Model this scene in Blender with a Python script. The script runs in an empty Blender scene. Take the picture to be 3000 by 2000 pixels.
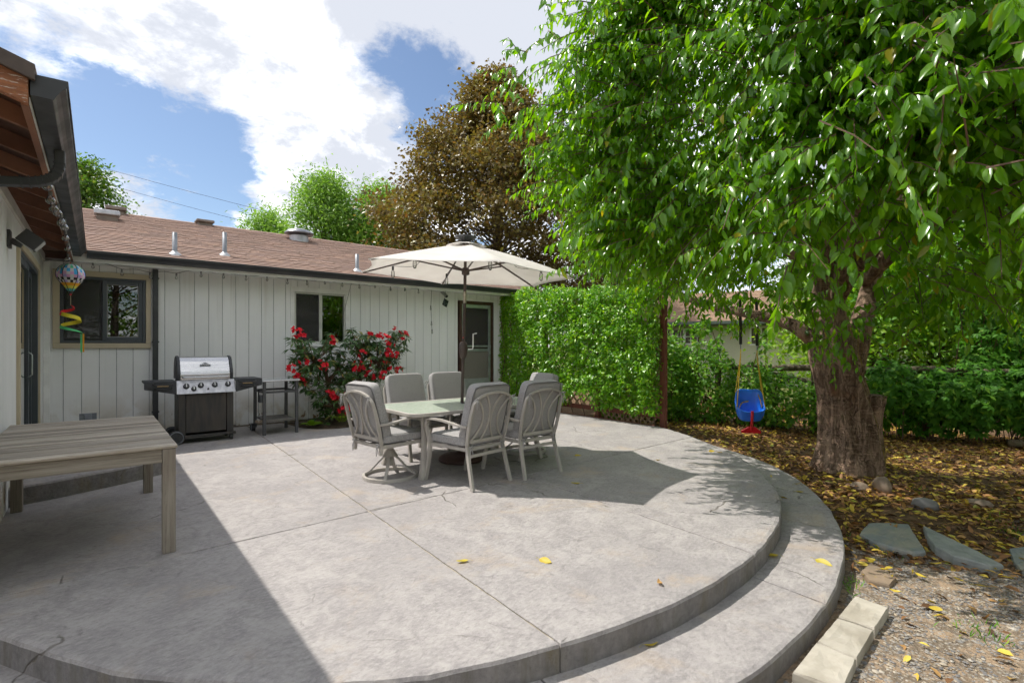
import bpy, math, random
import numpy as np
from mathutils import Vector, Matrix, noise
R = math.radians
random.seed(7)
rng = np.random.default_rng(7)
SC = bpy.context.scene
COL = SC.collection

# ------------------------------------------------------------------ camera
YAW = R(39.2); FPX = 1490.0; HZ = 1013.0; EYE = 1.40
SY, CY = math.sin(YAW), math.cos(YAW)
cam_d = bpy.data.cameras.new('camera'); cam = bpy.data.objects.new('camera', cam_d)
COL.objects.link(cam)
cam.location = (0, 0, EYE); cam.rotation_euler = (R(90), 0, -YAW)
cam_d.sensor_width = 36.0; cam_d.lens = 36.0 * FPX / 3000.0
cam_d.shift_y = (HZ - 1000.0) / 3000.0
cam_d.clip_start = 0.05; cam_d.clip_end = 2000
SC.camera = cam

# a pixel of the photograph gives a direction; the plane it meets gives the distance
def FRD(x, d):
    r = (x - 1500.0) / FPX * d
    return d * SY + r * CY, d * CY - r * SY
def G(x, y, z=0.0):
    d = (EYE - z) * FPX / (y - HZ); a = FRD(x, d); return Vector((a[0], a[1], z))
def ONY(x, y, Y):
    k = (x - 1500.0) / FPX; d = Y / (CY - k * SY); a = FRD(x, d)
    return Vector((a[0], Y, EYE + (HZ - y) * d / FPX))
def ONX(x, y, X):
    k = (x - 1500.0) / FPX; d = X / (SY + k * CY); a = FRD(x, d)
    return Vector((X, a[1], EYE + (HZ - y) * d / FPX))
def AT(x, y, d):
    a = FRD(x, d); return Vector((a[0], a[1], EYE + (HZ - y) * d / FPX))
def CAMXY(r, d):
    return d * SY + r * CY, d * CY - r * SY

# ------------------------------------------------------------------ sun, sky, exposure
SUNV = Vector((-0.32, 0.515, 1.0)).normalized()          # towards the sun
sun_d = bpy.data.lights.new('sun', 'SUN'); sun_d.energy = 2.0; sun_d.angle = R(0.55); sun_d.color = (1.0, 0.95, 0.87)
sun = bpy.data.objects.new('sun', sun_d); COL.objects.link(sun)
sun.location = SUNV * 60; sun.rotation_euler = (-SUNV).to_track_quat('-Z', 'Y').to_euler()
SC.view_settings.view_transform = 'Standard'; SC.view_settings.look = 'None'
SC.view_settings.gamma = 1.0; SC.view_settings.exposure = 1.36; SC.view_settings.use_curve_mapping = False

def px_dir(x, y):
    r = (x - 1500.0) / FPX
    return Vector((SY + r * CY, CY - r * SY, (HZ - y) / FPX)).normalized()

W = bpy.data.worlds.new('World'); SC.world = W; W.use_nodes = True
nt = W.node_tree; nt.nodes.clear()
def wn(t, **kw):
    n = nt.nodes.new(t)
    for k, v in kw.items(): setattr(n, k, v)
    return n
def wl(a, b): nt.links.new(a, b)
sky = wn('ShaderNodeTexSky', sky_type='NISHITA', sun_disc=False)
sky.sun_elevation = math.asin(SUNV.z); sky.sun_rotation = math.atan2(SUNV.x, SUNV.y)
sky.air_density = 1.0; sky.dust_density = 0.6; sky.ozone_density = 2.0
tc = wn('ShaderNodeTexCoord'); gen = tc.outputs['Generated']
sep = wn('ShaderNodeSeparateXYZ'); wl(gen, sep.inputs[0])
def mth(op, a, b=None, c=None, clamp=False):
    n = wn('ShaderNodeMath', operation=op, use_clamp=clamp)
    for i, v in enumerate((a, b, c)):
        if v is None: continue
        if isinstance(v, (int, float)): n.inputs[i].default_value = v
        else: wl(v, n.inputs[i])
    return n.outputs[0]
zz = mth('ADD', mth('MAXIMUM', sep.outputs[2], 0.0), 0.22)
comb = wn('ShaderNodeCombineXYZ')
wl(mth('DIVIDE', sep.outputs[0], zz), comb.inputs[0]); wl(mth('DIVIDE', sep.outputs[1], zz), comb.inputs[1])
def wnoise(scale, detail, rough, off, dist=0.0, src=None):
    mp = wn('ShaderNodeMapping'); mp.inputs['Location'].default_value = off
    wl(src or comb.outputs[0], mp.inputs[0])
    n = wn('ShaderNodeTexNoise'); n.inputs['Scale'].default_value = scale; n.inputs['Detail'].default_value = detail
    n.inputs['Roughness'].default_value = rough; n.inputs['Distortion'].default_value = dist
    wl(mp.outputs[0], n.inputs['Vector']); return n.outputs[0]
n1 = wnoise(1.35, 9, 0.62, (3.1, 1.7, 0), 0.30)
n2 = wnoise(4.2, 8, 0.66, (8.1, 4.7, 0), 0.25)
def ctr_(v, k): return mth('MULTIPLY', mth('SUBTRACT', v, 0.5), k)
n4 = wnoise(13.0, 6, 0.68, (2.4, 6.1, 0), 0.3)
dens = mth('ADD', mth('ADD', mth('ADD', ctr_(n1, 3.2), ctr_(n2, 3.4)), ctr_(n4, 1.5)), 0.40)  # constant adds cloud beyond the view to lift ambient light; blue blobs offset it
def blob(x, y, rad, w):
    dv = px_dir(x, y)
    n = wn('ShaderNodeVectorMath', operation='DOT_PRODUCT'); wl(gen, n.inputs[0]); n.inputs[1].default_value = dv
    mr = wn('ShaderNodeMapRange', interpolation_type='SMOOTHSTEP'); wl(n.outputs['Value'], mr.inputs['Value'])
    mr.inputs['From Min'].default_value = math.cos(R(rad)); mr.inputs['From Max'].default_value = 1.0
    mr.inputs['To Min'].default_value = 0.0; mr.inputs['To Max'].default_value = w
    return mr.outputs[0]
# where the photograph shows cloud (+) and open blue (-): x, y, angular radius in degrees, weight
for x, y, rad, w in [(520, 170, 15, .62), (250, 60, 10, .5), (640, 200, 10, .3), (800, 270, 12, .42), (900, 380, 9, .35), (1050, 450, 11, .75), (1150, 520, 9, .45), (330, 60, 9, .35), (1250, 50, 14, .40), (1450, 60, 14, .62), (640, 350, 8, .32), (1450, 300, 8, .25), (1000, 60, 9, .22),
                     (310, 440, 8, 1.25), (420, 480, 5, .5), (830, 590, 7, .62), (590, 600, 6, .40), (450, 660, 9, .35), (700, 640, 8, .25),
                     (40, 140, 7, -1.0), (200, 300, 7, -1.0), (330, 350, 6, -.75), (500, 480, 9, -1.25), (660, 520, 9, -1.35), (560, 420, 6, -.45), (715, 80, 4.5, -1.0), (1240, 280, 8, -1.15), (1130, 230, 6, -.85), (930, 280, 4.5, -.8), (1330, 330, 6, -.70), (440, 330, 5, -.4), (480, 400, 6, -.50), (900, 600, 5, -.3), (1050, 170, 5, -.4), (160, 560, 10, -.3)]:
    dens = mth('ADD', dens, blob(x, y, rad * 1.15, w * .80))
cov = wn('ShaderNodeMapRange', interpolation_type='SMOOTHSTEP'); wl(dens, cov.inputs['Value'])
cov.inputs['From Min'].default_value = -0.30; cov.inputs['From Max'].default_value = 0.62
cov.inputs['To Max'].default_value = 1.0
# cloud brightness: billowing, greyer in the thick parts and undersides
n3 = wnoise(2.2, 8, 0.60, (1.3, 9.2, 0), 0.35)
gsum = mth('ADD', mth('ADD', ctr_(n3, 5.0), ctr_(n2, 3.2)), 0.10)
for x, y, rad, w in [(1470, 30, 17, .80), (1120, 590, 9, .60), (1000, 600, 7, .35), (1560, 180, 10, .35), (600, 250, 14, .30), (1050, 430, 6, -.25)]:
    gsum = mth('ADD', gsum, blob(x, y, rad, w))
thick = wn('ShaderNodeMapRange', interpolation_type='SMOOTHSTEP'); wl(gsum, thick.inputs['Value'])
thick.inputs['From Min'].default_value = -0.55; thick.inputs['From Max'].default_value = 0.75
thick.inputs['To Min'].default_value = 0.0; thick.inputs['To Max'].default_value = 1.0
ccol = wn('ShaderNodeMix', data_type='RGBA'); wl(thick.outputs[0], ccol.inputs[0])
ccol.inputs[6].default_value = (0.78, 0.775, 0.77, 1); ccol.inputs[7].default_value = (0.295, 0.31, 0.345, 1)
# distant haze keeps the low sky pale
bg1 = wn('ShaderNodeBackground'); bg1.inputs['Strength'].default_value = 0.054; wl(sky.outputs[0], bg1.inputs[0])
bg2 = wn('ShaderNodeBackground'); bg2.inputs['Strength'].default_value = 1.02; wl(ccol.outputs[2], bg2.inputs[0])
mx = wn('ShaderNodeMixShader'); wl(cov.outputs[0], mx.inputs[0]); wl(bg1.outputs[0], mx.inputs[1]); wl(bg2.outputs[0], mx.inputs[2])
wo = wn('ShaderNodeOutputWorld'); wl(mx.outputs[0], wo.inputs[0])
SC.cycles.max_bounces = 6; SC.cycles.diffuse_bounces = 4; SC.cycles.glossy_bounces = 3; SC.cycles.transmission_bounces = 3; SC.cycles.transparent_max_bounces = 8; SC.cycles.use_adaptive_sampling = True; SC.cycles.adaptive_threshold = 0.03; SC.cycles.use_denoising = True
SC.cycles.use_light_tree = False; W.cycles.sampling_method = 'MANUAL'; W.cycles.sample_map_resolution = 512
SC.cycles.caustics_reflective = False; SC.cycles.caustics_refractive = False
SC.cycles.sample_clamp_indirect = 6.0

# ------------------------------------------------------------------ object helpers
ROOTM = {}
def put(o, label=None, cat=None, group=None, kind=None):
    if label: o['label'] = label
    if cat: o['category'] = cat
    if group: o['group'] = group
    if kind: o['kind'] = kind
    return o
def thing(name, label, cat, loc=(0, 0, 0), rz=0.0, group=None, kind=None):
    o = bpy.data.objects.new(name, None); COL.objects.link(o); o.empty_display_size = 0.1
    o.location = loc; o.rotation_euler = (0, 0, rz)
    ROOTM[o] = Matrix.Translation(Vector(loc)) @ Matrix.Rotation(rz, 4, 'Z')
    return put(o, label, cat, group, kind)
def copy_tree(o, parent=None):
    c = o.copy(); COL.objects.link(c); c.parent = parent
    for ch in o.children: copy_tree(ch, c)
    return c
class MB:
    def __init__(s): s.v = []; s.f = []; s.m = []; s.cur = 0
    def add(s, vs, fs):
        b = len(s.v); s.v.extend([tuple(p) for p in vs]); s.f.extend([tuple(i + b for i in f) for f in fs]); s.m.extend([s.cur] * len(fs)); return s
    def hexa(s, p):       # 8 points: bottom 4, top 4
        return s.add(p, [(3, 2, 1, 0), (4, 5, 6, 7), (0, 1, 5, 4), (1, 2, 6, 5), (2, 3, 7, 6), (3, 0, 4, 7)])
    def box(s, a, b):
        x0, y0, z0 = a; x1, y1, z1 = b
        return s.hexa([(x0, y0, z0), (x1, y0, z0), (x1, y1, z0), (x0, y1, z0), (x0, y0, z1), (x1, y0, z1), (x1, y1, z1), (x0, y1, z1)])
    def beam(s, p0, p1, w, h, up=(0, 0, 1)):
        p0, p1 = Vector(p0), Vector(p1); d = (p1 - p0).normalized(); u = Vector(up)
        sd = d.cross(u)
        if sd.length < 1e-4: sd = d.cross(Vector((1, 0, 0)))
        sd.normalize(); u = sd.cross(d); a, b = sd * (w / 2), u * (h / 2)
        return s.hexa([p0 - a - b, p0 + a - b, p1 + a - b, p1 - a - b, p0 - a + b, p0 + a + b, p1 + a + b, p1 - a + b])
    def tube(s, pts, r, n=8, caps=True, up=None, sx=1.0, sy=1.0):
        pts = [Vector(p) for p in pts]; rs = r if isinstance(r, (list, tuple)) else [r] * len(pts)
        b = len(s.v); fr = None
        for i, p in enumerate(pts):
            t = (pts[min(i + 1, len(pts) - 1)] - pts[max(i - 1, 0)]).normalized()
            if fr is None:
                q = Vector(up) if up else (Vector((0, 0, 1)) if abs(t.z) < .9 else Vector((1, 0, 0)))
                fr = (q - t * q.dot(t)).normalized()
            else:
                fr = (fr - t * fr.dot(t)).normalized()
            e = t.cross(fr)
            for k in range(n):
                a = 2 * math.pi * (k + .5) / n
                s.v.append(tuple(p + (fr * math.cos(a) * sx + e * math.sin(a) * sy) * rs[i]))
        fs = []
        for i in range(len(pts) - 1):
            for k in range(n):
                fs.append((b + i * n + k, b + i * n + (k + 1) % n, b + (i + 1) * n + (k + 1) % n, b + (i + 1) * n + k))
        if caps:
            fs.append(tuple(b + k for k in reversed(range(n)))); fs.append(tuple(b + (len(pts) - 1) * n + k for k in range(n)))
        s.f.extend(fs); s.m.extend([s.cur] * len(fs)); return s
    def bar(s, pts, w, h, up=(0, 0, 1)):     # flat bar following a path; w sideways, h along up
        return s.tube(pts, math.sqrt(.5), 4, True, up, h, w)
    def lathe(s, prof, c=(0, 0, 0), n=16, caps=True):
        b = len(s.v); c = Vector(c)
        for r, z in prof:
            for k in range(n):
                a = 2 * math.pi * k / n; s.v.append((c.x + r * math.cos(a), c.y + r * math.sin(a), c.z + z))
        fs = []
        for i in range(len(prof) - 1):
            for k in range(n):
                fs.append((b + i * n + k, b + i * n + (k + 1) % n, b + (i + 1) * n + (k + 1) % n, b + (i + 1) * n + k))
        if caps:
            fs.append(tuple(b + k for k in reversed(range(n)))); fs.append(tuple(b + (len(prof) - 1) * n + k for k in range(n)))
        s.f.extend(fs); s.m.extend([s.cur] * len(fs)); return s
    def prism(s, poly, ext, axis):           # poly 3d points (loop), extruded by vector ext
        n = len(poly); poly = [Vector(p) for p in poly]; e = Vector(ext)
        vs = poly + [p + e for p in poly]
        return s.add(vs, [tuple(reversed(range(n))), tuple(range(n, 2 * n))] + [(i, (i + 1) % n, n + (i + 1) % n, n + i) for i in range(n)])
    def mesh(s, name, mats, smooth=False, inv=None):
        me = bpy.data.meshes.new(name)
        vs = s.v if inv is None else [tuple(inv @ Vector(p)) for p in s.v]
        me.from_pydata(vs, [], s.f)
        for m in (mats if isinstance(mats, (list, tuple)) else [mats]): me.materials.append(m)
        if any(s.m): me.polygons.foreach_set('material_index', s.m)
        if smooth: me.polygons.foreach_set('use_smooth', [True] * len(me.polygons))
        me.update(); return me
def root_of(p):
    while p.parent: p = p.parent
    return p
def part(name, mb, mats, parent=None, world=True, smooth=False, bevel=0.0, seg=2, sub=0, kind=None, angle=35, recalc=True):
    """one mesh object; coordinates are world ones (world=True) or local to the thing"""
    inv = None
    if parent is not None and world:
        inv = ROOTM.get(root_of(parent), Matrix()).inverted()
    me = mb.mesh(name, mats, smooth, inv)
    if recalc:
        import bmesh
        bm = bmesh.new(); bm.from_mesh(me); bmesh.ops.recalc_face_normals(bm, faces=bm.faces); bm.to_mesh(me); bm.free()
    o = bpy.data.objects.new(name, me); COL.objects.link(o); o.parent = parent
    if bevel:
        m = o.modifiers.new('bevel', 'BEVEL'); m.width = bevel; m.segments = seg; m.limit_method = 'ANGLE'; m.angle_limit = R(angle)
        m.harden_normals = False
    if sub:
        m = o.modifiers.new('sub', 'SUBSURF'); m.levels = sub; m.render_levels = sub
    if kind: o['kind'] = kind
    return o
def piece(name, me, parent, M4):
    """a copy of a shared piece mesh at a world matrix"""
    o = bpy.data.objects.new(name, me); COL.objects.link(o); o.parent = parent
    o.matrix_local = (ROOTM.get(root_of(parent), Matrix()).inverted() @ M4) if parent else M4
    return o
def bez(p0, p1, p2, p3, n=10):
    p0, p1, p2, p3 = map(Vector, (p0, p1, p2, p3)); out = []
    for i in range(n + 1):
        t = i / n; u = 1 - t
        out.append(p0 * u ** 3 + p1 * 3 * u * u * t + p2 * 3 * u * t * t + p3 * t ** 3)
    return out
def crom(P, n=6):
    P = [Vector(p) for p in P]; Q = [P[0] * 2 - P[1]] + P + [P[-1] * 2 - P[-2]]; out = []
    for i in range(1, len(Q) - 2):
        a, b, c, d = Q[i - 1:i + 3]
        for k in range(n):
            t = k / n
            out.append(.5 * ((2 * b) + (c - a) * t + (2 * a - 5 * b + 4 * c - d) * t * t + (3 * b - a - 3 * c + d) * t ** 3))
    out.append(P[-1]); return out

# ------------------------------------------------------------------ materials
def mk(name):
    m = bpy.data.materials.new(name); m.use_nodes = True; t = m.node_tree; t.nodes.clear()
    o = t.nodes.new('ShaderNodeOutputMaterial'); b = t.nodes.new('ShaderNodeBsdfPrincipled'); t.links.new(b.outputs[0], o.inputs[0])
    return m, t, b
class NT:
    def __init__(s, t): s.t = t
    def n(s, ty, **kw):
        n = s.t.nodes.new(ty)
        for k, v in kw.items(): setattr(n, k, v)
        return n
    def l(s, a, b): s.t.links.new(a, b)
    def math(s, op, a, b=0.0, clamp=False):
        n = s.n('ShaderNodeMath', operation=op, use_clamp=clamp)
        for i, v in enumerate((a, b)):
            if isinstance(v, (int, float)): n.inputs[i].default_value = v
            else: s.l(v, n.inputs[i])
        return n.outputs[0]
    def coords(s, kind='Object', scale=(1, 1, 1), rot=(0, 0, 0), rnd=True):
        tc = s.n('ShaderNodeTexCoord'); mp = s.n('ShaderNodeMapping'); mp.inputs['Scale'].default_value = scale; mp.inputs['Rotation'].default_value = rot
        s.l(tc.outputs[kind], mp.inputs[0])
        if rnd:
            oi = s.n('ShaderNodeObjectInfo'); mu = s.math('MULTIPLY', oi.outputs['Random'], 31.0)
            cb = s.n('ShaderNodeCombineXYZ')
            for i in range(3): s.l(mu, cb.inputs[i])
            s.l(cb.outputs[0], mp.inputs['Location'])
        return mp.outputs[0]
    def noise(s, vec, scale, detail=4, rough=.55, dist=0.0):
        n = s.n('ShaderNodeTexNoise'); n.inputs['Scale'].default_value = scale; n.inputs['Detail'].default_value = detail
        n.inputs['Roughness'].default_value = rough; n.inputs['Distortion'].default_value = dist; s.l(vec, n.inputs['Vector']); return n.outputs[0]
    def rng(s, v, a, b, c=0.0, d=1.0, smooth=True):
        n = s.n('ShaderNodeMapRange', interpolation_type='SMOOTHSTEP' if smooth else 'LINEAR'); s.l(v, n.inputs['Value'])
        for i, q in zip(('From Min', 'From Max', 'To Min', 'To Max'), (a, b, c, d)): n.inputs[i].default_value = q
        return n.outputs[0]
    def mix(s, f, a, b, mode='MIX'):
        n = s.n('ShaderNodeMix', data_type='RGBA', blend_type=mode)
        if isinstance(f, (int, float)): n.inputs[0].default_value = f
        else: s.l(f, n.inputs[0])
        for i, v in ((6, a), (7, b)):
            if isinstance(v, (tuple, list)): n.inputs[i].default_value = (v[0], v[1], v[2], 1)
            else: s.l(v, n.inputs[i])
        return n.outputs[2]
    def ramp(s, v, stops):
        n = s.n('ShaderNodeValToRGB'); s.l(v, n.inputs[0]); e = n.color_ramp.elements
        while len(e) < len(stops): e.new(0.5)
        for q, (p, c) in zip(e, stops): q.position = p; q.color = (c[0], c[1], c[2], 1)
        return n.outputs[0]
    def bump(s, h, strength, dist=0.01, nrm=None):
        n = s.n('ShaderNodeBump'); n.inputs['Strength'].default_value = strength; n.inputs['Distance'].default_value = dist
        s.l(h, n.inputs['Height'])
        if nrm: s.l(nrm, n.inputs['Normal'])
        return n.outputs[0]
def M(name, c1, c2=None, scale=6.0, rough=.6, metal=0.0, bump=0.0, bscale=40.0, rand=0.0, stretch=(1, 1, 1), spec=.5, lo=.35, hi=.65, detail=5, coat=0.0, bdist=.004):
    m, t, b = mk(name); q = NT(t); v = q.coords('Object', stretch)
    col = q.mix(q.rng(q.noise(v, scale, detail), lo, hi), c1, c2 or c1)
    if rand:
        oi = q.n('ShaderNodeObjectInfo'); f = q.rng(oi.outputs['Random'], 0, 1, 1 - rand, 1 + rand, False)
        cb = q.n('ShaderNodeCombineColor')
        for i in range(3): q.l(f, cb.inputs[i])
        col = q.mix(1.0, col, cb.outputs[0], 'MULTIPLY')
    q.l(col, b.inputs['Base Color']); b.inputs['Metallic'].default_value = metal
    b.inputs['Specular IOR Level'].default_value = spec; b.inputs['Coat Weight'].default_value = coat
    rn = q.rng(q.noise(v, scale * 2.3, 4), .3, .7, max(0, rough - .08), min(1, rough + .08)); q.l(rn, b.inputs['Roughness'])
    if bump: q.l(q.bump(q.noise(v, bscale, 6), bump, bdist), b.inputs['Normal'])
    return m
def leaf_mat(name, stops, trans, rough=.38, tw=.42, spec=.5, veins=0.0):
    """leaf: colour by leaf (island or object), glossy front, light shining through"""
    m, t, b = mk(name); q = NT(t)
    ge = q.n('ShaderNodeNewGeometry'); oi = q.n('ShaderNodeObjectInfo')
    f = q.math('FRACT', q.math('ADD', ge.outputs['Random Per Island'], oi.outputs['Random']))
    col = q.ramp(f, stops); q.l(col, b.inputs['Base Color']); b.inputs['Roughness'].default_value = rough
    b.inputs['Specular IOR Level'].default_value = spec
    tr = q.n('ShaderNodeBsdfTranslucent'); q.l(q.mix(1.0, col, trans, 'MULTIPLY'), tr.inputs[0])
    ms = q.n('ShaderNodeMixShader'); ms.inputs[0].default_value = tw
    out = [n for n in t.nodes if n.type == 'OUTPUT_MATERIAL'][0]
    q.l(b.outputs[0], ms.inputs[1]); q.l(tr.outputs[0], ms.inputs[2]); q.l(ms.outputs[0], out.inputs[0])
    return m
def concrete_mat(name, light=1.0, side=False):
    light *= .88; m, t, b = mk(name); q = NT(t); v = q.coords('Object', rnd=False); vs = q.coords('Object', (1.0, 1.75, 1.0), (0, 0, R(-24)), rnd=False)
    big = q.noise(v, .8, 5, .6); med = q.noise(v, 4.6, 10, .72, .9); fine = q.noise(vs, 26, 8, .74); k = light
    fin2 = q.noise(vs, 11, 9, .76, .3)
    col = q.mix(q.rng(med, .36, .64), (.315 * k, .293 * k, .289 * k), (.435 * k, .408 * k, .393 * k))
    col = q.mix(q.rng(fin2, .50, .68, 0, .42), col, (.215 * k, .20 * k, .199 * k))
    col = q.mix(q.rng(fine, .46, .64, 0, .42), col, (.55 * k, .517 * k, .497 * k))
    col = q.mix(q.rng(fine, .34, .46, .45, 0), col, (.18 * k, .166 * k, .166 * k))
    col = q.mix(q.rng(big, .42, .66, 0, .40), col, (.275 * k, .257 * k, .258 * k))
    tan = q.noise(v, 1.7, 7, .66, .5)
    col = q.mix(q.rng(tan, .53, .72, 0, .45), col, (.50 * k, .385 * k, .265 * k))
    dk = q.noise(v, 7.0, 9, .74, 1.2); col = q.mix(q.rng(dk, .57, .70, 0, .55), col, (.15 * k, .136 * k, .134 * k))
    # slate-stamp fracture lines
    wv = q.n('ShaderNodeMix', data_type='RGBA', blend_type='ADD'); wv.inputs[0].default_value = .55
    nz = q.n('ShaderNodeTexNoise'); nz.inputs['Scale'].default_value = 1.3; nz.inputs['Detail'].default_value = 5; q.l(v, nz.inputs['Vector'])
    q.l(v, wv.inputs[6]); q.l(nz.outputs[1], wv.inputs[7])
    vo = q.n('ShaderNodeTexVoronoi', feature='DISTANCE_TO_EDGE'); vo.inputs['Scale'].default_value = .62; q.l(wv.outputs[2], vo.inputs['Vector'])
    ln = q.math('MULTIPLY', q.rng(vo.outputs[0], .0, .0052, 1, 0), q.rng(q.noise(v, 1.15, 3), .53, .60))
    col = q.mix(q.math('MULTIPLY', ln, .75), col, (.11, .095, .075))
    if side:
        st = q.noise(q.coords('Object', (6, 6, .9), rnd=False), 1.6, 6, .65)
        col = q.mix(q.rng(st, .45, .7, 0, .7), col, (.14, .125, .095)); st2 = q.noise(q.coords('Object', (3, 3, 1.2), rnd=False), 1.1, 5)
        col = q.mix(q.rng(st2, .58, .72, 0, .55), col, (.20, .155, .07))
    q.l(col, b.inputs['Base Color']); q.l(q.rng(med, .3, .7, .62, .85), b.inputs['Roughness']); b.inputs['Specular IOR Level'].default_value = .35
    h = q.math('ADD', q.math('MULTIPLY', med, .8), q.math('MULTIPLY', fine, .42)); h = q.math('SUBTRACT', h, q.math('MULTIPLY', fin2, .5)); h = q.math('SUBTRACT', h, q.math('MULTIPLY', ln, .7))
    h = q.math('ADD', h, q.math('MULTIPLY', q.noise(v, 90, 3), .16))
    q.l(q.bump(h, .7, .018), b.inputs['Normal']); return m
def wood_mat(name, c1, c2, c3, axis=0, rough=.75, rand=.15, scale=1.0):
    m, t, b = mk(name); q = NT(t); sc = [24 * scale] * 3; sc[axis] = .8 * scale; v = q.coords('Object', sc)
    g1 = q.noise(v, 2.0, 6, .65, .3); g2 = q.noise(v, 7.0, 5, .7); pt = q.noise(q.coords('Object'), 2.2, 4)
    col = q.mix(q.rng(g1, .32, .68), c1, c2); col = q.mix(q.rng(g2, .52, .72, 0, .8), col, c3); col = q.mix(q.rng(pt, .45, .7, 0, .45), col, c1)
    oi = q.n('ShaderNodeObjectInfo'); f = q.rng(oi.outputs['Random'], 0, 1, 1 - rand, 1 + rand, False); cb = q.n('ShaderNodeCombineColor')
    for i in range(3): q.l(f, cb.inputs[i])
    col = q.mix(1.0, col, cb.outputs[0], 'MULTIPLY')
    q.l(col, b.inputs['Base Color']); b.inputs['Roughness'].default_value = rough; b.inputs['Specular IOR Level'].default_value = .3
    q.l(q.bump(q.math('ADD', g1, q.math('MULTIPLY', g2, .5)), .5, .004), b.inputs['Normal']); return m

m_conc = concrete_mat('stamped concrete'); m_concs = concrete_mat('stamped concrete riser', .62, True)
m_joint = M('joint filler', (.26, .22, .165), (.42, .37, .30), 9, .9, bump=.4)
# painted siding, grimy towards the foundation with rust-brown peeling patches
def siding_mat(name, c, dirt=True):
    m, t, b = mk(name); q = NT(t); v = q.coords('Object', (1, 1, 1)); w = q.coords('Object', rnd=False)
    vg = q.coords('Object', (22, 22, .7)); gr = q.noise(vg, 1.6, 5, .6)
    col = q.mix(q.rng(q.noise(v, 1.1, 4), .3, .7), c, tuple(x * .93 for x in c)); col = q.mix(q.rng(gr, .5, .72, 0, .25), col, tuple(x * .82 for x in c))
    if dirt:
        ge = q.n('ShaderNodeNewGeometry'); sp = q.n('ShaderNodeSeparateXYZ'); q.l(ge.outputs['Position'], sp.inputs[0])
        low = q.rng(sp.outputs[2], .02, .85, 1, 0); ns = q.noise(w, 2.6, 6, .65, .3)
        col = q.mix(q.math('MULTIPLY', low, q.rng(ns, .40, .62, 0, .75)), col, (.50, .44, .32))
        drip = q.noise(q.coords('Object', (9, 9, .25)), 1.4, 5, .6); col = q.mix(q.math('MULTIPLY', q.rng(sp.outputs[2], 1.2, 2.6, 0, 1), q.rng(drip, .52, .72, 0, .38)), col, (.52, .50, .44))
        peel = q.math('MULTIPLY', q.rng(sp.outputs[2], .12, .42, 1, 0), q.rng(q.noise(w, 6.5, 5, .6, .5), .60, .64))
        col = q.mix(peel, col, (.27, .17, .085))
    q.l(col, b.inputs['Base Color']); b.inputs['Roughness'].default_value = .55; b.inputs['Specular IOR Level'].default_value = .35
    q.l(q.bump(gr, .25, .003), b.inputs['Normal']); return m
m_side = siding_mat('white painted siding', (.83, .835, .825))
m_trimw = M('white painted trim', (.84, .84, .82), (.74, .74, .72), 5, .5, bump=.1)
m_groove = M('siding groove', (.40, .41, .42), (.28, .28, .28), 8, .7)
m_tan = M('tan painted trim', (.54, .46, .33), (.49, .415, .29), 3, .6, bump=.15)
m_gut = M('dark bronze aluminium gutter', (.030, .033, .038), (.045, .047, .05), 3, .42, spec=.5)
m_gutb = M('brown edge of the gutter lip', (.10, .075, .06), (.06, .05, .045), 4, .45)
m_frame = M('charcoal vinyl frame', (.055, .068, .078), (.07, .08, .09), 3, .45)
m_alu = M('weathered aluminium', (.50, .54, .52), (.36, .40, .38), 6, .42, metal=.65)
m_brownp = M('dark brown paint', (.075, .034, .022), (.055, .026, .018), 8, .6, bump=.2)
m_rafter = M('brown painted rafter', (.23, .105, .058), (.16, .072, .042), 5, .7, rand=.12, bump=.3)
m_sheath = M('brown painted sheathing', (.105, .05, .032), (.075, .036, .024), 6, .75, bump=.2)
m_galv = M('galvanised steel', (.27, .29, .32), (.20, .22, .245), 9, .5, metal=.25)
m_black = M('black plastic', (.018, .018, .02), (.03, .03, .032), 8, .45)
m_dgrey = M('dark grey plastic', (.045, .047, .05), (.06, .062, .066), 8, .5, rand=.08)
m_room = M('dim room behind the glass', (.018, .017, .016), (.03, .028, .025), 2, .9)
m_blind = M('pale inner frame', (.30, .29, .27), (.24, .23, .21), 2, .8)
def glass_mat(name, tint=(.8, .86, .84), rough=.0, refl=1.5):
    m, t, b = mk(name); q = NT(t)
    tr = q.n('ShaderNodeBsdfTransparent'); tr.inputs[0].default_value = (*tint, 1); gl = q.n('ShaderNodeBsdfGlossy'); gl.inputs['Roughness'].default_value = rough
    fr = q.n('ShaderNodeFresnel'); fr.inputs[0].default_value = 1.52; f = q.math('MULTIPLY', fr.outputs[0], refl, True)
    ms = q.n('ShaderNodeMixShader'); q.l(f, ms.inputs[0]); q.l(tr.outputs[0], ms.inputs[1]); q.l(gl.outputs[0], ms.inputs[2])
    out = [n for n in t.nodes if n.type == 'OUTPUT_MATERIAL'][0]; q.l(ms.outputs[0], out.inputs[0]); return m
m_glass = glass_mat('window glass', (.55, .60, .58), 0.0, 3.4)
m_bulb = glass_mat('clear bulb glass', (.86, .87, .86), .02, 3.0)
def screen_mat():
    m, t, b = mk('insect screen'); q = NT(t)
    tr = q.n('ShaderNodeBsdfTransparent'); df = q.n('ShaderNodeBsdfDiffuse'); df.inputs[0].default_value = (.085, .083, .08, 1)
    ms = q.n('ShaderNodeMixShader'); ms.inputs[0].default_value = .45; q.l(tr.outputs[0], ms.inputs[1]); q.l(df.outputs[0], ms.inputs[2])
    out = [n for n in t.nodes if n.type == 'OUTPUT_MATERIAL'][0]; q.l(ms.outputs[0], out.inputs[0]); return m
m_screen = screen_mat()
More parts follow.
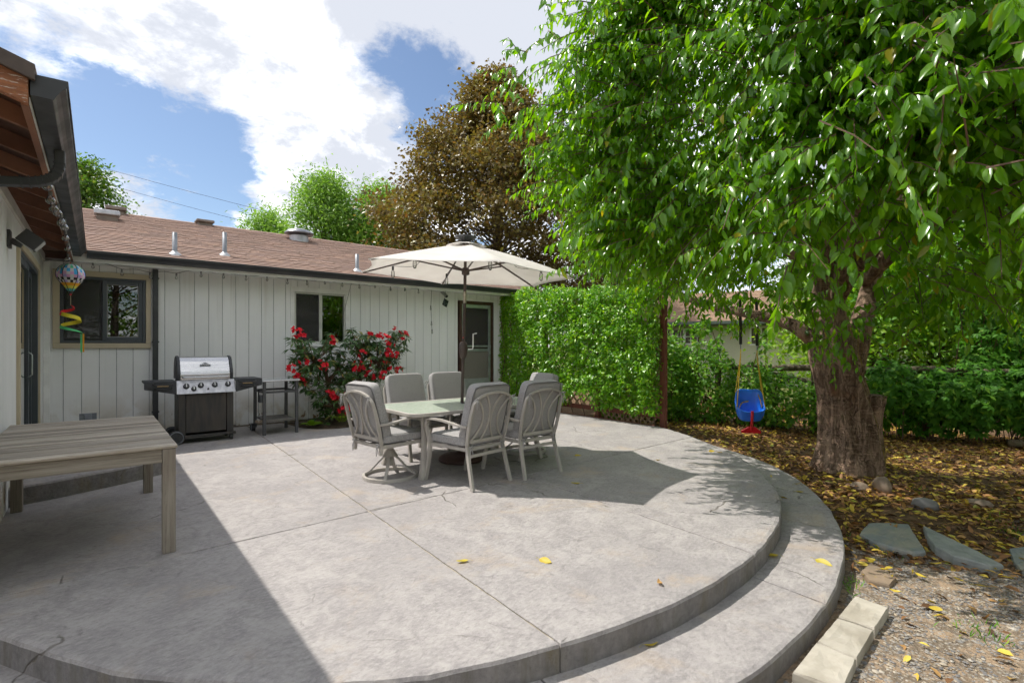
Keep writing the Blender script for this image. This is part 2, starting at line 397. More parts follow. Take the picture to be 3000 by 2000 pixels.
def shingle_mat(name, cols):
    m, t, b = mk(name); q = NT(t); ge = q.n('ShaderNodeNewGeometry'); oi = q.n('ShaderNodeObjectInfo')
    f = q.math('FRACT', q.math('ADD', ge.outputs['Random Per Island'], oi.outputs['Random']))
    col = q.ramp(f, cols); v = q.coords('Object'); col = q.mix(q.rng(q.noise(v, 160, 2), .35, .7, 0, .5), col, tuple(c * .45 for c in cols[0][1]))
    q.l(col, b.inputs['Base Color']); b.inputs['Roughness'].default_value = .9; b.inputs['Specular IOR Level'].default_value = .2
    q.l(q.bump(q.noise(v, 220, 2), .4, .003), b.inputs['Normal']); return m
m_shing = shingle_mat('brown asphalt shingles', [(0, (.235, .165, .135)), (.35, (.32, .215, .17)), (.7, (.29, .205, .175)), (1, (.39, .26, .20))])
m_shing2 = shingle_mat('tan asphalt shingles', [(0, (.26, .17, .11)), (.5, (.33, .22, .145)), (1, (.38, .26, .17))])

# ================================================================== ground
def sst(a, b, x):
    t = min(1, max(0, (x - a) / (b - a))); return t * t * (3 - 2 * t)
def gz(x, y):
    z = -.27 + .15 * sst(2.7, 5.2, y) * sst(3.5, 6.0, x)
    z += .05 * sst(.6, 0, math.hypot(x - 7.6, y - 2.4) - .55)
    return z + .022 * noise.noise((x * 1.3, y * 1.3, 0)) + .008 * noise.noise((x * 5, y * 5, 3))
def ground_mat():
    m, t, b = mk('soil, gravel and litter'); q = NT(t); v = q.coords('Object', rnd=False)
    ge = q.n('ShaderNodeNewGeometry'); sp = q.n('ShaderNodeSeparateXYZ'); q.l(ge.outputs['Position'], sp.inputs[0])
    f1 = q.noise(v, 9, 8, .7); f2 = q.noise(v, 55, 4, .7); vo = q.n('ShaderNodeTexVoronoi'); vo.inputs['Scale'].default_value = 42; q.l(v, vo.inputs['Vector'])
    soil = q.mix(q.rng(f1, .35, .65), (.085, .055, .036), (.20, .125, .070)); soil = q.mix(q.rng(f2, .5, .7, 0, .6), soil, (.31, .19, .09))
    grav = q.mix(q.rng(vo.outputs['Distance'], .05, .55), (.36, .325, .275), (.19, .15, .11)); grav = q.mix(q.rng(f1, .42, .62, 0, .8), grav, (.42, .30, .195))
    grav = q.mix(q.rng(f2, .56, .72, 0, .6), grav, (.40, .36, .31))
    far = q.mix(q.rng(q.noise(v, .6, 5), .35, .65), (.10, .15, .035), (.20, .19, .07))
    s = q.math('ADD', q.math('ADD', q.math('MULTIPLY', sp.outputs[1], .8), q.math('MULTIPLY', sp.outputs[0], .6)), q.math('MULTIPLY', q.noise(v, 1.4, 5), 1.6))
    col = q.mix(q.rng(s, 4.45, 5.15), grav, soil)
    col = q.mix(q.rng(sp.outputs[0], 13.6, 15.5), col, far)
    q.l(col, b.inputs['Base Color']); b.inputs['Roughness'].default_value = .95; b.inputs['Specular IOR Level'].default_value = .2
    h = q.math('ADD', f1, q.math('MULTIPLY', f2, .6)); h = q.math('SUBTRACT', h, q.math('MULTIPLY', vo.outputs['Distance'], .35))
    q.l(q.bump(h, .9, .03), b.inputs['Normal']); return m
m_ground = ground_mat()
xs = [-400, -120, -40, -15] + [-6 + .25 * i for i in range(89)] + [18, 24, 40, 120, 400]
ys = [-400, -120, -40, -15] + [-6 + .25 * i for i in range(73)] + [15, 24, 40, 120, 400]
mb = MB(); nx = len(xs)
for y in ys:
    for x in xs: mb.v.append((x, y, gz(x, y) if abs(x) < 20 and abs(y) < 20 else -.27))
for j in range(len(ys) - 1):
    for i in range(nx - 1):
        a = j * nx + i; mb.f.append((a, a + 1, a + nx + 1, a + nx)); mb.m.append(0)
ground = put(part('ground', mb, m_ground, smooth=True, recalc=False), kind='structure')

# ================================================================== patio
def arc(cx, cy, r, a0, a1, n):
    return [(cx + r * math.cos(a0 + (a1 - a0) * i / n), cy + r * math.sin(a0 + (a1 - a0) * i / n)) for i in range(n + 1)]
def clip(poly, p, d, keep):
    """keep the side of the line (p, d) where cross*keep > 0; vertices are (x, y, rim)"""
    out = []
    def sd(q): return keep * (d[0] * (q[1] - p[1]) - d[1] * (q[0] - p[0]))
    for i in range(len(poly)):
        a, b = poly[i], poly[(i + 1) % len(poly)]; sa, sb = sd(a), sd(b)
        if sa >= 0: out.append(a)
        if (sa >= 0) != (sb >= 0):
            t = sa / (sa - sb); out.append((a[0] + (b[0] - a[0]) * t, a[1] + (b[1] - a[1]) * t, 2))
    return out
def slab(name, poly, z1, z0, parent, gap=.006, rimin=.022):
    """polygon slab with a worn, uneven rim and a fine recessed joint all round"""
    P = []
    n = len(poly)
    for i, a in enumerate(poly):       # subdivide so that the rim can wander
        b = poly[(i + 1) % n]; L = math.hypot(b[0] - a[0], b[1] - a[1]); k = max(1, int(L / .07))
        for j in range(k):
            t = j / k; P.append((a[0] + (b[0] - a[0]) * t, a[1] + (b[1] - a[1]) * t, a[2] if j == 0 else (1 if a[2] == 1 and b[2] >= 1 else (0 if a[2] != 1 or b[2] != 1 else 1))))
    cn = [q for q in P if q[2] == 2]
    P = [q for q in P if q[2] == 2 or all(math.hypot(q[0] - c_[0], q[1] - c_[1]) > .05 for c_ in cn)]
    area = sum(P[i][0] * P[(i + 1) % len(P)][1] - P[(i + 1) % len(P)][0] * P[i][1] for i in range(len(P)))
    sg = 1 if area > 0 else -1; n = len(P); rings = [[], [], [], []]
    for i, p in enumerate(P):
        a, b = P[i - 1], P[(i + 1) % n]; tx, ty = b[0] - a[0], b[1] - a[1]; L = math.hypot(tx, ty) or 1
        nx_, ny_ = -ty / L * sg, tx / L * sg                       # inward
        rim = p[2] >= 1; w = noise.noise((p[0] * 3.1, p[1] * 3.1, z1 * 9)) * .010 + noise.noise((p[0] * 11, p[1] * 11, z1)) * .005 if p[2] == 1 else 0
        ins = gap + (w if rim else 0) + (.0045 * noise.noise((p[0] * 9, p[1] * 9, 8)) if p[2] == 0 else 0); r2 = rimin if p[2] == 1 else (.5 * rimin if rim else .004)
        wz = noise.noise((p[0] * 7, p[1] * 7, 4)) * .006 if p[2] == 1 else 0
        rings[0].append((p[0] + nx_ * ins, p[1] + ny_ * ins, z0))
        rings[1].append((p[0] + nx_ * ins, p[1] + ny_ * ins, z1 - (.022 if rim else .006) + wz))
        rings[2].append((p[0] + nx_ * (ins + r2 * .35), p[1] + ny_ * (ins + r2 * .35), z1 - (.006 if rim else .002) + wz * .5))
        rings[3].append((p[0] + nx_ * (ins + r2 * 1.5), p[1] + ny_ * (ins + r2 * 1.5), z1))
    mb = MB()
    for r in rings: mb.v.extend(r)
    for k in range(3):
        for i in range(n):
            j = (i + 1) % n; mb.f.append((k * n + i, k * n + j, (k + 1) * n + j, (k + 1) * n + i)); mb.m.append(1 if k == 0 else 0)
    mb.f.append(tuple(3 * n + i for i in range(n))); mb.m.append(0); mb.f.append(tuple(reversed(range(n)))); mb.m.append(1)
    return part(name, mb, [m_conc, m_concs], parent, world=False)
patio = thing('patio', 'grey stamped concrete patio with curved edge and one lower step', None, (0, 0, 0), kind='structure')
c1 = (2.805, 6.19); a0 = math.atan2(1.906 - 6.19, 1.098 - 2.805); a1 = math.atan2(3.33 - 6.19, 6.43 - 2.805)
up = [(-.62, 3.95), (-.365, 3.476), (-.146, 3.087), (.046, 2.796), (.286, 2.522), (.60, 2.22), (.90, 2.01)] + arc(*c1, 4.616, a0, a1, 60)
up = [(x, y, 1) for x, y in up] + [(6.83, 3.86, 1), (7.12, 4.31, 1), (7.38, 4.80, 1), (7.58, 5.28, 0)]
bed = [(4.75, 9.83), (4.62, 9.25), (4.2, 8.82), (3.7, 8.60), (3.15, 8.55), (2.86, 8.72), (2.70, 9.05), (2.62, 9.83)]
up += [(7.58, 9.83, 0)] + [(x, y, 0) for x, y in bed] + [(-.62, 9.83, 0)]
J1 = ((1.69, 1.70), (.33, 7.78)); J3 = ((3.44, 1.64), (.13, 2.4)); J4 = ((5.29, 2.93), (.05, 2.08)); J2 = ((-.42, 4.02), (7.49, .30))
cols = [(None, J1), (J1, J3), (J3, J4), (J4, None)]
for lo, hi in cols:
    for sgn in (1, -1):
        p = up
        if lo: p = clip(p, *lo, -1)
        if hi: p = clip(p, *hi, 1)
        p = clip(p, *J2, sgn)
        slab('slab', p, 0.0, -.32, patio)
c2 = (2.729, 6.546); b0 = math.atan2(2.29 - 6.546, -.62 - 2.729); b1 = math.atan2(2.945 - 6.546, 6.762 - 2.729)
low = [(x, y, 1) for x, y in arc(*c2, 5.42, b0, b1, 80)] + [(7.12, 3.45, 1), (7.40, 4.05, 1), (7.52, 4.6, 0), (7.0, 5.2, 0), (-.62, 5.2, 0)]
K1 = ((1.55, 1.0), (.12, 2)); K3 = ((3.38, 1.1), (.10, 2)); K4 = ((5.35, 1.5), (-.12, 2))
for lo, hi in [(None, K1), (K1, K3), (K3, K4), (K4, None)]:
    p = low
    if lo: p = clip(p, *lo, -1)
    if hi: p = clip(p, *hi, 1)
    slab('step_slab', p, -.142, -.45, patio)
mb = MB(); mb.prism([(x, y, -.34) for x, y, _ in up], (0, 0, .330), 2)
jo = part('joint_filler', mb, m_joint, patio, world=False)
for v in jo.data.vertices:                       # keep the filler just inside the rim
    if v.co.y < 5.2: v.co.x += (c1[0] - v.co.x) * .012; v.co.y += (c1[1] - v.co.y) * .012
# raised landing at the sliding door
land = [(-.60, 6.15), (-.30, 6.26), (.1, 6.44), (.42, 6.61), (.58, 6.74), (.64, 6.95), (.62, 7.5), (.58, 8.4), (.55, 9.8), (-.60, 9.8)]
land = [(x, y, 1 if i < 9 else 0) for i, (x, y) in enumerate(land)]
slab('landing', land, .17, -.02, patio)
# soil of the flower bed by the wall
mb = MB(); bc = (3.65, 9.35); rows = 7
for k in range(rows):
    f = k / (rows - 1)
    for x, y in bed: mb.v.append((bc[0] + (x - bc[0]) * (1 - f) * 1.01, bc[1] + (y - bc[1]) * (1 - f) * 1.01, -.03 + .09 * math.sqrt(f) + .02 * noise.noise((x * 3, y * 3 + k, 1))))
nb = len(bed)
for k in range(rows - 1):
    for i in range(nb - 1): mb.f.append((k * nb + i, k * nb + i + 1, (k + 1) * nb + i + 1, (k + 1) * nb + i)); mb.m.append(0)
m_soil = M('dark bed soil', (.05, .034, .022), (.10, .068, .042), 14, .95, bump=.9, bscale=45, bdist=.02)
put(part('flower_bed_soil', mb, m_soil, smooth=True), kind='structure')

# ================================================================== house
YW = 9.82; XW = -.60
house = thing('house', 'single storey white house with vertical board siding and brown shingle roof', 'house', (4.0, 12.0, 0))
openings = [(-.496, .656, 1.362, 2.507), (2.748, 3.851, 1.385, 2.492), (6.40, 7.44, .16, 2.50)]
wall = MB(); boards = []
def cutstrips(x0, x1, z0, z1, ops):
    """rectangles that remain of [x0,x1]x[z0,z1] once the openings are cut out"""
    es = sorted({x0, x1} | {e for o in ops for e in o[:2] if x0 < e < x1}); out = []
    for a, b in zip(es, es[1:]):
        if b - a < .012: continue
        zs = [(z0, z1)]
        for o in ops:
            if o[0] < (a + b) / 2 < o[1]:
                zs = [q for s_, e_ in zs for q in ((s_, min(e_, o[2])), (max(s_, o[3]), e_)) if q[1] - q[0] > .01]
        out += [(a, b, s_, e_) for s_, e_ in zs]
    return out
for a, b, s_, e_ in cutstrips(-.6, 8.40, -.05, 2.66, openings): wall.box((a, YW + .010, s_), (b, YW + .14, e_))
wl_ = part('wall', wall, m_groove, house)
x = -.585; bw = .2032
while x < 8.38:
    for a, b, s_, e_ in cutstrips(x + .0035, min(x + bw - .0035, 8.39), .035, 2.62, openings):
        part('board', MB().box((a, YW - .004, s_ + random.uniform(-.012, .012) * (s_ < .1)), (b, YW + .009, e_)), m_side, wl_, bevel=.0025, seg=1)
    x += bw
part('foundation', MB().box((-.6, YW + .002, -.1), (8.38, YW + .13, .03)), M('foundation concrete', (.26, .23, .18), (.16, .12, .08), 5, .9, bump=.4), house)
# the wing at left: wall along the depth of the patio
lops = [(6.72, 8.98, .12, 2.44)]
lw = MB()
for a, b, s_, e_ in cutstrips(3.98, 9.82, -.25, 2.72, lops): lw.box((XW - .14, a, s_), (XW - .010, b, e_))
lwo = part('wall', lw, m_groove, house); lwo['label'] = 'white side wall of the left wing'
y = 3.99
while y < 9.80:
    for a, b, s_, e_ in cutstrips(y + .0035, min(y + bw - .0035, 9.81), -.02, 2.70, lops):
        part('board', MB().box((XW - .009, a, s_), (XW + .004, b, e_)), m_side, lwo, bevel=.0025, seg=1)
    y += bw
part('gable_wall', MB().box((-9.0, 3.86, -.25), (XW - .001, 3.97, 2.75)), m_side, house)
part('corner_trim', MB().box((XW + .006, YW - .045, .03), (XW + .075, YW - .006, 2.60)), m_trimw, house, bevel=.003)
part('frieze_board', MB().box((XW + .005, 3.99, 2.60), (XW + .028, YW - .05, 2.70)), M('cream frieze', (.62, .60, .54), (.54, .52, .46), 4, .6), house)
part('gable_wall', MB().prism([(8.385, 9.83, 2.5), (8.385, 17.8, 2.5), (8.385, 13.9, 4.12)], (.03, 0, 0), 0), m_side, house)
part('wall', MB().box((8.27, YW + .15, -.1), (8.40, 17.8, 2.55)), m_side, house)
part('wall', MB().box((-9, 17.7, -.1), (8.40, 17.8, 2.55)), m_side, house)

# --- windows and doors
def rect_ring(mb, x0, x1, z0, z1, w, y0, y1, wb=None, wt=None):
    wb = wb or w; wt = wt or w
    mb.box((x0, y0, z0), (x0 + w, y1, z1)); mb.box((x1 - w, y0, z0), (x1, y1, z1))
    mb.box((x0 + w, y0, z0), (x1 - w, y1, z0 + wb)); mb.box((x0 + w, y0, z1 - wt), (x1 - w, y1, z1)); return mb
def room(x0, x1, z0, z1, parent, d=1.5):
    mb = MB(); y0, y1 = YW + .15, YW + d
    mb.v = [(x0 - .3, y0, z0 - .3), (x1 + .3, y0, z0 - .3), (x1 + .3, y1, z0 - .3), (x0 - .3, y1, z0 - .3), (x0 - .3, y0, z1 + .2), (x1 + .3, y0, z1 + .2), (x1 + .3, y1, z1 + .2), (x0 - .3, y1, z1 + .2)]
    mb.f = [(0, 1, 2, 3), (7, 6, 5, 4), (1, 2, 6, 5), (2, 3, 7, 6), (3, 0, 4, 7)]; mb.m = [0] * 5
    return part('room_interior', mb, m_room, parent, recalc=False)
# large sliding window with tan trim
t1 = MB(); x0, x1, z0, z1 = openings[0]
w1 = part('window', rect_ring(MB(), -.418, .591, 1.442, 2.425, .038, YW - .012, YW + .09), m_frame, house, bevel=.004)
w1['label'] = 'charcoal framed sliding window with tan trim'
for a, b in (((x0, z0 + .002), (x1, z0 + .078)), ((x0, z1 - .080), (x1, z1)), ((x0, z0 + .080), (x0 + .077, z1 - .082)), ((x1 - .064, z0 + .080), (x1, z1 - .082))):
    part('trim', MB().box((a[0], YW - .034, a[1]), (b[0], YW + .02, b[1])), m_tan, w1, bevel=.004)
part('sash_frame', rect_ring(MB(), .062, .552, 1.482, 2.386, .052, YW + .006, YW + .05), m_frame, w1, bevel=.004)
part('glazing_bead', rect_ring(MB(), .1145, .4995, 1.5345, 2.3335, .009, YW + .012, YW + .046), m_blind, w1)
part('pane', MB().box((.116, YW + .036, 1.536), (.498, YW + .041, 2.332)), m_glass, w1)
part('sash_frame', rect_ring(MB(), -.379, .060, 1.482, 2.386, .035, YW + .052, YW + .084), m_frame, w1, bevel=.003)
part('pane', MB().box((-.345, YW + .066, 1.516), (.026, YW + .071, 2.352)), m_glass, w1)
part('insect_screen', MB().box((-.378, YW + .018, 1.483), (.058, YW + .019, 2.385)), m_screen, w1)
room(-.418, .591, 1.44, 2.43, w1)
# smaller window behind the shrub
x0, x1, z0, z1 = openings[1]
m_alw = M('off-white aluminium frame', (.58, .58, .53), (.47, .47, .43), 6, .5)
w2 = part('window', rect_ring(MB(), 2.822, 3.782, 1.455, 2.40, .030, YW - .004, YW + .08), m_alw, house, bevel=.003)
w2['label'] = 'white trimmed sliding window behind the flowering shrub'
for a, b in (((x0, z0 + .002), (x1, z0 + .07)), ((x0, z1 - .088), (x1, z1)), ((x0, z0 + .072), (x0 + .072, z1 - .09)), ((x1 - .068, z0 + .072), (x1, z1 - .09))):
    part('trim', MB().box((a[0], YW - .022, a[1]), (b[0], YW + .02, b[1])), m_trimw, w2, bevel=.003)
part('meeting_stile', MB().box((3.275, YW + .005, 1.486), (3.335, YW + .05, 2.369)), m_alw, w2, bevel=.003)
part('pane', MB().box((3.336, YW + .036, 1.486), (3.751, YW + .041, 2.369)), m_glass, w2)
part('pane', MB().box((2.853, YW + .056, 1.486), (3.30, YW + .061, 2.369)), m_glass, w2)
part('insect_screen', MB().box((2.853, YW + .02, 1.486), (3.274, YW + .021, 2.369)), m_screen, w2)
room(2.82, 3.78, 1.45, 2.40, w2)
# storm door in a brown frame
def mesh_grille():
    m, t, b = mk('expanded metal grille'); q = NT(t); tc = q.n('ShaderNodeTexCoord'); sp = q.n('ShaderNodeSeparateXYZ'); q.l(tc.outputs['Object'], sp.inputs[0])
    def st(sg):
        u = q.math('ADD', q.math('MULTIPLY', sp.outputs[0], 34.0), q.math('MULTIPLY', sp.outputs[2], sg * 20.0)); f = q.math('ABSOLUTE', q.math('SUBTRACT', q.math('FRACT', u), .5)); return q.rng(f, .30, .38)
    k = q.math('MAXIMUM', st(1), st(-1)); q.l(q.mix(k, (.035, .025, .02), (.36, .33, .29)), b.inputs['Base Color']); b.inputs['Roughness'].default_value = .6
    q.l(q.bump(k, .6, .004), b.inputs['Normal']); return m
x0, x1, z0, z1 = 6.441, 7.402, .17, 2.445
dr = part('door', rect_ring(MB(), x0, x1, z0, z1, .070, YW - .02, YW + .10, .04, .075), m_brownp, house, bevel=.004)
dr['label'] = 'aluminium storm door with screen in a dark brown frame'
part('head_trim', MB().box((x0 - .035, YW - .026, z1 + .002), (x1 + .035, YW + .02, z1 + .055)), m_trimw, dr, bevel=.004)
for a, b in (((x0 + .071, .215), (x0 + .131, 2.368)), ((x1 - .131, .215), (x1 - .071, 2.368))):
    part('door_stile', MB().box((a[0], YW - .014, a[1]), (b[0], YW + .02, b[1])), m_alu, dr, bevel=.004)
for za, zb in ((2.288, 2.366), (1.372, 1.415), (1.270, 1.335), (.215, .345)):
    part('door_rail', MB().box((x0 + .133, YW - .013, za), (x1 - .133, YW + .02, zb)), m_alu, dr, bevel=.004)
part('kick_panel', MB().box((x0 + .133, YW - .004, .347), (x1 - .133, YW + .012, .640)), M('frosted kick panel', (.42, .45, .43), (.33, .36, .34), 5, .45, metal=.3), dr)
part('door_grille', MB().box((x0 + .133, YW - .003, .642), (x1 - .133, YW + .010, 1.268)), mesh_grille(), dr)
part('insect_screen', MB().box((x0 + .133, YW + .002, 1.417), (x1 - .133, YW + .003, 2.286)), m_screen, dr)
part('inner_door', MB().box((x0 + .072, YW + .085, .20), (x1 - .072, YW + .12, 2.37)), M('brown inner door', (.085, .05, .032), (.06, .035, .024), 3, .5), dr)
hd = part('door_handle', MB().box((x1 - .118, YW - .045, 1.20), (x1 - .088, YW - .016, 1.34)), m_alu, dr, bevel=.006)
part('handle_lever', MB().box((x1 - .112, YW - .06, 1.33), (x1 - .094, YW - .046, 1.42)), m_alu, hd, bevel=.004)
part('door_step', MB().box((6.3, 9.35, 0.001), (7.5, YW - .03, .15)), M('door step concrete', (.34, .32, .29), (.25, .23, .21), 5, .85, bump=.3), house, bevel=.012)
# sliding patio door of the left wing (seen edge-on)
def xring(mb, y0, y1, z0, z1, w, xa, xb):
    mb.box((xa, y0, z0), (xb, y0 + w, z1)); mb.box((xa, y1 - w, z0), (xb, y1, z1)); mb.box((xa, y0 + w, z0), (xb, y1 - w, z0 + w)); mb.box((xa, y0 + w, z1 - w), (xb, y1 - w, z1)); return mb
sd = part('door', xring(MB(), 6.80, 8.90, .19, 2.36, .05, XW - .10, XW + .012), m_frame, house, bevel=.004); sd['label'] = 'charcoal sliding glass door in the left wing'
for a, b in (((6.722, .19), (6.798, 2.438)), ((8.902, .19), (8.978, 2.438)), ((6.80, 2.362), (8.90, 2.438))):
    part('trim', MB().box((XW - .02, a[0], a[1]), (XW + .030, b[0], b[1])), m_tan, sd, bevel=.004)
part('door_leaf', xring(MB(), 6.852, 7.90, .242, 2.308, .065, XW - .034, XW + .004), m_frame, sd, bevel=.004)
part('door_leaf', xring(MB(), 7.84, 8.848, .242, 2.308, .065, XW - .080, XW - .042), m_frame, sd, bevel=.004)
part('pane', MB().box((XW - .02, 6.918, .308), (XW - .015, 7.834, 2.242)), m_glass, sd)
part('pane', MB().box((XW - .064, 7.906, .308), (XW - .059, 8.782, 2.242)), m_glass, sd)
part('door_handle', MB().tube([(XW + .005, 7.80, 1.05), (XW + .035, 7.80, 1.08), (XW + .035, 7.80, 1.30), (XW + .005, 7.80, 1.33)], .009, 6), m_alu, sd, smooth=True)
part('room_interior', MB().box((XW - 1.6, 6.6, .1), (XW - 1.5, 9.1, 2.5)), m_room, sd)

# --- roof, eaves, gutters
EY, EZ, PIT = 9.30, 2.725, .333; SL = math.hypot(1, PIT); RY = 13.9
def roofz(y): return EZ + PIT * (y - EY)
rf = part('roof', MB().hexa([(-9.2, EY, EZ - .03), (8.60, EY, EZ - .03), (8.60, RY, roofz(RY) - .03), (-9.2, RY, roofz(RY) - .03),
                            (-9.2, EY, EZ), (8.60, EY, EZ), (8.60, RY, roofz(RY)), (-9.2, RY, roofz(RY))]), m_shing, house)
part('rear_roof_slope', MB().hexa([(-9.2, RY + .002, roofz(RY) - .03), (8.60, RY + .002, roofz(RY) - .03), (8.60, 18.4, EZ - .03), (-9.2, 18.4, EZ - .03),
                            (-9.2, RY + .002, roofz(RY)), (8.60, RY + .002, roofz(RY)), (8.60, 18.4, EZ), (-9.2, 18.4, EZ)]), m_shing, rf)
ang = math.atan(PIT); sw = .302; ex = .142
def shmesh(name, w):
    return MB().box((0, 0, -.010), (w - .002, .20, .0095)).mesh(name, m_shing)
sh_me = [shmesh('shingle', sw), shmesh('shingle', sw * .62), shmesh('shingle', sw * .85)]
nshing = 0; field = MB()
for i in range(34):
    s0 = -.02 + i * ex; xx = -.55 - random.random() * sw
    while xx < 8.58:
        k = random.choice((0, 0, 1, 2)); w = (sw, sw * .62, sw * .85)[k]
        if xx + w > 8.64: break
        lift = random.uniform(-.001, .001) + (.004 if random.random() < .3 else 0)
        M4 = Matrix.Translation((xx, EY + (s0 + random.uniform(-.002, .002)) / SL, EZ + PIT * s0 / SL + .014 + lift)) @ Matrix.Rotation(ang - .075, 4, 'X')
        if nshing < 300: piece('shingle', sh_me[k], rf, M4); nshing += 1
        else:
            field.add([M4 @ Vector(v) for v in ((0, 0, -.010), (w - .002, 0, -.010), (w - .002, .20, -.008), (0, .20, -.008), (0, 0, .0095), (w - .002, 0, .0095), (w - .002, .20, .0095), (0, .20, .0095))],
                      [(4, 5, 6, 7), (0, 1, 5, 4), (1, 2, 6, 5), (3, 0, 4, 7)])
        xx += w
part('shingle_field', field, m_shing, rf, kind='stuff', recalc=False)
for xx in np.arange(-.4, 8.5, .30):
    part('ridge_cap', MB().prism([(xx, RY - .15, roofz(RY - .15) + .012), (xx, RY, roofz(RY) + .02), (xx, RY + .15, roofz(RY - .15) + .012), (xx, RY, roofz(RY) - .01)], (.31, 0, .004), 0), m_shing, rf)
# left wing roof
LX = -.235
def lroofz(x): return EZ + .015 + PIT * (LX - x)
lr = part('roof', MB().hexa([(-4.6, 3.42, lroofz(-4.6) + .002), (LX, 3.42, lroofz(LX) + .002), (LX, 14, lroofz(LX) + .002), (-4.6, 14, lroofz(-4.6) + .002),
                            (-4.6, 3.42, lroofz(-4.6) + .03), (LX, 3.42, lroofz(LX) + .03), (LX, 14, lroofz(LX) + .03), (-4.6, 14, lroofz(-4.6) + .03)]), m_shing, house)
lr['label'] = 'shingle roof of the left wing'
part('rear_roof_slope', MB().hexa([(-4.602, 3.42, lroofz(-4.6) + .002), (-4.602, 14, lroofz(-4.6) + .002), (-9.2, 14, EZ), (-9.2, 3.42, EZ), (-4.602, 3.42, lroofz(-4.6) + .03), (-4.602, 14, lroofz(-4.6) + .03), (-9.2, 14, EZ + .03), (-9.2, 3.42, EZ + .03)]), m_shing, lr)
part('sheathing', MB().hexa([(-4.6, 3.43, lroofz(-4.6) - .022), (LX - .028, 3.43, lroofz(LX - .028) - .022), (LX - .028, 13, lroofz(LX - .028) - .022), (-4.6, 13, lroofz(-4.6) - .022),
                            (-4.6, 3.43, lroofz(-4.6)), (LX - .028, 3.43, lroofz(LX - .028)), (LX - .028, 13, lroofz(LX - .028)), (-4.6, 13, lroofz(-4.6))]), m_sheath, lr)
part('drip_edge', MB().hexa([(-4.6, 3.395, lroofz(-4.6) - .055), (LX + .0, 3.395, lroofz(LX) - .045), (LX, 3.418, lroofz(LX) - .045), (-4.6, 3.418, lroofz(-4.6) - .055),
                            (-4.6, 3.395, lroofz(-4.6) + .035), (LX, 3.395, lroofz(LX) + .035), (LX, 3.418, lroofz(LX) + .035), (-4.6, 3.418, lroofz(-4.6) + .035)]), M('brown drip edge', (.085, .062, .05), (.06, .045, .038), 6, .6, bump=.3), lr, bevel=.004)
def barge_mat():
    m, t, b = mk('peeling brown bargeboard with lichen'); q = NT(t); v = q.coords('Object', (2, 14, 14)); w = q.coords('Object')
    col = q.mix(q.rng(q.noise(v, 2.5, 6, .7), .38, .62), (.34, .135, .06), (.22, .09, .045)); col = q.mix(q.rng(q.noise(v, 7, 5, .7), .56, .62), col, (.50, .45, .40))
    col = q.mix(q.rng(q.noise(w, 9, 6, .7), .60, .66, 0, .9), col, (.52, .36, .03)); q.l(col, b.inputs['Base Color']); b.inputs['Roughness'].default_value = .85
    q.l(q.bump(q.noise(v, 8, 6, .7), .6, .006), b.inputs['Normal']); return m
m_barge = barge_mat()
part('bargeboard', MB().hexa([(-4.6, 3.422, lroofz(-4.6) - .19), (-.262, 3.422, lroofz(-.262) - .165), (-.262, 3.462, lroofz(-.262) - .165), (-4.6, 3.462, lroofz(-4.6) - .19),
                            (-4.6, 3.422, lroofz(-4.6) - .024), (-.262, 3.422, lroofz(-.262) - .024), (-.262, 3.462, lroofz(-.262) - .024), (-4.6, 3.462, lroofz(-4.6) - .024)]), m_barge, lr, bevel=.004)
m_fascia = M('brown fascia board', (.27, .125, .07), (.19, .085, .05), 5, .65, rand=0, bump=.3, stretch=(1, .3, 1))
part('fascia', MB().box((-.292, 3.464, 2.585), (-.262, 9.385, 2.745)), m_fascia, lr, bevel=.003)
part('fascia_edge', MB().box((-.2615, 3.464, 2.60), (-.2585, 9.385, 2.63)), m_trimw, lr)
yy = 3.98
while yy < 9.3:
    z0 = lroofz(-.294) - .022; z1 = lroofz(-.75) - .022
    part('rafter', MB().hexa([(-.75, yy, z1 - .115), (-.294, yy, z0 - .105), (-.294, yy + .04, z0 - .105), (-.75, yy + .04, z1 - .115), (-.75, yy, z1 - .001), (-.294, yy, z0 - .001), (-.294, yy + .04, z0 - .001), (-.75, yy + .04, z1 - .001)]), m_rafter, lr, bevel=.003)
    yy += .61
def gutter_prof(lip, back, z):     # K-style, from the back top corner round to the lip
    w = lip - back
    return [(back, z), (back, z - .100), (back + .60 * w, z - .100), (back + .68 * w, z - .078), (back + .80 * w, z - .055), (back + .97 * w, z - .032), (back + w, z - .004), (back + w, z + .004), (back + .91 * w, z + .004)]
gl = part('gutter', MB().prism([(x, 3.44, z) for x, z in gutter_prof(-.118, -.257, 2.737)], (0, 5.80, 0), 1), m_gut, house, bevel=.003)
gl['label'] = 'dark gutter of the left wing eave'
part('gutter_lip', MB().box((-.117, 3.441, 2.722), (-.1135, 9.24, 2.7405)), m_gutb, gl)
part('end_cap', MB().prism([(x + (.004 if i > 1 else -.0), 3.434, z - (.003 if 0 < i < 4 else -.002)) for i, (x, z) in enumerate(gutter_prof(-.118, -.255, 2.737))], (0, .004, 0), 1), m_gut, gl)
gm = part('gutter', MB().prism([(-.113, y, z) for y, z in gutter_prof(9.245, 9.385, 2.737)], (8.68, 0, 0), 0), m_gut, house, bevel=.003)
gm['label'] = 'dark gutter along the main eave'
part('fascia', MB().box((-.262, 9.386, 2.585), (8.58, 9.412, 2.705)), m_trimw, house, bevel=.002)
part('soffit', MB().box((-.262, 9.413, 2.605), (8.40, YW - .005, 2.618)), m_trimw, house)
part('rake_board', MB().hexa([(8.565, 9.39, 2.58), (8.60, 9.39, 2.58), (8.60, RY, roofz(RY) - .15), (8.565, RY, roofz(RY) - .15), (8.565, 9.39, 2.69), (8.60, 9.39, 2.69), (8.60, RY, roofz(RY) - .035), (8.565, RY, roofz(RY) - .035)]), m_brownp, house)
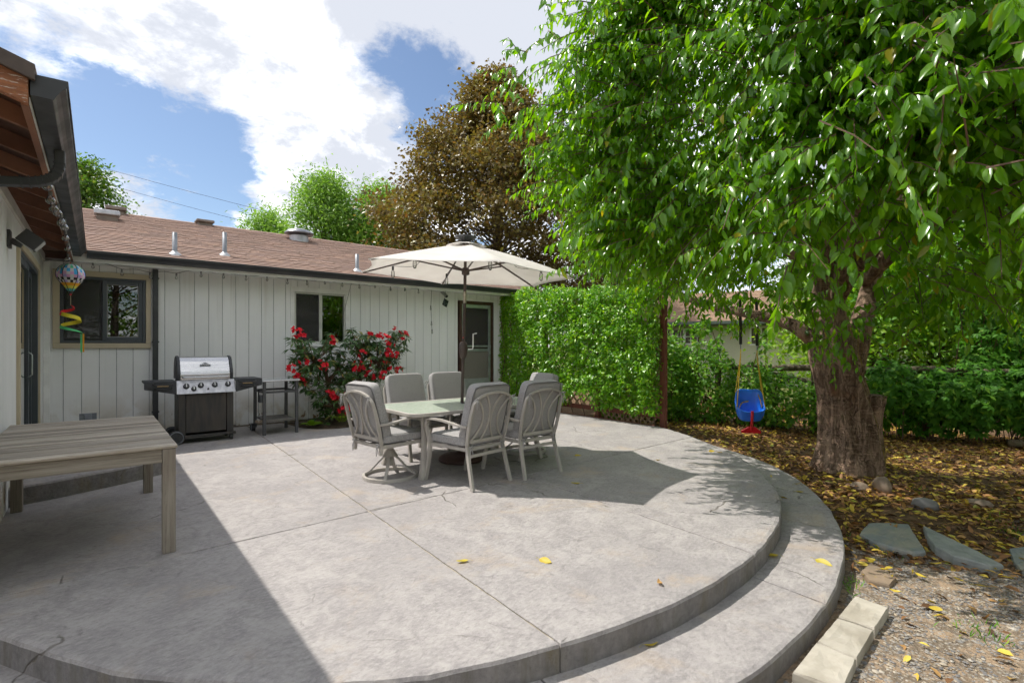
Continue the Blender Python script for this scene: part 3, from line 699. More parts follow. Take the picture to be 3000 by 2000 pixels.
ds = part('downspout', MB().box((.675, YW - .085, .02), (.747, YW - .030, 2.64)), m_gut, house, bevel=.008)
for zc in (.35, 1.45, 2.45): part('strap', MB().box((.664, YW - .089, zc), (.758, YW - .026, zc + .025)), m_gut, ds)
# elbow of the left gutter's downspout, ribbed, running back to the wall
oy = 4.34
path = [(-.185, oy, 2.640), (-.185, oy, 2.58)] + bez((-.185, oy, 2.56), (-.185, oy, 2.46), (-.25, oy, 2.425), (-.36, oy, 2.41), 8) + [(-.52, oy, 2.385), (-.572, oy, 2.36), (-.575, oy, 2.25), (-.575, oy, .05)]
el = part('downspout', MB().bar(path, .072, .052, (1, 0, 0)), m_gut, house, bevel=.006); el['label'] = 'dark downspout elbow under the left gutter'
for k in range(2, 11): 
    p, q_ = Vector(path[k]), Vector(path[k + 1]); part('rib', MB().bar([p, p + (q_ - p).normalized() * .008], .079, .059, (1, 0, 0) if k < 6 else (0, 0, 1)), m_gut, el)

# --- things standing on the roof
def onroof(x, y):
    d0, d1 = 5.0, 40.0
    for _ in range(60):
        d = (d0 + d1) / 2; p = AT(x, y, d)
        if p.z > roofz(p.y) and p.y < RY: d0 = d
        else: d1 = d
    return AT(x, y, d0)
m_flash = M('bright flashing', (.48, .50, .52), (.38, .40, .42), 7, .45, metal=.3)
for (bx, by), (tx, ty) in (((512, 747), (510, 681)), ((658, 749), (654, 681)), ((1046, 795), (1045, 745))):
    p = onroof(bx, by); h = (by - ty) / FPX * (p.x * SY + p.y * CY)
    vp = part('vent_pipe', MB().lathe([(.036, -.12), (.036, h), (.030, h), (.030, h - .05)], p, 14, False), m_galv, house, smooth=True)
    n = Vector((0, -PIT, 1)).normalized()
    part('flashing', MB().lathe([(.13, -.045), (.12, -.01), (.06, .035), (.038, .06)], p, 18), m_flash, vp, smooth=True)
    part('flashing_plate', MB().hexa([tuple(p + Vector((sx * .15, sy * .17, PIT * sy * .17 + dz))) for dz in (-.006, .010) for sx, sy in ((-1, -1), (1, -1), (1, 1), (-1, 1))]), m_flash, vp)
m_vent = M('brown metal roof vent', (.20, .165, .135), (.15, .12, .10), 5, .5, metal=.3)
for bx, by, w, h, mm in ((314, 648, .40, .24, m_flash), (340, 622, .36, .20, m_vent), (602, 663, .36, .17, m_vent)):
    p = onroof(bx, by)
    if by == 622: p.y = RY - .25; p.x = ONY(340, 622, p.y).x; p.z = roofz(p.y)
    rv = part('roof_vent', MB().hexa([(p.x - w * .40, p.y, p.z - .05), (p.x + w * .40, p.y, p.z - .05), (p.x + w * .40, p.y + .30, p.z), (p.x - w * .40, p.y + .30, p.z), (p.x - w * .40, p.y, p.z + h * .55), (p.x + w * .40, p.y, p.z + h * .55), (p.x + w * .40, p.y + .30, p.z + h * .6), (p.x - w * .40, p.y + .30, p.z + h * .6)]), m_vent, house, bevel=.006)
    part('vent_hood', MB().hexa([(p.x - w / 2, p.y - .06, p.z + h * .50), (p.x + w / 2, p.y - .06, p.z + h * .50), (p.x + w / 2, p.y + .36, p.z + h * .62), (p.x - w / 2, p.y + .36, p.z + h * .62), (p.x - w / 2, p.y - .05, p.z + h * .9), (p.x + w / 2, p.y - .05, p.z + h * .9), (p.x + w / 2, p.y + .34, p.z + h), (p.x - w / 2, p.y + .34, p.z + h)]), mm, rv, bevel=.02)
p = onroof(876, 706)
dv = part('dome_vent', MB().lathe([(.22, -.12), (.22, .12)], p, 18), m_flash, house, smooth=False)
part('vent_cap', MB().lathe([(.02, .30), (.14, .29), (.26, .25), (.335, .19), (.345, .165), (.33, .155), (.20, .15)], p, 24), M('grey steel dome', (.26, .27, .29), (.20, .21, .23), 4, .35, metal=.8), dv, smooth=True)
part('flashing_plate', MB().hexa([tuple(p + Vector((sx * .36, sy * .36, PIT * sy * .36 + dz))) for dz in (-.006, .012) for sx, sy in ((-1, -1), (1, -1), (1, 1), (-1, 1))]), m_flash, dv)

# --- small things on the walls
p = ONX(20, 700, XW)
lp = thing('wall_lamp', 'dark grey square floodlight on the left white wall under the eave', 'lamp', (XW + .005, p.y, p.z))
part('back_plate', MB().box((0, -.06, -.075), (.022, .06, .075)), m_dgrey, lp, world=False, bevel=.004)
part('arm', MB().beam((.02, 0, -.01), (.09, 0, -.045), .05, .05), m_dgrey, lp, world=False, bevel=.004)
Mr = Matrix.Translation((.145, 0, .005)) @ Matrix.Rotation(R(38), 4, 'Y')
mb = MB().box((-.075, -.075, -.06), (.075, .075, .06)); mb.v = [tuple(Mr @ Vector(v)) for v in mb.v]
hs = part('housing', mb, m_dgrey, lp, world=False, bevel=.006)
mb = MB().box((.0755, -.066, -.05), (.079, .066, .05)); mb.v = [tuple(Mr @ Vector(v)) for v in mb.v]
part('lens', mb, M('frosted lamp lens', (.55, .55, .54), (.5, .5, .5), 4, .4), hs, world=False)
mb = MB().box((-.062, -.062, -.0635), (.062, .062, -.0605)); mb.v = [tuple(Mr @ Vector(v)) for v in mb.v]
part('lens', mb, M('frosted lower lens', (.48, .48, .48), (.42, .42, .42), 4, .4), hs, world=False)
p = ONY(258, 1222, YW - .006)
ob = thing('outlet_box', 'small grey outdoor outlet box low on the white siding behind the wooden table', 'outlet', p)
part('mount_plate', MB().box((-.10, -.006, -.06), (.10, 0, .06)), m_galv, ob, world=False, bevel=.002)
part('cover', MB().box((-.045, -.045, -.05), (.045, -.0065, .05)), m_galv, ob, world=False, bevel=.008)
p = ONY(1292, 862, YW - .006)
cm = thing('security_camera', 'small white cylindrical security camera under the eave near the storm door', 'camera', p)
part('mount', MB().lathe([(.035, 0), (.035, .02)], (0, -.03, .05), 12), m_trimw, cm, world=False)
part('body', MB().tube([(-.01, -.04, .05), (.0, -.10, .02), (.02, -.20, -.06)], [.032, .038, .040], 14), M('grey camera shell', (.42, .42, .41), (.36, .36, .35), 4, .5), cm, world=False, smooth=False)
part('lens', MB().tube([(.0205, -.202, -.0615), (.022, -.208, -.067)], .034, 14), m_black, cm, world=False)
p = ONY(1305, 887, 9.42)
sp_ = thing('solar_panel', 'small dark square solar panel dangling on a cord near the storm door', 'solar panel', p)
mb = MB().box((-.075, -.012, -.075), (.075, .012, .075)); Mr = Matrix.Rotation(R(20), 4, 'Y') @ Matrix.Rotation(R(20), 4, 'Z'); mb.v = [tuple(Mr @ Vector(v)) for v in mb.v]
part('panel', mb, M('dark solar cells', (.02, .022, .03), (.035, .035, .04), 14, .25), sp_, world=False, bevel=.006)
part('cord', MB().tube([(-.03, 0, .08), (-.012, 0, .18), (0, -.02, 2.60 - p.z)], .003, 5), m_black, sp_, world=False)

# ================================================================== string lights
m_sock = M('grey lamp socket', (.22, .22, .22), (.16, .16, .16), 9, .5)
def string_lights(name, label, pts, bulbs, r, hang, sag=.0, globe=False):
    t = thing(name, label, 'string lights', pts[0])
    part('cord', MB().tube(crom(pts, 4), .0035, 5), m_black, t)
    for b in bulbs:
        b = Vector(b)
        so = part('socket', MB().lathe([(.007, 0), (.013, -.004), (.013, -.04), (.010, -.045)], b, 8), m_sock, t, smooth=True)
        if globe: pf = [(.008, -.044), (.018, -.052), (r * .85, -.052 - r * .6), (r, -.052 - r * 1.1), (r * .85, -.052 - r * 1.6), (r * .45, -.052 - r * 1.95), (.003, -.052 - r * 2.05)]
        else: pf = [(.008, -.044), (.014, -.055), (r, -.055 - r * .7), (r * .9, -.055 - r * 1.5), (r * .4, -.055 - r * 2.0), (.003, -.055 - r * 2.15)]
        part('bulb', MB().lathe(pf, b, 10, False), m_bulb, so, smooth=True)
    return t
s4 = .4252; eb = [(200 + a * s4, 500 + b * s4) for a, b in ((170, 628), (370, 678), (565, 700), (745, 706), (915, 692), (1070, 702), (1225, 718), (1370, 722), (1510, 744), (1645, 752), (1768, 748), (1888, 764), (2005, 778), (2113, 774), (2220, 790), (2320, 795))]
eb += [(1144, 838), (1186, 839), (1226, 846)]
bp = [ONY(x, y, 9.55) for x, y in eb]; cd = []
for i, b in enumerate(bp):
    cd.append(b); 
    if i + 1 < len(bp):
        m_ = (b + bp[i + 1]) / 2; m_.z += .02 if i % 3 else .035; m_.z = min(m_.z, 2.60); cd.append(m_)
tail = [ONY(1262, 843, 9.55), ONY(1262, 895, 9.6), ONY(1264, 940, 9.62), ONY(1266, 964, 9.62)]
string_lights('string_lights', 'string of small clear bulbs along the main eave over the white siding', [ONY(247, 752, 9.5)] + cd + tail, bp + [tail[1], tail[2], tail[3]], .021, 0)
s1 = .3827; lb = [(s1 * a, 100 + s1 * b) for a, b in ((360, 1075), (385, 1190), (410, 1258), (440, 1295), (468, 1368), (490, 1412), (500, 1500))] + [(a * .4464, 600 + b * .4464) for a, b in ((400, 62), (425, 95), (430, 168), (445, 243), (445, 315))]
lp_ = [G(x, y, 2.62) if False else Vector((*FRD(x, (2.60 - EYE) * FPX / (HZ - y)), 2.60)) for x, y in lb]
for q in lp_: q.x = max(min(q.x, -.24), -.30)
string_lights('string_lights', 'string of clear glass globe bulbs hanging along the left wing fascia', [lp_[0] + Vector((0, -.3, .03))] + lp_, lp_, .030, 0, globe=True)

hk = ONY(1030, 828, 9.5); e_ = ONY(985, 1000, 9.3)
hw_ = thing('guy_wire', 'thin dark wire slanting from an eave hook down into the red flowering shrub', 'wire', hk)
part('wire', MB().tube([hk, e_], .003, 5), m_black, hw_); part('hook', MB().tube([hk + Vector((0, 0, .0)), hk + Vector((0, .03, .06)), hk + Vector((0, .05, .10))], .008, 6), m_galv, hw_)
# ================================================================== hot air balloon spinner
bl = thing('balloon_spinner', 'rainbow checkered hot air balloon wind spinner with ribbon tail hanging from the left eave', 'wind spinner', AT(207, 812, 6.9))
def hsv(h, s, v):
    import colorsys; return tuple(c ** 2.2 for c in colorsys.hsv_to_rgb(h, s, v))
bal_cols = [('white', (.74, .72, .74)), ('sky blue', (.07, .45, .85)), ('green', (.12, .62, .33)), ('pink', (.80, .42, .68)), ('black', (.02, .02, .02)), ('orange', (.90, .42, .02)), ('yellow', (.85, .75, .10)), ('aqua', (.25, .72, .62)), ('lilac', (.50, .42, .78))]
bm_ = [M('spinner cloth ' + n, c, tuple(x * .88 for x in c), 8, .7) for n, c in bal_cols]
prof = [(.012, .215), (.075, .205), (.125, .175), (.160, .130), (.180, .075), (.183, .030), (.172, -.015), (.150, -.055), (.122, -.095), (.090, -.140), (.060, -.185), (.036, -.220)]
rowc = [[0, 7, 0, 2], [2, 0, 7, 0], [0, 1, 0, 2], [1, 0, 1, 0], [3, 1, 3, 0], [0, 3, 8, 3], [4, 0, 4, 0], [0, 4, 0, 8], [5, 5, 5, 5], [6, 6, 6, 6], [2, 7, 1, 2]]
n = 24; mb = MB()
for r_, z in prof:
    for k in range(n): 
        a = 2 * math.pi * k / n; rr = r_ * (1.0 - .035 * abs(math.sin(a * 3))) ; mb.v.append((rr * math.cos(a), rr * math.sin(a), z))
for i in range(len(prof) - 1):
    for k in range(n): mb.f.append((i * n + k, (i + 1) * n + k, (i + 1) * n + (k + 1) % n, i * n + (k + 1) % n)); mb.m.append(rowc[i][(k + (i // 2)) % 4])
part('balloon_cloth', mb, bm_, bl, world=False, recalc=False)
for k in range(6):
    a = math.pi / 3 * k; part('rib', MB().tube([((r_ + .003) * math.cos(a), (r_ + .003) * math.sin(a), z) for r_, z in prof], .0045, 5), m_black, bl, world=False)
part('basket', MB().lathe([(.030, -.225), (.026, -.262), (.022, -.265)], (0, 0, 0), 10), m_dgrey, bl, world=False)
m_red = M('red cloth', (.80, .02, .03), (.7, .02, .03), 6, .6); m_yel = M('yellow cloth', (.80, .68, .03), (.7, .6, .03), 6, .6); m_grn = M('green cloth', (.10, .65, .22), (.09, .55, .2), 6, .6); m_org = M('orange cloth', (.85, .40, .02), (.8, .36, .02), 6, .6)
part('bead', MB().lathe([(.004, -.264), (.014, -.272), (.014, -.284), (.004, -.292)], (0, 0, 0), 10), m_red, bl, world=False, smooth=True)
part('bead', MB().lathe([(.004, .236), (.010, .232), (.010, .222), (.004, .216)], (0, 0, 0), 10), m_red, bl, world=False, smooth=True)
part('string', MB().tube([(0, 0, -.29), (0, 0, -.45)], .004, 5).tube([(0, 0, .235), (-.01, 0, .33)], .002, 5), M('tan string', (.5, .42, .28), None, 6, .8), bl, world=False)
# helical ribbon
N = 44; mbs = {k: MB() for k in 'ryg'}; pv = None
for i in range(N + 1):
    t = i / N; ph = -.6 + t * 2.15 * 2 * math.pi; rad = .135 * min(1, t * 5) if t < .8 else .135 + .10 * (t - .8)
    w = .030 * math.sin(math.pi * min(1, t * 1.02)) ** .6 + .002; z = -.45 - .46 * t
    p0, p1 = Vector((rad * math.cos(ph) * .9, rad * math.sin(ph) * .9, z + w)), Vector((rad * math.cos(ph) * 1.02, rad * math.sin(ph) * 1.02, z - w))
    if pv:
        k = 'r' if t < .34 else ('y' if t < .75 else 'g'); mbs[k].add([pv[0], p0, p1, pv[1]], [(0, 1, 2, 3)])
    pv = (p0, p1)
for k, mm in (('r', m_red), ('y', m_yel), ('g', m_grn)): part('ribbon', mbs[k], mm, bl, world=False, recalc=False)
e = (pv[0] + pv[1]) / 2
part('tail', MB().box((e.x - .022, e.y - .001, e.z - .30), (e.x + .002, e.y + .001, e.z)), m_grn, bl, world=False)
part('tail', MB().box((e.x + .006, e.y - .003, e.z - .30), (e.x + .028, e.y - .001, e.z + .005)), m_org, bl, world=False)

bl.scale = (.84, .84, .84)
# ================================================================== weathered wooden table
m_wood = wood_mat('weathered grey teak', (.27, .23, .185), (.46, .415, .36), (.08, .06, .045), 0, rand=.30)
m_woody = wood_mat('weathered grey teak upright', (.20, .165, .13), (.31, .275, .23), (.10, .08, .06), 2, rand=.1)
m_woodr = wood_mat('weathered grey teak rail', (.22, .185, .145), (.34, .305, .255), (.10, .085, .065), 0, rand=.1)
m_woodry = wood_mat('weathered grey teak side rail', (.22, .185, .145), (.34, .305, .255), (.10, .085, .065), 1, rand=.1)
wt = thing('wooden_table', 'weathered grey slatted wooden table standing against the left wall', 'table', (-.08, 5.07, 0))
TX0, TX1, TY0, TY1, TZ = -.575, .425, 4.12, 6.03, .728
ns = 21; pitch = (TY1 - TY0) / ns
for i in range(ns):
    y0 = TY0 + i * pitch; part('slat', MB().box((TX0, y0 + .0065, TZ - .022), (TX1 + random.uniform(-.001, .001), y0 + pitch - .0065, TZ + random.uniform(-.0028, .0028))), m_wood, wt, bevel=.007, seg=2)
for xx in (TX0 + .01, TX1 - .085):
    for yy in (TY0 + .01, TY1 - .085): part('leg', MB().box((xx, yy, 0), (xx + .075, yy + .075, TZ - .024)), m_woody, wt, bevel=.004)
for yy in (TY0 + .020, TY1 - .05): part('apron', MB().box((TX0 + .0865, yy, TZ - .112), (TX1 - .0865, yy + .03, TZ - .0235)), m_woodr, wt, bevel=.003)
for xx in (TX0 + .02, TX1 - .05): part('apron', MB().box((xx, TY0 + .0865, TZ - .112), (xx + .03, TY1 - .0865, TZ - .0235)), m_woodry, wt, bevel=.003)

# ================================================================== gas grill
m_steel = M('brushed stainless steel', (.62, .62, .62), (.52, .52, .53), 1.2, .30, metal=.9, stretch=(1, 30, 30))
m_steel2 = M('stained stainless steel', (.52, .52, .53), (.38, .38, .40), 6, .42, metal=.75, stretch=(3, 3, .8))
m_enam = M('faded black enamel', (.030, .029, .029), (.055, .046, .038), 5, .50, stretch=(3, 3, .6), bump=.1)
m_char = M('charcoal resin', (.032, .035, .042), (.045, .048, .055), 7, .55)
GX0, GX1, GYF = .88, 1.60, 8.58
gr = thing('gas_grill', 'black and stainless gas grill with side shelves standing by the white wall', 'grill', ((GX0 + GX1) / 2, 8.85, 0))
GYB = GYF + .48
part('cart_panel', MB().box((GX0 + .105, GYF + .012, .15), (GX1 - .105, GYF + .03, .70)), m_enam, gr, bevel=.004)
for a, b in ((GX0 + .01, GX0 + .10), (GX1 - .10, GX1 - .01)): part('cart_post', MB().box((a, GYF, .12), (b, GYF + .06, .72)), m_enam, gr, bevel=.006)
for a in (GX0 + .012, GX1 - .03): part('cart_side', MB().box((a, GYF + .062, .14), (a + .018, GYB, .74)), m_enam, gr, bevel=.004)
part('cart_back', MB().box((GX0 + .032, GYB - .02, .14), (GX1 - .032, GYB - .002, .74)), m_enam, gr)
part('base_rail', MB().box((GX0 + .02, GYF - .012, .085), (GX1 + .02, GYB, .118)), m_enam, gr, bevel=.006)
def wheel(x, y, r, parent, ax='x'):
    """spoked wheel; its outer face looks to -x or, with ax='y', to -y"""
    def T(o, u, w): return (x + o, y + u, r + w) if ax == 'x' else (x + u, y + o, r + w)
    w = part('wheel', MB().tube([T(-.028, 0, 0), T(.028, 0, 0)], r, 24), m_black, parent, bevel=.010)
    part('rim', MB().tube([T(-.031, 0, 0), T(-.029, 0, 0)], r * .80, 20), m_dgrey, w)
    for k in range(6):
        a = k * math.pi / 3; part('spoke', MB().beam(T(-.034, math.cos(a) * r * .15, math.sin(a) * r * .15), T(-.034, math.cos(a) * r * .72, math.sin(a) * r * .72), .018, .006), m_black, w)
    part('hub', MB().tube([T(-.036, 0, 0), T(-.0315, 0, 0)], r * .20, 14), m_dgrey, w)
    part('hub_ring', MB().tube([T(-.033, math.cos(2 * math.pi * k / 20) * r * .84, math.sin(2 * math.pi * k / 20) * r * .84) for k in range(21)], .005, 5, False), m_galv, w, smooth=True)
    return w
wheel(GX0 - .015, GYF - .015, .100, gr, 'y'); wheel(GX0 - .015, GYB + .02, .100, gr, 'y')
part('axle', MB().tube([(GX0 - .015, GYF - .03, .10), (GX0 - .015, GYB + .03, .10)], .012, 8), m_galv, gr)
for yy in (GYF + .04, GYB - .05):
    cs = part('caster', MB().tube([(GX1 - .055, yy, .038), (GX1 - .015, yy, .038)], .038, 18), m_black, gr, bevel=.006)
    part('fork', MB().box((GX1 - .062, yy - .018, .04), (GX1 - .008, yy + .018, .084)), m_dgrey, cs)
# firebox and stainless control panel leaning back
part('firebox', MB().box((GX0 + .02, GYF + .06, .742), (GX1 - .02, GYB, .905)), m_enam, gr)
cp = part('control_panel', MB().prism([(GX0 - .012, GYF - .055, .715), (GX0 - .012, GYF - .045, .735), (GX0 - .012, GYF + .055, .902), (GX0 - .012, GYF + .075, .902), (GX0 - .012, GYF + .075, .715)], (GX1 - GX0 + .024, 0, 0), 0), m_steel2, gr, bevel=.004)
pn = Vector((0, -.167, .10)).normalized(); pu = Vector((0, .10, .167)).normalized()
def on_panel(u, v): return Vector((GX0 + u * (GX1 - GX0), GYF - .045, .735)) + pu * v
for u, v, r in ((.15, .10, .040), (.275, .055, .034), (.40, .105, .040), (.645, .108, .040), (.885, .112, .040)):
    c = on_panel(u, v); kb = part('knob', MB().tube([c, c + pn * .028], [r, r * .88], 20), m_black, cp)
    part('knob_mark', MB().beam(c + pn * .029 + pu * r * .65, c + pn * .029 - pu * r * .55, .011, .004, pn), m_trimw, kb)
c = on_panel(.525, .045); part('igniter', MB().tube([c, c + pn * .015], .013, 12), m_black, cp)
# lid: curved section between two dark cast ends
sec = [(GYF + .075, .905), (GYF + .068, .985), (GYF + .082, 1.03), (GYF + .16, 1.175), (GYF + .21, 1.225), (GYF + .28, 1.245), (GYF + .36, 1.225), (GYF + .44, 1.15), (GYB, 1.02), (GYB, .907)]
lid = part('lid', MB().prism([(GX0 + .045, y, z) for y, z in sec], (GX1 - GX0 - .09, 0, 0), 0), m_steel, gr, bevel=.003)
for xx in (GX0 + .002, GX1 - .044): part('lid_end', MB().prism([(xx, y + (.012 if y > GYF + .25 else -.012), z + .010) for y, z in sec], (.042, 0, 0), 0), m_char, lid, bevel=.010)
part('lid_handle', MB().tube(crom([(GX0 + .07, GYF + .070, .955), (GX0 + .075, GYF + .03, .950), (GX0 + .12, GYF + .010, .945), (GX1 - .12, GYF + .010, .945), (GX1 - .075, GYF + .03, .950), (GX1 - .07, GYF + .070, .955)], 5), .013, 10), m_steel, lid, smooth=True)
# maker's badge on the lid
c = Vector(((GX0 + GX1) / 2, GYF + .126, 1.112)); lu = Vector((0, .078, .145)).normalized(); ln_ = Vector((0, -.145, .078)).normalized(); lx = Vector((1, 0, 0))
def lidp(a, b, h=0.0): return c + lx * a + lu * b + ln_ * h
bd = part('badge', MB().prism([lidp(-.068, -.018), lidp(.068, -.018), lidp(.072, .006), lidp(.062, .016), lidp(-.062, .016), lidp(-.072, .006)], ln_ * .006, 2), m_galv, lid, bevel=.001)
part('badge_plate', MB().prism([lidp(-.060, -.013, .0062), lidp(.060, -.013, .0062), lidp(.060, .011, .0062), lidp(-.060, .011, .0062)], ln_ * .0012, 2), m_black, bd)
part('badge_arch', MB().tube([lidp(.038 * math.cos(a), .015 + .026 * math.sin(a), .004) for a in np.linspace(0, math.pi, 13)], .004, 6), m_galv, bd, smooth=True)
part('badge_arch', MB().tube([lidp(.016 * math.cos(a), .017 + .012 * math.sin(a), .004) for a in np.linspace(0, math.pi, 9)], .003, 6), m_char, bd, smooth=True)
tcv = bpy.data.curves.new('badge_text', 'FONT'); tcv.body = 'Broil-Mate'; tcv.size = .024; tcv.align_x = 'CENTER'; tcv.align_y = 'CENTER'; tcv.extrude = .0006; tcv.resolution_u = 2
tob = bpy.data.objects.new('badge_tmp', tcv); COL.objects.link(tob); dg = bpy.context.evaluated_depsgraph_get(); tme = bpy.data.meshes.new_from_object(tob.evaluated_get(dg)); bpy.data.objects.remove(tob)
tme.materials.clear(); tme.materials.append(m_trimw)
Mt = Matrix((lx, lu, ln_)).transposed().to_4x4(); Mt.translation = lidp(0, -.001, .0082)
piece('badge_lettering', tme, bd, Mt)
# side shelves
for sg, xa, xb in ((-1, GX0 - .385, GX0 - .014), (1, GX1 + .014, GX1 + .375)):
    zt = .905; inner, outer = (xb, xa) if sg < 0 else (xa, xb)
    sh = part('side_shelf', MB().prism([(inner, GYF - .055, zt), (outer, GYF - .055, zt), (outer, GYF - .055, .80), (outer + (inner - outer) * .18, GYF - .055, .785), (inner, GYF - .055, .715)], (0, .045, 0), 1), m_char, gr, bevel=.006)
    part('shelf_top', MB().box((min(xa, xb), GYF - .009, zt - .03), (max(xa, xb), GYB - .02, zt)), m_char, sh, bevel=.008)
    a_, b_ = sorted((inner + (outer - inner) * .12, inner + (outer - inner) * .74))
    part('towel_bar', MB().tube(crom([(a_, GYF - .056, .868), (a_ + .01, GYF - .10, .862), (a_ + .05, GYF - .112, .860), (b_ - .05, GYF - .112, .860), (b_ - .01, GYF - .10, .862), (b_, GYF - .056, .868)], 4), .011, 8), m_black, sh, smooth=True)
    part('towel_bar', MB().tube(crom([(a_ + .02, GYF - .056, .806), (a_ + .04, GYF - .090, .802), (b_ - .04, GYF - .090, .802), (b_ - .02, GYF - .056, .806)], 4), .012, 8), m_black, sh, smooth=True)
    part('handle_insert', MB().box(((a_ + b_) / 2 - .065, GYF - .064, .832), ((a_ + b_) / 2 + .065, GYF - .056, .850)), M('pale wood insert', (.52, .38, .20), (.42, .30, .16), 14, .6), sh)
    part('hook', MB().box((outer - sg * .06 - .018, GYF - .062, .803), (outer - sg * .06 + .018, GYF - .0555, .832)), m_black, sh, bevel=.003)

# ================================================================== prep cart
m_legm = M('dark grey powder coat', (.060, .062, .068), (.075, .077, .082), 6, .5)
CX0, CX1, CYF, CYB = 2.00, 2.53, 8.58, 9.22
pc = thing('prep_cart', 'dark metal prep cart with glass top between grill and flowering shrub', 'cart', ((CX0 + CX1) / 2, (CYF + CYB) / 2, 0))
for xx in (CX0, CX1 - .045):
    for yy in (CYF, CYB - .045): part('leg', MB().box((xx, yy, 0.0 if xx > 2.2 or yy < 9 else .06), (xx + .045, yy + .045, .835)), m_legm, pc, bevel=.004)
part('lower_shelf', MB().box((CX0 + .047, CYF + .01, .205), (CX1 - .047, CYB - .01, .235)), M('dusty shelf', (.10, .095, .085), (.15, .14, .12), 8, .6), pc, bevel=.004)
for zz_ in (.655,):
    for yy in (CYF + .012, CYB - .035): part('rail', MB().box((CX0 + .0465, yy, zz_), (CX1 - .0465, yy + .022, zz_ + .035)), m_legm, pc, bevel=.003)
    for xx in (CX0 + .012, CX1 - .035): part('rail', MB().box((xx, CYF + .0465, zz_), (xx + .022, CYB - .0465, zz_ + .035)), m_legm, pc, bevel=.003)
tp = part('top_frame', MB().box((CX0 - .02, CYF - .015, .836), (CX1 + .015, CYB + .01, .866)), m_steel2, pc, bevel=.008)
part('glass_top', MB().box((CX0 - .012, CYF - .006, .8665), (CX1 + .008, CYB + .002, .8735)), M('pale tempered glass', (.50, .53, .54), (.44, .47, .48), 3, .08, coat=.6), tp, bevel=.002)
part('front_handle', MB().tube(crom([(CX0 + .0, CYF - .016, .851), (CX0 + .015, CYF - .04, .851), (CX1 - .02, CYF - .04, .851), (CX1 - .005, CYF - .016, .851)], 5), .010, 8), m_steel, tp, smooth=True)
for yy in (CYB - .03,): wheel(CX0 - .01, yy, .062, pc)
gb = thing('grill_brush', 'long handled grill brush hanging from the side of the prep cart', 'brush', (CX0 - .035, CYF + .12, .22))
part('handle', MB().tube([(CX0 - .035, CYF + .12, .72), (CX0 - .035, CYF + .12, .52)], .012, 8), m_black, gb)
part('shaft', MB().tube([(CX0 - .035, CYF + .12, .52), (CX0 - .034, CYF + .12, .32)], .005, 6).tube([(CX0 - .034, CYF + .12, .325), (CX0 - .07, CYF + .12, .235)], .004, 6).tube([(CX0 - .034, CYF + .12, .325), (CX0 + .002, CYF + .12, .235)], .004, 6), m_galv, gb)
part('bristle_head', MB().tube(crom([(CX0 - .085, CYF + .12, .225), (CX0 - .035, CYF + .11, .20), (CX0 + .015, CYF + .12, .225)], 5), .022, 8), M('dull brown wire bristles', (.20, .16, .12), (.28, .22, .16), 60, .7, bump=.9, bscale=200), gb)
dc = thing('drip_cup', 'small tin drip cup hung inside the prep cart frame', 'cup', (CX0 + .02, CYB - .2, .50))
part('cup', MB().lathe([(.030, 0), (.038, .115), (.041, .12), (.038, .12), (.035, .112), (.028, .006)], (CX0 + .035, CYF + .30, .49), 16), m_galv, dc, smooth=True)
part('bracket', MB().beam((CX0 + .035, CYF + .30, .61), (CX0 + .035, CYF + .30, .655), .02, .004), m_galv, dc)

# ================================================================== dining set
m_taupe = M('taupe powder coated metal', (.43, .40, .36), (.38, .355, .32), 5, .42, rand=.04)
def fabric_mat():
    m, t, b = mk('grey woven cushion'); q = NT(t); v = q.coords('Object', (1, 1, 1))
    a = q.noise(q.coords('Object', (1, 1, 14)), 55, 3); c = q.noise(q.coords('Object', (14, 1, 1)), 55, 3); w = q.math('ADD', a, c)
    col = q.mix(q.rng(w, .75, 1.25), (.27, .262, .258), (.38, .372, .368)); col = q.mix(q.rng(q.noise(v, 3, 4), .4, .7, 0, .3), col, (.31, .30, .298))
    q.l(col, b.inputs['Base Color']); b.inputs['Roughness'].default_value = .95; b.inputs['Specular IOR Level'].default_value = .15; b.inputs['Sheen Weight'].default_value = .15
    q.l(q.bump(w, .25, .002), b.inputs['Normal']); return m
m_fab = fabric_mat()
m_pipe = M('darker cushion piping', (.12, .118, .12), (.15, .148, .15), 20, .95)
def cushion(w, d, h, puff=.018, n=10):
    """soft box: x width, y depth, z thickness; corners rounded, faces puffed"""
    mb = MB(); ex = 5.0
    def sup(u):   # superellipse helper
        return math.copysign(abs(u) ** (1.0), u)
    for side in range(6):
        ax, s_ = side // 2, (1 if side % 2 else -1); o = [i for i in range(3) if i != ax]; base = len(mb.v)
        for i in range(n + 1):
            for j in range(n + 1):
                p = [0, 0, 0]; p[ax] = s_; p[o[0]] = -1 + 2 * i / n; p[o[1]] = -1 + 2 * j / n
                # spherise a little so that edges and corners are soft
                L = (abs(p[0]) ** 9 + abs(p[1]) ** 9 + abs(p[2]) ** 9) ** (1 / 9.0); p = [c / L for c in p]
                pf = puff * max(0, 1 - p[o[0]] ** 4) * max(0, 1 - p[o[1]] ** 4) if ax == 2 else 0
                mb.v.append((p[0] * w / 2, p[1] * d / 2, p[2] * h / 2 + (s_ * pf)))
        for i in range(n):
            for j in range(n):
                a = base + i * (n + 1) + j; q = (a, a + 1, a + n + 2, a + n + 1); mb.f.append(q); mb.m.append(0)
    return mb
def weld(o, d=.0008):
    import bmesh
    bm = bmesh.new(); bm.from_mesh(o.data); bmesh.ops.remove_doubles(bm, verts=bm.verts, dist=d); bmesh.ops.recalc_face_normals(bm, faces=bm.faces); bm.to_mesh(o.data); bm.free(); return o
def xf(mb, M4): mb.v = [tuple(M4 @ Vector(v)) for v in mb.v]; return mb
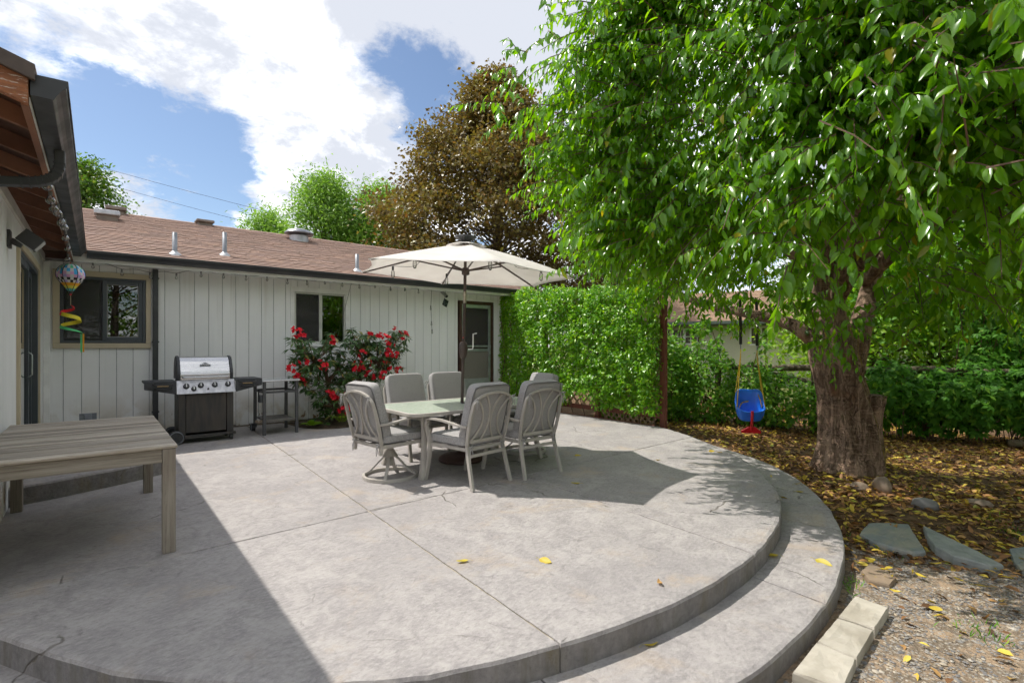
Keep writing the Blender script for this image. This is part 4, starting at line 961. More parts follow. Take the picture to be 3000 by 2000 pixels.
def make_chair(swivel, label):
    """faces +y, origin on the floor under the seat centre"""
    t = thing('patio_chair', label, 'chair', (0, 0, 0), group='dining chairs round the patio table')
    W, SZ = .275, .385                                           # half width, seat frame height
    rec = lambda z: -.27 - .24 * max(0, z - SZ) - .06 * max(0, z - .75)  # back plane leans back
    zt = .935
    # back: two bowed rails, arched top, four bowed inner bars
    for s_ in (-1, 1):
        pts = [(s_ * (W - .045 + .045 * math.sin(math.pi * min(1, (z - SZ + .05) / .72) ** .8)), rec(z), z) for z in np.linspace(SZ - .02, .845, 9)] + [(s_ * (W - .065), rec(.90), .895)]
        part('back_rail', MB().bar(crom(pts, 3), .020, .032, (0, -1, 0)), m_taupe, t, world=False)
    top = [(x, rec(z), z) for x, z in ((-W + .052, .893), (-W + .13, .922), (-.06, .938), (.06, .938), (W - .13, .922), (W - .052, .893))]
    part('top_rail', MB().bar(crom(top, 3), .020, .034, (0, -1, 0)), m_taupe, t, world=False)
    part('lower_back_rail', MB().bar([(-W + .045, rec(.46), .46), (W - .045, rec(.46), .46)], .030, .020, (0, -1, 0)), m_taupe, t, world=False)
    for s_ in (-1, 1):
        for a, b, c in ((.215, .105, .215), (.085, .012, .105)):
            pts = [(s_ * (a * (1 - k) ** 2 + 2 * (2 * b - .5 * (a + c)) * k * (1 - k) + c * k * k), rec(.475 + k * .445) + .004, .47 + k * (.445 if a < .1 else .40)) for k in np.linspace(0, 1, 11)]
            part('back_bar', MB().bar(pts, .015, .015, (0, -1, 0)), m_taupe, t, world=False)
    # seat frame
    for x in (-W + .02, W - .02): part('seat_rail', MB().beam((x, -.262, SZ), (x, .272, SZ), .028, .034), m_taupe, t, world=False, bevel=.003)
    for y in (-.268, .262): part('seat_rail', MB().beam((-W + .034, y, SZ), (W - .034, y, SZ), .028, .034), m_taupe, t, world=False, bevel=.003)
    # arms with S-curved supports
    for s_ in (-1, 1):
        arm = crom([(s_ * (W + .005), rec(.62) + .02, .612), (s_ * (W + .03), -.20, .622), (s_ * (W + .04), .0, .650), (s_ * (W + .04), .16, .655), (s_ * (W + .03), .27, .640)], 4)
        part('arm', MB().bar(arm, .046, .018, (0, 0, 1)), m_taupe, t, world=False)
        if not swivel:
            leg = crom([(s_ * (W + .03), .262, .632), (s_ * (W + .02), .295, .57), (s_ * (W + .005), .275, .46), (s_ * W, .262, .34), (s_ * (W + .005), .285, .18), (s_ * (W + .01), .325, 0.0)], 4)
            part('leg', MB().bar(leg, .036, .030, (0, 1, 0)), m_taupe, t, world=False)
            part('leg', MB().bar(crom([(s_ * (W - .03), -.268, .44), (s_ * (W - .02), -.30, .28), (s_ * (W - .005), -.375, .0)], 4), .030, .032, (0, 1, 0)), m_taupe, t, world=False)
        else:
            sp = crom([(s_ * (W + .03), .262, .632), (s_ * (W + .02), .295, .57), (s_ * (W + .005), .275, .46), (s_ * (W - .005), .255, .36)], 4)
            part('arm_support', MB().bar(sp, .036, .030, (0, 1, 0)), m_taupe, t, world=False)
            part('back_support', MB().bar([(s_ * (W - .03), -.268, .44), (s_ * (W - .03), -.275, .30)], .028, .030, (0, 1, 0)), m_taupe, t, world=False)
    if not swivel:
        part('stretcher', MB().beam((-W + .035, -.308, .325), (W - .035, -.308, .325), .020, .030), m_taupe, t, world=False, bevel=.002)
    else:
        part('swivel_plate', MB().box((-.16, -.16, SZ - .045), (.16, .16, SZ - .020)), m_taupe, t, world=False, bevel=.004)
        part('pedestal', MB().lathe([(.085, .225), (.075, .235), (.045, .285), (.034, .295), (.034, .345)], (0, 0, 0), 14), m_taupe, t, world=False)
        part('hub', MB().lathe([(.024, .12), (.030, .235)], (0, 0, 0), 12), m_taupe, t, world=False)
        for k in range(4):
            a = R(45) + k * math.pi / 2; ca, sa = math.cos(a), math.sin(a)
            part('pedestal_arm', MB().bar(crom([(ca * .035, sa * .035, .232), (ca * .09, sa * .09, .19), (ca * .20, sa * .20, .075), (ca * .275, sa * .275, .028)], 4), .034, .016, (0, 0, 1)), m_taupe, t, world=False)
        ring = MB(); N = 36
        for k in range(N):
            a = 2 * math.pi * k / N
            for r_, z in ((.262, 0), (.292, 0), (.292, .036), (.262, .036)): ring.v.append((r_ * math.cos(a), r_ * math.sin(a), z))
        for k in range(N):
            for j in range(4): ring.f.append((k * 4 + j, ((k + 1) % N) * 4 + j, ((k + 1) % N) * 4 + (j + 1) % 4, k * 4 + (j + 1) % 4)); ring.m.append(0)
        part('floor_ring', ring, m_taupe, t, world=False, bevel=.003)
    # cushions
    sc_ = weld(part('seat_cushion', xf(cushion(.545, .565, .088, .014), Matrix.Translation((0, .015, SZ + .068))), m_fab, t, world=False, smooth=True, recalc=False))
    Mb = Matrix.Translation((0, rec(.75) + .088, .735)) @ Matrix.Rotation(R(90 + 15), 4, 'X')
    bc_ = weld(part('back_cushion', xf(cushion(.535, .60, .112, .018), Mb), m_fab, t, world=False, smooth=True, recalc=False))
    def loop(w, d, h, M4):   # piping round the edge of a cushion face
        pts = []
        for k in range(33):
            a = 2 * math.pi * k / 32; ca, sa = math.cos(a), math.sin(a); L = (abs(ca) ** 9 + abs(sa) ** 9) ** (1 / 9.0); pts.append(M4 @ Vector((ca / L * w / 2 * .985, sa / L * d / 2 * .985, h)))
        return MB().tube(pts, .005, 5, False)
    part('piping', loop(.545, .565, -.036, Matrix.Translation((0, .015, SZ + .068))), m_pipe, sc_, world=False, smooth=True)
    part('piping', loop(.535, .60, .050, Mb), m_pipe, bc_, world=False, smooth=True)
    for x, z in ((-W + .02, .885), (W - .02, .885), (-W + .05, SZ + .02), (W - .05, SZ + .02)):
        y = rec(z) - .022; tie = MB()
        tie.tube(crom([(x - .030, y, z - .005), (x - .012, y - .012, z + .012), (x, y, z), (x + .014, y - .012, z + .014), (x + .034, y, z - .008)], 3), .006, 5)
        tie.tube(crom([(x, y - .006, z), (x - .012, y - .012, z - .05), (x - .008, y - .010, z - .11)], 3), .005, 5).tube(crom([(x, y - .006, z), (x + .014, y - .014, z - .04), (x + .022, y - .010, z - .085)], 3), .005, 5)
        part('tie', tie, m_fab, t, world=False, smooth=True)
    return t
leg0 = make_chair(False, 'grey cushioned four legged patio chair seen from behind, nearest the left end of the table')
sw0 = make_chair(True, 'grey cushioned swivel patio chair on a ring base at the left end of the table')
def place(o, x, y, rz, label=None):
    o.location = (x, y, 0); o.rotation_euler = (0, 0, R(rz))
    if label: o['label'] = label
    return o
c2_ = copy_tree(leg0); c3_ = copy_tree(leg0); c4_ = copy_tree(leg0); sw1 = copy_tree(sw0)
place(leg0, 3.00, 4.43, 9)
place(c2_, 3.71, 4.40, 2, 'grey cushioned four legged patio chair seen from behind, nearest the climbing vine screen')
place(c3_, 3.20, 5.86, 183, 'grey cushioned patio chair on the far side of the table, next to the flowering shrub')
place(c4_, 3.86, 5.90, 178, 'grey cushioned patio chair on the far side of the table, partly behind the umbrella pole')
place(sw0, 2.44, 5.06, -82)
place(sw1, 4.42, 5.16, 84, 'grey cushioned swivel patio chair on a ring base at the right end of the table')

dt = thing('dining_table', 'patio dining table with frosted pale green glass top and taupe metal frame', 'table', (3.46, 5.16, 0))
HL, HW, RC, TZ2 = 1.0, .56, .16, .705
def rrect(hl, hw, rc, n=6):
    out = []
    for cx, cy, a in ((hl - rc, hw - rc, 0), (-hl + rc, hw - rc, 90), (-hl + rc, -hw + rc, 180), (hl - rc, -hw + rc, 270)):
        for k in range(n + 1): out.append((cx + rc * math.cos(R(a + 90 * k / n)), cy + rc * math.sin(R(a + 90 * k / n))))
    return out
oo, ii = rrect(HL, HW, RC), rrect(HL - .038, HW - .038, RC - .03); mb = MB(); n = len(oo)
for pts, z in ((oo, TZ2 - .034), (oo, TZ2 + .002), (ii, TZ2 + .002), (ii, TZ2 - .034)): mb.v += [(x, y, z) for x, y in pts]
for k in range(4):
    for i in range(n): mb.f.append((k * n + i, k * n + (i + 1) % n, ((k + 1) % 4) * n + (i + 1) % n, ((k + 1) % 4) * n + i)); mb.m.append(0)
part('table_rim', mb, m_taupe, dt, world=False, bevel=.006)
def tglass():
    m, t, b = mk('textured green glass'); q = NT(t); v = q.coords('Object'); nz = q.noise(v, 26, 4, .6, 1.0)
    q.l(q.mix(q.rng(nz, .35, .65), (.46, .54, .43), (.56, .63, .53)), b.inputs['Base Color']); b.inputs['Roughness'].default_value = .22
    b.inputs['Transmission Weight'].default_value = .18; q.l(q.bump(nz, .12, .003), b.inputs['Normal']); return m
ii2 = rrect(HL - .040, HW - .040, RC - .032)
part('glass_top', MB().prism([(x, y, TZ2 - .012) for x, y in ii2], (0, 0, .010), 2), tglass(), dt, world=False)
part('umbrella_grommet', MB().lathe([(.028, TZ2 - .003), (.042, TZ2 - .002), (.042, TZ2 + .004), (.028, TZ2 + .005)], (0.0, .0, 0), 18, False), m_dgrey, dt, world=False, smooth=True)
for sx in (-1, 1):
    for sy in (-1, 1):
        part('leg', MB().bar(crom([(sx * .80, sy * .42, TZ2 - .036), (sx * .785, sy * .41, .50), (sx * .79, sy * .415, .28), (sx * .84, sy * .45, 0.0)], 5), .055, .040, (sx, 0, 0)), m_taupe, dt, world=False)
    part('leg_brace', MB().bar(crom([(sx * .78, -.40, .56), (sx * .72, -.2, .60), (sx * .72, .2, .60), (sx * .78, .40, .56)], 4), .02, .03, (0, 0, 1)), m_taupe, dt, world=False)
part('cross_beam', MB().beam((-.72, 0.07, .60), (.72, 0.07, .60), .03, .03), m_taupe, dt, world=False)

# ================================================================== umbrella
def canvas_mat():
    m, t, b = mk('cream umbrella canvas'); q = NT(t); v = q.coords('Object'); col = q.mix(q.rng(q.noise(v, 4, 5), .35, .7), (.87, .845, .81), (.82, .79, .755))
    q.l(col, b.inputs['Base Color']); b.inputs['Roughness'].default_value = .9; b.inputs['Specular IOR Level'].default_value = .2
    tr = q.n('ShaderNodeBsdfTranslucent'); q.l(col, tr.inputs[0]); ms = q.n('ShaderNodeMixShader'); ms.inputs[0].default_value = .48
    q.l(q.bump(q.noise(q.coords('Object', (1, 1, 3)), 5, 3), .25, .03), b.inputs['Normal'])
    out = [n for n in t.nodes if n.type == 'OUTPUT_MATERIAL'][0]; q.l(b.outputs[0], ms.inputs[1]); q.l(tr.outputs[0], ms.inputs[2]); q.l(ms.outputs[0], out.inputs[0]); return m
m_canvas = canvas_mat(); m_pole = M('brown umbrella metal', (.085, .060, .050), (.065, .046, .04), 5, .45)
UB = Vector((3.462, 5.24, 0)); UC = Vector((3.477, 5.158, 2.266)); UR = 1.357; TXs, TYs, UROT = -.025, .048, 3.326
ub = thing('patio_umbrella', 'open cream hexagonal patio umbrella standing through the dining table', 'umbrella', UB)
hub = Vector((3.50, 5.15, 2.655))
def upt(a, f, drop=0.0):      # a point of the canopy at angle a (radians) and fraction f of the way out along the panel
    k = ((a - UROT) / (math.pi / 3)); kk = k - math.floor(k)
    edge = math.cos(math.pi / 6) / math.cos((kk - .5) * math.pi / 3)          # hexagon radius
    sc = 1 - .055 * math.sin(math.pi * kk) * f ** 2                            # scalloped rim
    r = UR * edge * f * sc; x, y = r * math.cos(a), r * math.sin(a)
    zr = UC.z + TXs * x + TYs * y; ctr = 2.64
    z = ctr + (zr - ctr) * (f ** 1.12) - .020 * math.sin(math.pi * kk) * math.sin(math.pi * min(f, 1)) 
    return Vector((UC.x + x, UC.y + y, z - drop))
N, Rr = 72, 14; mb = MB(); f0 = .10
for j in range(Rr + 1):
    for k in range(N): mb.v.append(tuple(upt(UROT + 2 * math.pi * k / N, f0 + (1 - f0) * j / Rr)))
for j in range(Rr):
    for k in range(N): mb.f.append((j * N + k, (j + 1) * N + k, (j + 1) * N + (k + 1) % N, j * N + (k + 1) % N)); mb.m.append(0)
cv = part('canopy', mb, m_canvas, ub, smooth=True, recalc=False)
so_ = cv.modifiers.new('cloth', 'SOLIDIFY'); so_.thickness = .003
mb = MB()                                                        # wind vent cap, wavy hem
for j in range(5):
    for k in range(N):
        a = UROT + 2 * math.pi * k / N; kk = (k * 6 / N) % 1; f = .03 + .165 * j / 4; p = upt(a, f); p.z += .035 - .012 * j / 4 + .022 * math.sin(math.pi * kk) * (j / 4) ** 2; mb.v.append(tuple(p))
for j in range(4):
    for k in range(N): mb.f.append((j * N + k, (j + 1) * N + k, (j + 1) * N + (k + 1) % N, j * N + (k + 1) % N)); mb.m.append(0)
vc = part('vent_cap', mb, m_canvas, ub, smooth=True, recalc=False); so_ = vc.modifiers.new('cloth', 'SOLIDIFY'); so_.thickness = .003
part('solar_finial', MB().lathe([(.03, 2.655), (.10, 2.70), (.135, 2.712), (.135, 2.728), (.11, 2.733)], (UC.x, UC.y, 0), 8), m_dgrey, ub, bevel=.003)
slider = Vector((3.482, 5.165, 2.30))
for k in range(6):
    a = UROT + k * math.pi / 3
    rb = part('rib', MB().bar([upt(a, .05, .012), upt(a, .5, .014), upt(a, .985, .012)], .012, .020, (0, 0, 1)), m_pole, ub)
    part('stay', MB().bar([slider + Vector((math.cos(a) * .04, math.sin(a) * .04, .02)), upt(a, .48, .03)], .010, .018, (0, 0, 1)), m_pole, rb)
    part('rib_pocket', MB().bar([upt(a, .93, .009), upt(a, 1.0, .006)], .045, .010, (0, 0, 1)), m_canvas, rb)
    if k in (0, 1, 2, 4, 5):
        f = .62 + .04 * (k % 3); b = upt(a + .05, f, .03)
        so = part('lamp_socket', MB().lathe([(.008, 0), (.014, -.006), (.014, -.05)], b, 8), m_black, rb)
        part('bulb', MB().lathe([(.012, -.05), (.022, -.065), (.023, -.12), (.014, -.148), (.003, -.152)], b, 10, False), m_bulb, rb, smooth=True)
        part('lamp_cord', MB().tube(crom([upt(a, .40, .02), upt(a + .12, .5, .10), b], 5), .003, 5), m_black, rb)
part('slider_hub', MB().lathe([(.030, -.04), (.048, -.03), (.048, .03), (.035, .05)], slider, 14), m_pole, ub)
part('top_hub', MB().lathe([(.03, -.02), (.045, -.01), (.045, .04), (.03, .05)], (UC.x, UC.y, 2.60), 14), m_pole, ub)
tilt = Vector((3.476, 5.175, 1.99))
part('upper_pole', MB().tube([tilt, (UC.x, UC.y, 2.63)], .019, 14), m_pole, ub, smooth=False)
part('lower_pole', MB().tube([(3.462, 5.24, .10), (3.470, 5.20, 1.25), tilt], .0195, 14), m_pole, ub, smooth=False)
part('tilt_joint', MB().tube([tilt - Vector((0, 0, .07)), tilt + Vector((.001, -.001, .07))], .0215, 14), M('worn chrome joint', (.48, .44, .36), (.30, .27, .22), 18, .35, metal=.7), ub)
cb = part('crank_housing', MB().lathe([(.024, -.115), (.036, -.105), (.050, -.05), (.054, 0), (.050, .055), (.040, .085), (.022, .092)], (3.470, 5.198, 1.36), 18), m_pole, ub, smooth=True)
part('crank_handle', MB().tube([(3.515, 5.16, 1.36), (3.56, 5.13, 1.36), (3.565, 5.125, 1.39), (3.565, 5.125, 1.545), (3.60, 5.097, 1.555)], .008, 8), m_trimw, cb)
part('tilt_button', MB().tube([(3.470, 5.198, 1.50), (3.455, 5.178, 1.50)], .007, 8), m_red, ub)
part('base', MB().lathe([(.265, 0), (.275, .015), (.262, .045), (.215, .072), (.12, .085), (.055, .10), (.038, .115)], (3.462, 5.24, 0), 28), M('dark red-brown cast base', (.075, .032, .026), (.055, .025, .022), 8, .55, bump=.3, bscale=60), ub, smooth=True)
part('base_stem', MB().lathe([(.030, .10), (.030, .42)], (3.462, 5.24, 0), 14), M('red-brown base stem', (.11, .05, .042), None, 5, .5), ub, smooth=True)

# ================================================================== leaves
TPL = {
 'fine': (np.array([(0, 0, 0), (.30, -.46, .05), (.30, 0, -.02), (.30, .46, .05), (.66, -.42, .0), (.66, 0, -.07), (.66, .42, .0), (1, 0, -.20)]),
          [(0, 2, 1), (0, 3, 2), (1, 2, 5), (1, 5, 4), (2, 3, 6), (2, 6, 5), (4, 5, 7), (5, 6, 7)]),
 'mid': (np.array([(0, 0, 0), (.45, -.5, .07), (.45, 0, -.01), (.45, .5, .07), (1, 0, -.10)]), [(0, 2, 1), (0, 3, 2), (1, 2, 4), (2, 3, 4)]),
 'two': (np.array([(0, 0, 0), (.45, -.5, .08), (.45, .5, .08), (1, 0, -.04)]), [(0, 3, 1), (0, 2, 3)]),
}
def frames(D, Nn):
    D = D / np.linalg.norm(D, axis=1, keepdims=True); S = np.cross(Nn, D); S /= np.maximum(1e-6, np.linalg.norm(S, axis=1, keepdims=True)); return D, S, np.cross(D, S)
def leaf_mesh(name, P, D, Nn, L, Wd, mat, tpl='two', smooth=True):
    T, F = TPL[tpl]; D, S, U = frames(D, Nn); n, k = len(P), len(T)
    V = (P[:, None, :] + D[:, None, :] * (T[None, :, 0:1] * L[:, None, None]) + S[:, None, :] * (T[None, :, 1:2] * Wd[:, None, None]) + U[:, None, :] * (T[None, :, 2:3] * L[:, None, None]))
    F = np.array(F); fa = (F[None] + (np.arange(n) * k)[:, None, None]).reshape(-1, 3)
    me = bpy.data.meshes.new(name); me.vertices.add(n * k); me.vertices.foreach_set('co', V.reshape(-1).astype(np.float32))
    me.loops.add(fa.size); me.loops.foreach_set('vertex_index', fa.reshape(-1).astype(np.int32)); me.polygons.add(len(fa))
    me.polygons.foreach_set('loop_start', np.arange(0, fa.size, 3, dtype=np.int32)); me.polygons.foreach_set('loop_total', np.full(len(fa), 3, dtype=np.int32))
    if smooth: me.polygons.foreach_set('use_smooth', np.ones(len(fa), dtype=bool))
    me.materials.append(mat); me.update(calc_edges=True); me.validate(); return me
_unit = {}
def unit_leaf(mat, tpl, ratio):
    key = (mat.name, tpl, round(ratio, 2))
    if key not in _unit:
        _unit[key] = leaf_mesh('leaf', np.zeros((1, 3)), np.array([[1., 0, 0]]), np.array([[0, 0, 1.]]), np.array([1.]), np.array([ratio]), mat, tpl)
    return _unit[key]
def foliage(parent, P, D, Nn, L, Wd, mat, tpl='two', single=300, stuff='foliage', name='leaf'):
    """the leaves that show largest are objects of their own, the rest one part"""
    P, D, Nn, L, Wd = (np.asarray(a, float) for a in (P, D, Nn, L, Wd))
    rv = ROOTM.get(root_of(parent), Matrix()).translation; off = np.array(rv)
    if single:
        d = P[:, 0] * SY + P[:, 1] * CY; r = P[:, 0] * CY - P[:, 1] * SY; z = P[:, 2] - EYE
        inside = (d > .5) & (np.abs(r / np.maximum(d, .01)) < 1.0) & (z / np.maximum(d, .01) < .67) & (z / np.maximum(d, .01) > -.65)
        sc = np.where(inside, L / np.maximum(d, .3), 0); idx = np.argsort(-sc)[:single]; mask = np.ones(len(P), bool); mask[idx] = False
        D2, S2, U2 = frames(D[idx], Nn[idx])
        for q, i in enumerate(idx):
            me = unit_leaf(mat, tpl, round(float(Wd[i] / L[i]) * 10) / 10)
            l = float(L[i]); m4 = Matrix([[D2[q][c] * l, S2[q][c] * l, U2[q][c] * l, P[i][c] - off[c]] for c in range(3)] + [[0, 0, 0, 1]])
            o = bpy.data.objects.new(name, me); COL.objects.link(o); o.parent = parent; o.matrix_local = m4
        P, D, Nn, L, Wd = P[mask], D[mask], Nn[mask], L[mask], Wd[mask]
    me = leaf_mesh(stuff, P - off, D, Nn, L, Wd, mat, tpl)
    o = bpy.data.objects.new(stuff, me); COL.objects.link(o); o.parent = parent; o['kind'] = 'stuff'; return o
def nrm(a): return a / np.maximum(1e-6, np.linalg.norm(a, axis=-1, keepdims=True))

G1, G2, G3 = (.065, .185, .008), (.115, .285, .012), (.18, .38, .020)
m_cherry = leaf_mat('cherry leaf', [(0, G1), (.30, G2), (.62, (.115, .28, .014)), (.94, G3), (.982, (.20, .34, .035)), (.99, (.34, .27, .03)), (1, (.08, .22, .010))], (2.0, 1.75, .28), .24, .54, .65)
m_vine = leaf_mat('vine leaf', [(0, (.075, .23, .010)), (.4, (.14, .35, .016)), (.8, (.22, .44, .025)), (1, (.34, .52, .04))], (1.6, 1.5, .4), .30, .42, .55)
m_maple = leaf_mat('bronze maple leaf', [(0, (.085, .068, .028)), (.35, (.165, .122, .038)), (.65, (.20, .172, .043)), (.88, (.225, .22, .052)), (1, (.29, .15, .052))], (1.3, 1.1, .6), .42, .30, .4)
m_locust = leaf_mat('light green leaflet', [(0, (.14, .27, .05)), (.5, (.21, .37, .07)), (1, (.30, .46, .11))], (1.3, 1.4, .6), .5, .42, .35)
m_olive = leaf_mat('mid green leaf', [(0, (.06, .14, .02)), (.5, (.11, .21, .03)), (.9, (.17, .28, .04)), (1, (.34, .28, .05))], (1.3, 1.4, .6), .45, .36, .4)
m_lime = leaf_mat('bright lime leaf', [(0, (.15, .30, .02)), (.5, (.24, .42, .03)), (1, (.32, .50, .05))], (1.3, 1.3, .5), .45, .42, .4)
m_bramble = leaf_mat('bramble leaf', [(0, (.065, .19, .02)), (.45, (.13, .31, .03)), (.85, (.22, .42, .05)), (1, (.36, .50, .06))], (1.4, 1.5, .5), .42, .40, .4)
m_creeper = leaf_mat('dark creeper leaf', [(0, (.035, .125, .010)), (.5, (.065, .20, .014)), (.9, (.105, .28, .022)), (1, (.22, .38, .04))], (1.5, 1.6, .4), .55, .38, .22)
m_rhodo = leaf_mat('rhododendron leaf', [(0, (.035, .09, .025)), (.5, (.06, .13, .035)), (.88, (.095, .18, .05)), (1, (.38, .27, .09))], (1.2, 1.4, .6), .36, .22, .5)
m_flower = leaf_mat('red petal', [(0, (.50, .005, .018)), (.5, (.66, .010, .030)), (1, (.75, .03, .05))], (1.2, .6, .6), .5, .35, .3)
m_litter = leaf_mat('leaf litter', [(0, (.060, .034, .018)), (.30, (.20, .105, .05)), (.56, (.37, .19, .075)), (.76, (.48, .29, .11)), (.83, (.68, .49, .07)), (.96, (.76, .60, .12)), (1, (.16, .24, .04))], (1.1, 1.0, .5), .6, .22, .3)
m_yleaf = leaf_mat('yellow fallen leaf', [(0, (.55, .40, .04)), (.6, (.60, .46, .06)), (1, (.42, .42, .06))], (1.1, 1.0, .5), .5, .25, .35)
def bark_mat(name, c1, c2, moss=0.0, mcol=(.16, .12, .012), sc=1.0):
    m, t, b = mk(name); q = NT(t); v = q.coords('Object', (7 * sc, 7 * sc, 1.1 * sc), rnd=False); h = q.coords('Object', (2 * sc, 2 * sc, 16 * sc), rnd=False); w = q.coords('Object', rnd=False)
    f = q.noise(v, 1.5, 8, .68, .8); l = q.noise(h, 2.2, 5, .6, .3); fine = q.noise(w, 45, 4, .7)
    col = q.mix(q.rng(f, .36, .62), c1, c2); col = q.mix(q.rng(l, .52, .70, 0, .55), col, tuple(x * 1.35 for x in c2)); col = q.mix(q.rng(fine, .5, .7, 0, .45), col, tuple(x * .5 for x in c1))
    dist_ = q.n('ShaderNodeMix', data_type='RGBA', blend_type='ADD'); dist_.inputs[0].default_value = .35; nz_ = q.n('ShaderNodeTexNoise'); nz_.inputs['Scale'].default_value = 4.0; q.l(w, nz_.inputs['Vector'])
    vb = q.coords('Object', (1.0, 1.0, .28), rnd=False); q.l(vb, dist_.inputs[6]); q.l(nz_.outputs[1], dist_.inputs[7]); vr = q.n('ShaderNodeTexVoronoi', feature='DISTANCE_TO_EDGE'); vr.inputs['Scale'].default_value = 17 * sc; q.l(dist_.outputs[2], vr.inputs['Vector'])
    crk = q.math('MULTIPLY', q.rng(vr.outputs[0], .0, .07, 1, 0), q.rng(q.noise(w, 3.5, 4), .40, .62)); col = q.mix(q.math('MULTIPLY', crk, .65), col, tuple(x * .28 for x in c1))
    rr = q.noise(w, 2.1, 4); col = q.mix(q.rng(rr, .56, .72, 0, .55), col, (.23, .095, .042))
    if moss:
        ge = q.n('ShaderNodeNewGeometry'); sp = q.n('ShaderNodeSeparateXYZ'); q.l(ge.outputs['Normal'], sp.inputs[0])
        side = q.math('SUBTRACT', q.math('MULTIPLY', sp.outputs[0], .62), q.math('MULTIPLY', sp.outputs[1], .78)); side = q.math('ADD', side, q.math('MULTIPLY', sp.outputs[2], .35))
        k = q.math('MULTIPLY', q.rng(side, .62, 1.0), q.rng(q.noise(w, 3.2, 5, .65), .42, .62)); col = q.mix(q.math('MULTIPLY', k, moss), col, mcol)
    q.l(col, b.inputs['Base Color']); b.inputs['Roughness'].default_value = .9; b.inputs['Specular IOR Level'].default_value = .25
    hh = q.math('ADD', q.math('MULTIPLY', f, 1.3), q.math('MULTIPLY', l, .45)); hh = q.math('ADD', hh, q.math('MULTIPLY', fine, .3)); hh = q.math('SUBTRACT', hh, q.math('MULTIPLY', crk, .8)); q.l(q.bump(hh, 1.0, .035), b.inputs['Normal']); return m
m_bark = bark_mat('cherry bark', (.115, .072, .048), (.37, .255, .185), .95, (.30, .215, .02))
m_bark2 = bark_mat('grey-brown bark', (.075, .055, .042), (.17, .135, .11))
m_twig = M('brown twig', (.13, .075, .042), (.09, .05, .03), 9, .75)

# ================================================================== the cherry tree
TB = Vector((7.62, 2.40, gz(7.62, 2.40)))
ct = thing('cherry_tree', 'old cherry tree with thick twisted trunk and glossy drooping green leaves', 'tree', TB)
def rough_trunk(path, radii, n=30, lob=.10, fl=None, seed=0.0):
    path = [Vector(p) for p in path]; mb = MB(); cnt = len(path)
    for i, p in enumerate(path):
        for k in range(n):
            a = 2 * math.pi * k / n; tw = a + .5 * p.z + seed
            f = 1 + lob * math.sin(3 * tw + 1.0) + lob * .7 * math.sin(5 * tw + 2.2 + .8 * p.z) + lob * .9 * noise.noise((math.cos(a) * 2.2, math.sin(a) * 2.2, p.z * 1.1 + seed)) + .045 * noise.noise((math.cos(a) * 7, math.sin(a) * 7, p.z * 3.0 + seed))
            f += .03 * math.sin(11 * tw + 3 * noise.noise((0, 0, p.z * 2)))
            if fl: f += fl(a, p.z)
            mb.v.append((p.x + radii[i] * f * math.cos(a), p.y + radii[i] * f * math.sin(a), p.z))
    for i in range(cnt - 1):
        for k in range(n): mb.f.append((i * n + k, i * n + (k + 1) % n, (i + 1) * n + (k + 1) % n, (i + 1) * n + k)); mb.m.append(0)
    mb.f.append(tuple((cnt - 1) * n + k for k in range(n))); mb.m.append(0); return mb
RU = Vector((CY, -SY, 0)); FU = Vector((SY, CY, 0))          # to the right of the view, away from the view
def tp(r, f, z): return TB + RU * r + FU * f + Vector((0, 0, z))
zs = np.linspace(-.15, 1.72, 34); ctr = []; rad = []
for z in zs:
    ctr.append(tp(-.02 - .10 * sst(.5, 1.8, z) + .03 * math.sin(z * 3), 0, z)); rad.append(.295 + .13 * math.exp(-max(0, z + .1) * 4.0) - .03 * sst(.5, 1.0, z) + .02 * sst(1.2, 1.6, z))
def flare(a, z):
    d = math.cos(a - math.atan2(RU.y, RU.x)); return .22 * max(0, d) ** 2 * sst(1.25, .95, z - TB.z) * sst(.1, .7, z - TB.z) + .10 * max(0, math.sin(4 * a + 1)) * math.exp(-max(0, z - TB.z) * 5)
trunk = part('trunk', rough_trunk(ctr, rad, 96, .085, flare), m_bark, ct, smooth=True, recalc=True)
def limb(name, pts, r0, r1, n=20, lob=.06, parent=trunk):
    pts = crom(pts, 6); k = len(pts); mb = MB()
    rs = [r0 + (r1 - r0) * (i / (k - 1)) ** .85 for i in range(k)]
    mb.tube(pts, rs, n)
    for i in range(len(mb.v)):
        v = Vector(mb.v[i]); c = pts[i // n]; q = v - c; mb.v[i] = tuple(c + q * (1 + lob * 2 * noise.noise(v * 2.6) + lob * noise.noise(v * 8)))
    return part(name, mb, m_bark, parent, smooth=True)
stems = [limb('limb', [tp(-.08, 0, 1.25), tp(-.18, .0, 1.8), tp(-.24, .02, 2.4), tp(-.18, .05, 3.2), tp(-.05, .0, 4.2), tp(.1, -.1, 5.4), tp(.1, -.2, 6.6)], .26, .05),
         limb('limb', [tp(.05, .05, 1.25), tp(.22, .10, 1.75), tp(.42, .20, 2.25), tp(.75, .4, 3.0), tp(1.2, .6, 4.0), tp(1.6, .6, 5.2)], .19, .04),
         limb('limb', [tp(-.15, .10, 1.45), tp(-.45, .45, 1.90), tp(-.95, .95, 2.12), tp(-1.5, 1.5, 2.35), tp(-2.1, 2.0, 2.9)], .115, .03)]
part('stub', rough_trunk([tp(.13 + .17 * t, -.03 - .05 * t, -.15 + 1.12 * t) for t in np.linspace(0, 1, 16)] + [tp(.305, -.08, .99)], [.28 - .15 * t ** .8 + .025 * math.sin(t * 7) for t in np.linspace(0, 1, 16)] + [.05], 48, .09, seed=2), m_bark, trunk, smooth=True)
CC = (4.30, 6.0, 4.1); CR = (4.30, 4.2, 3.5)
limbs_pts = []
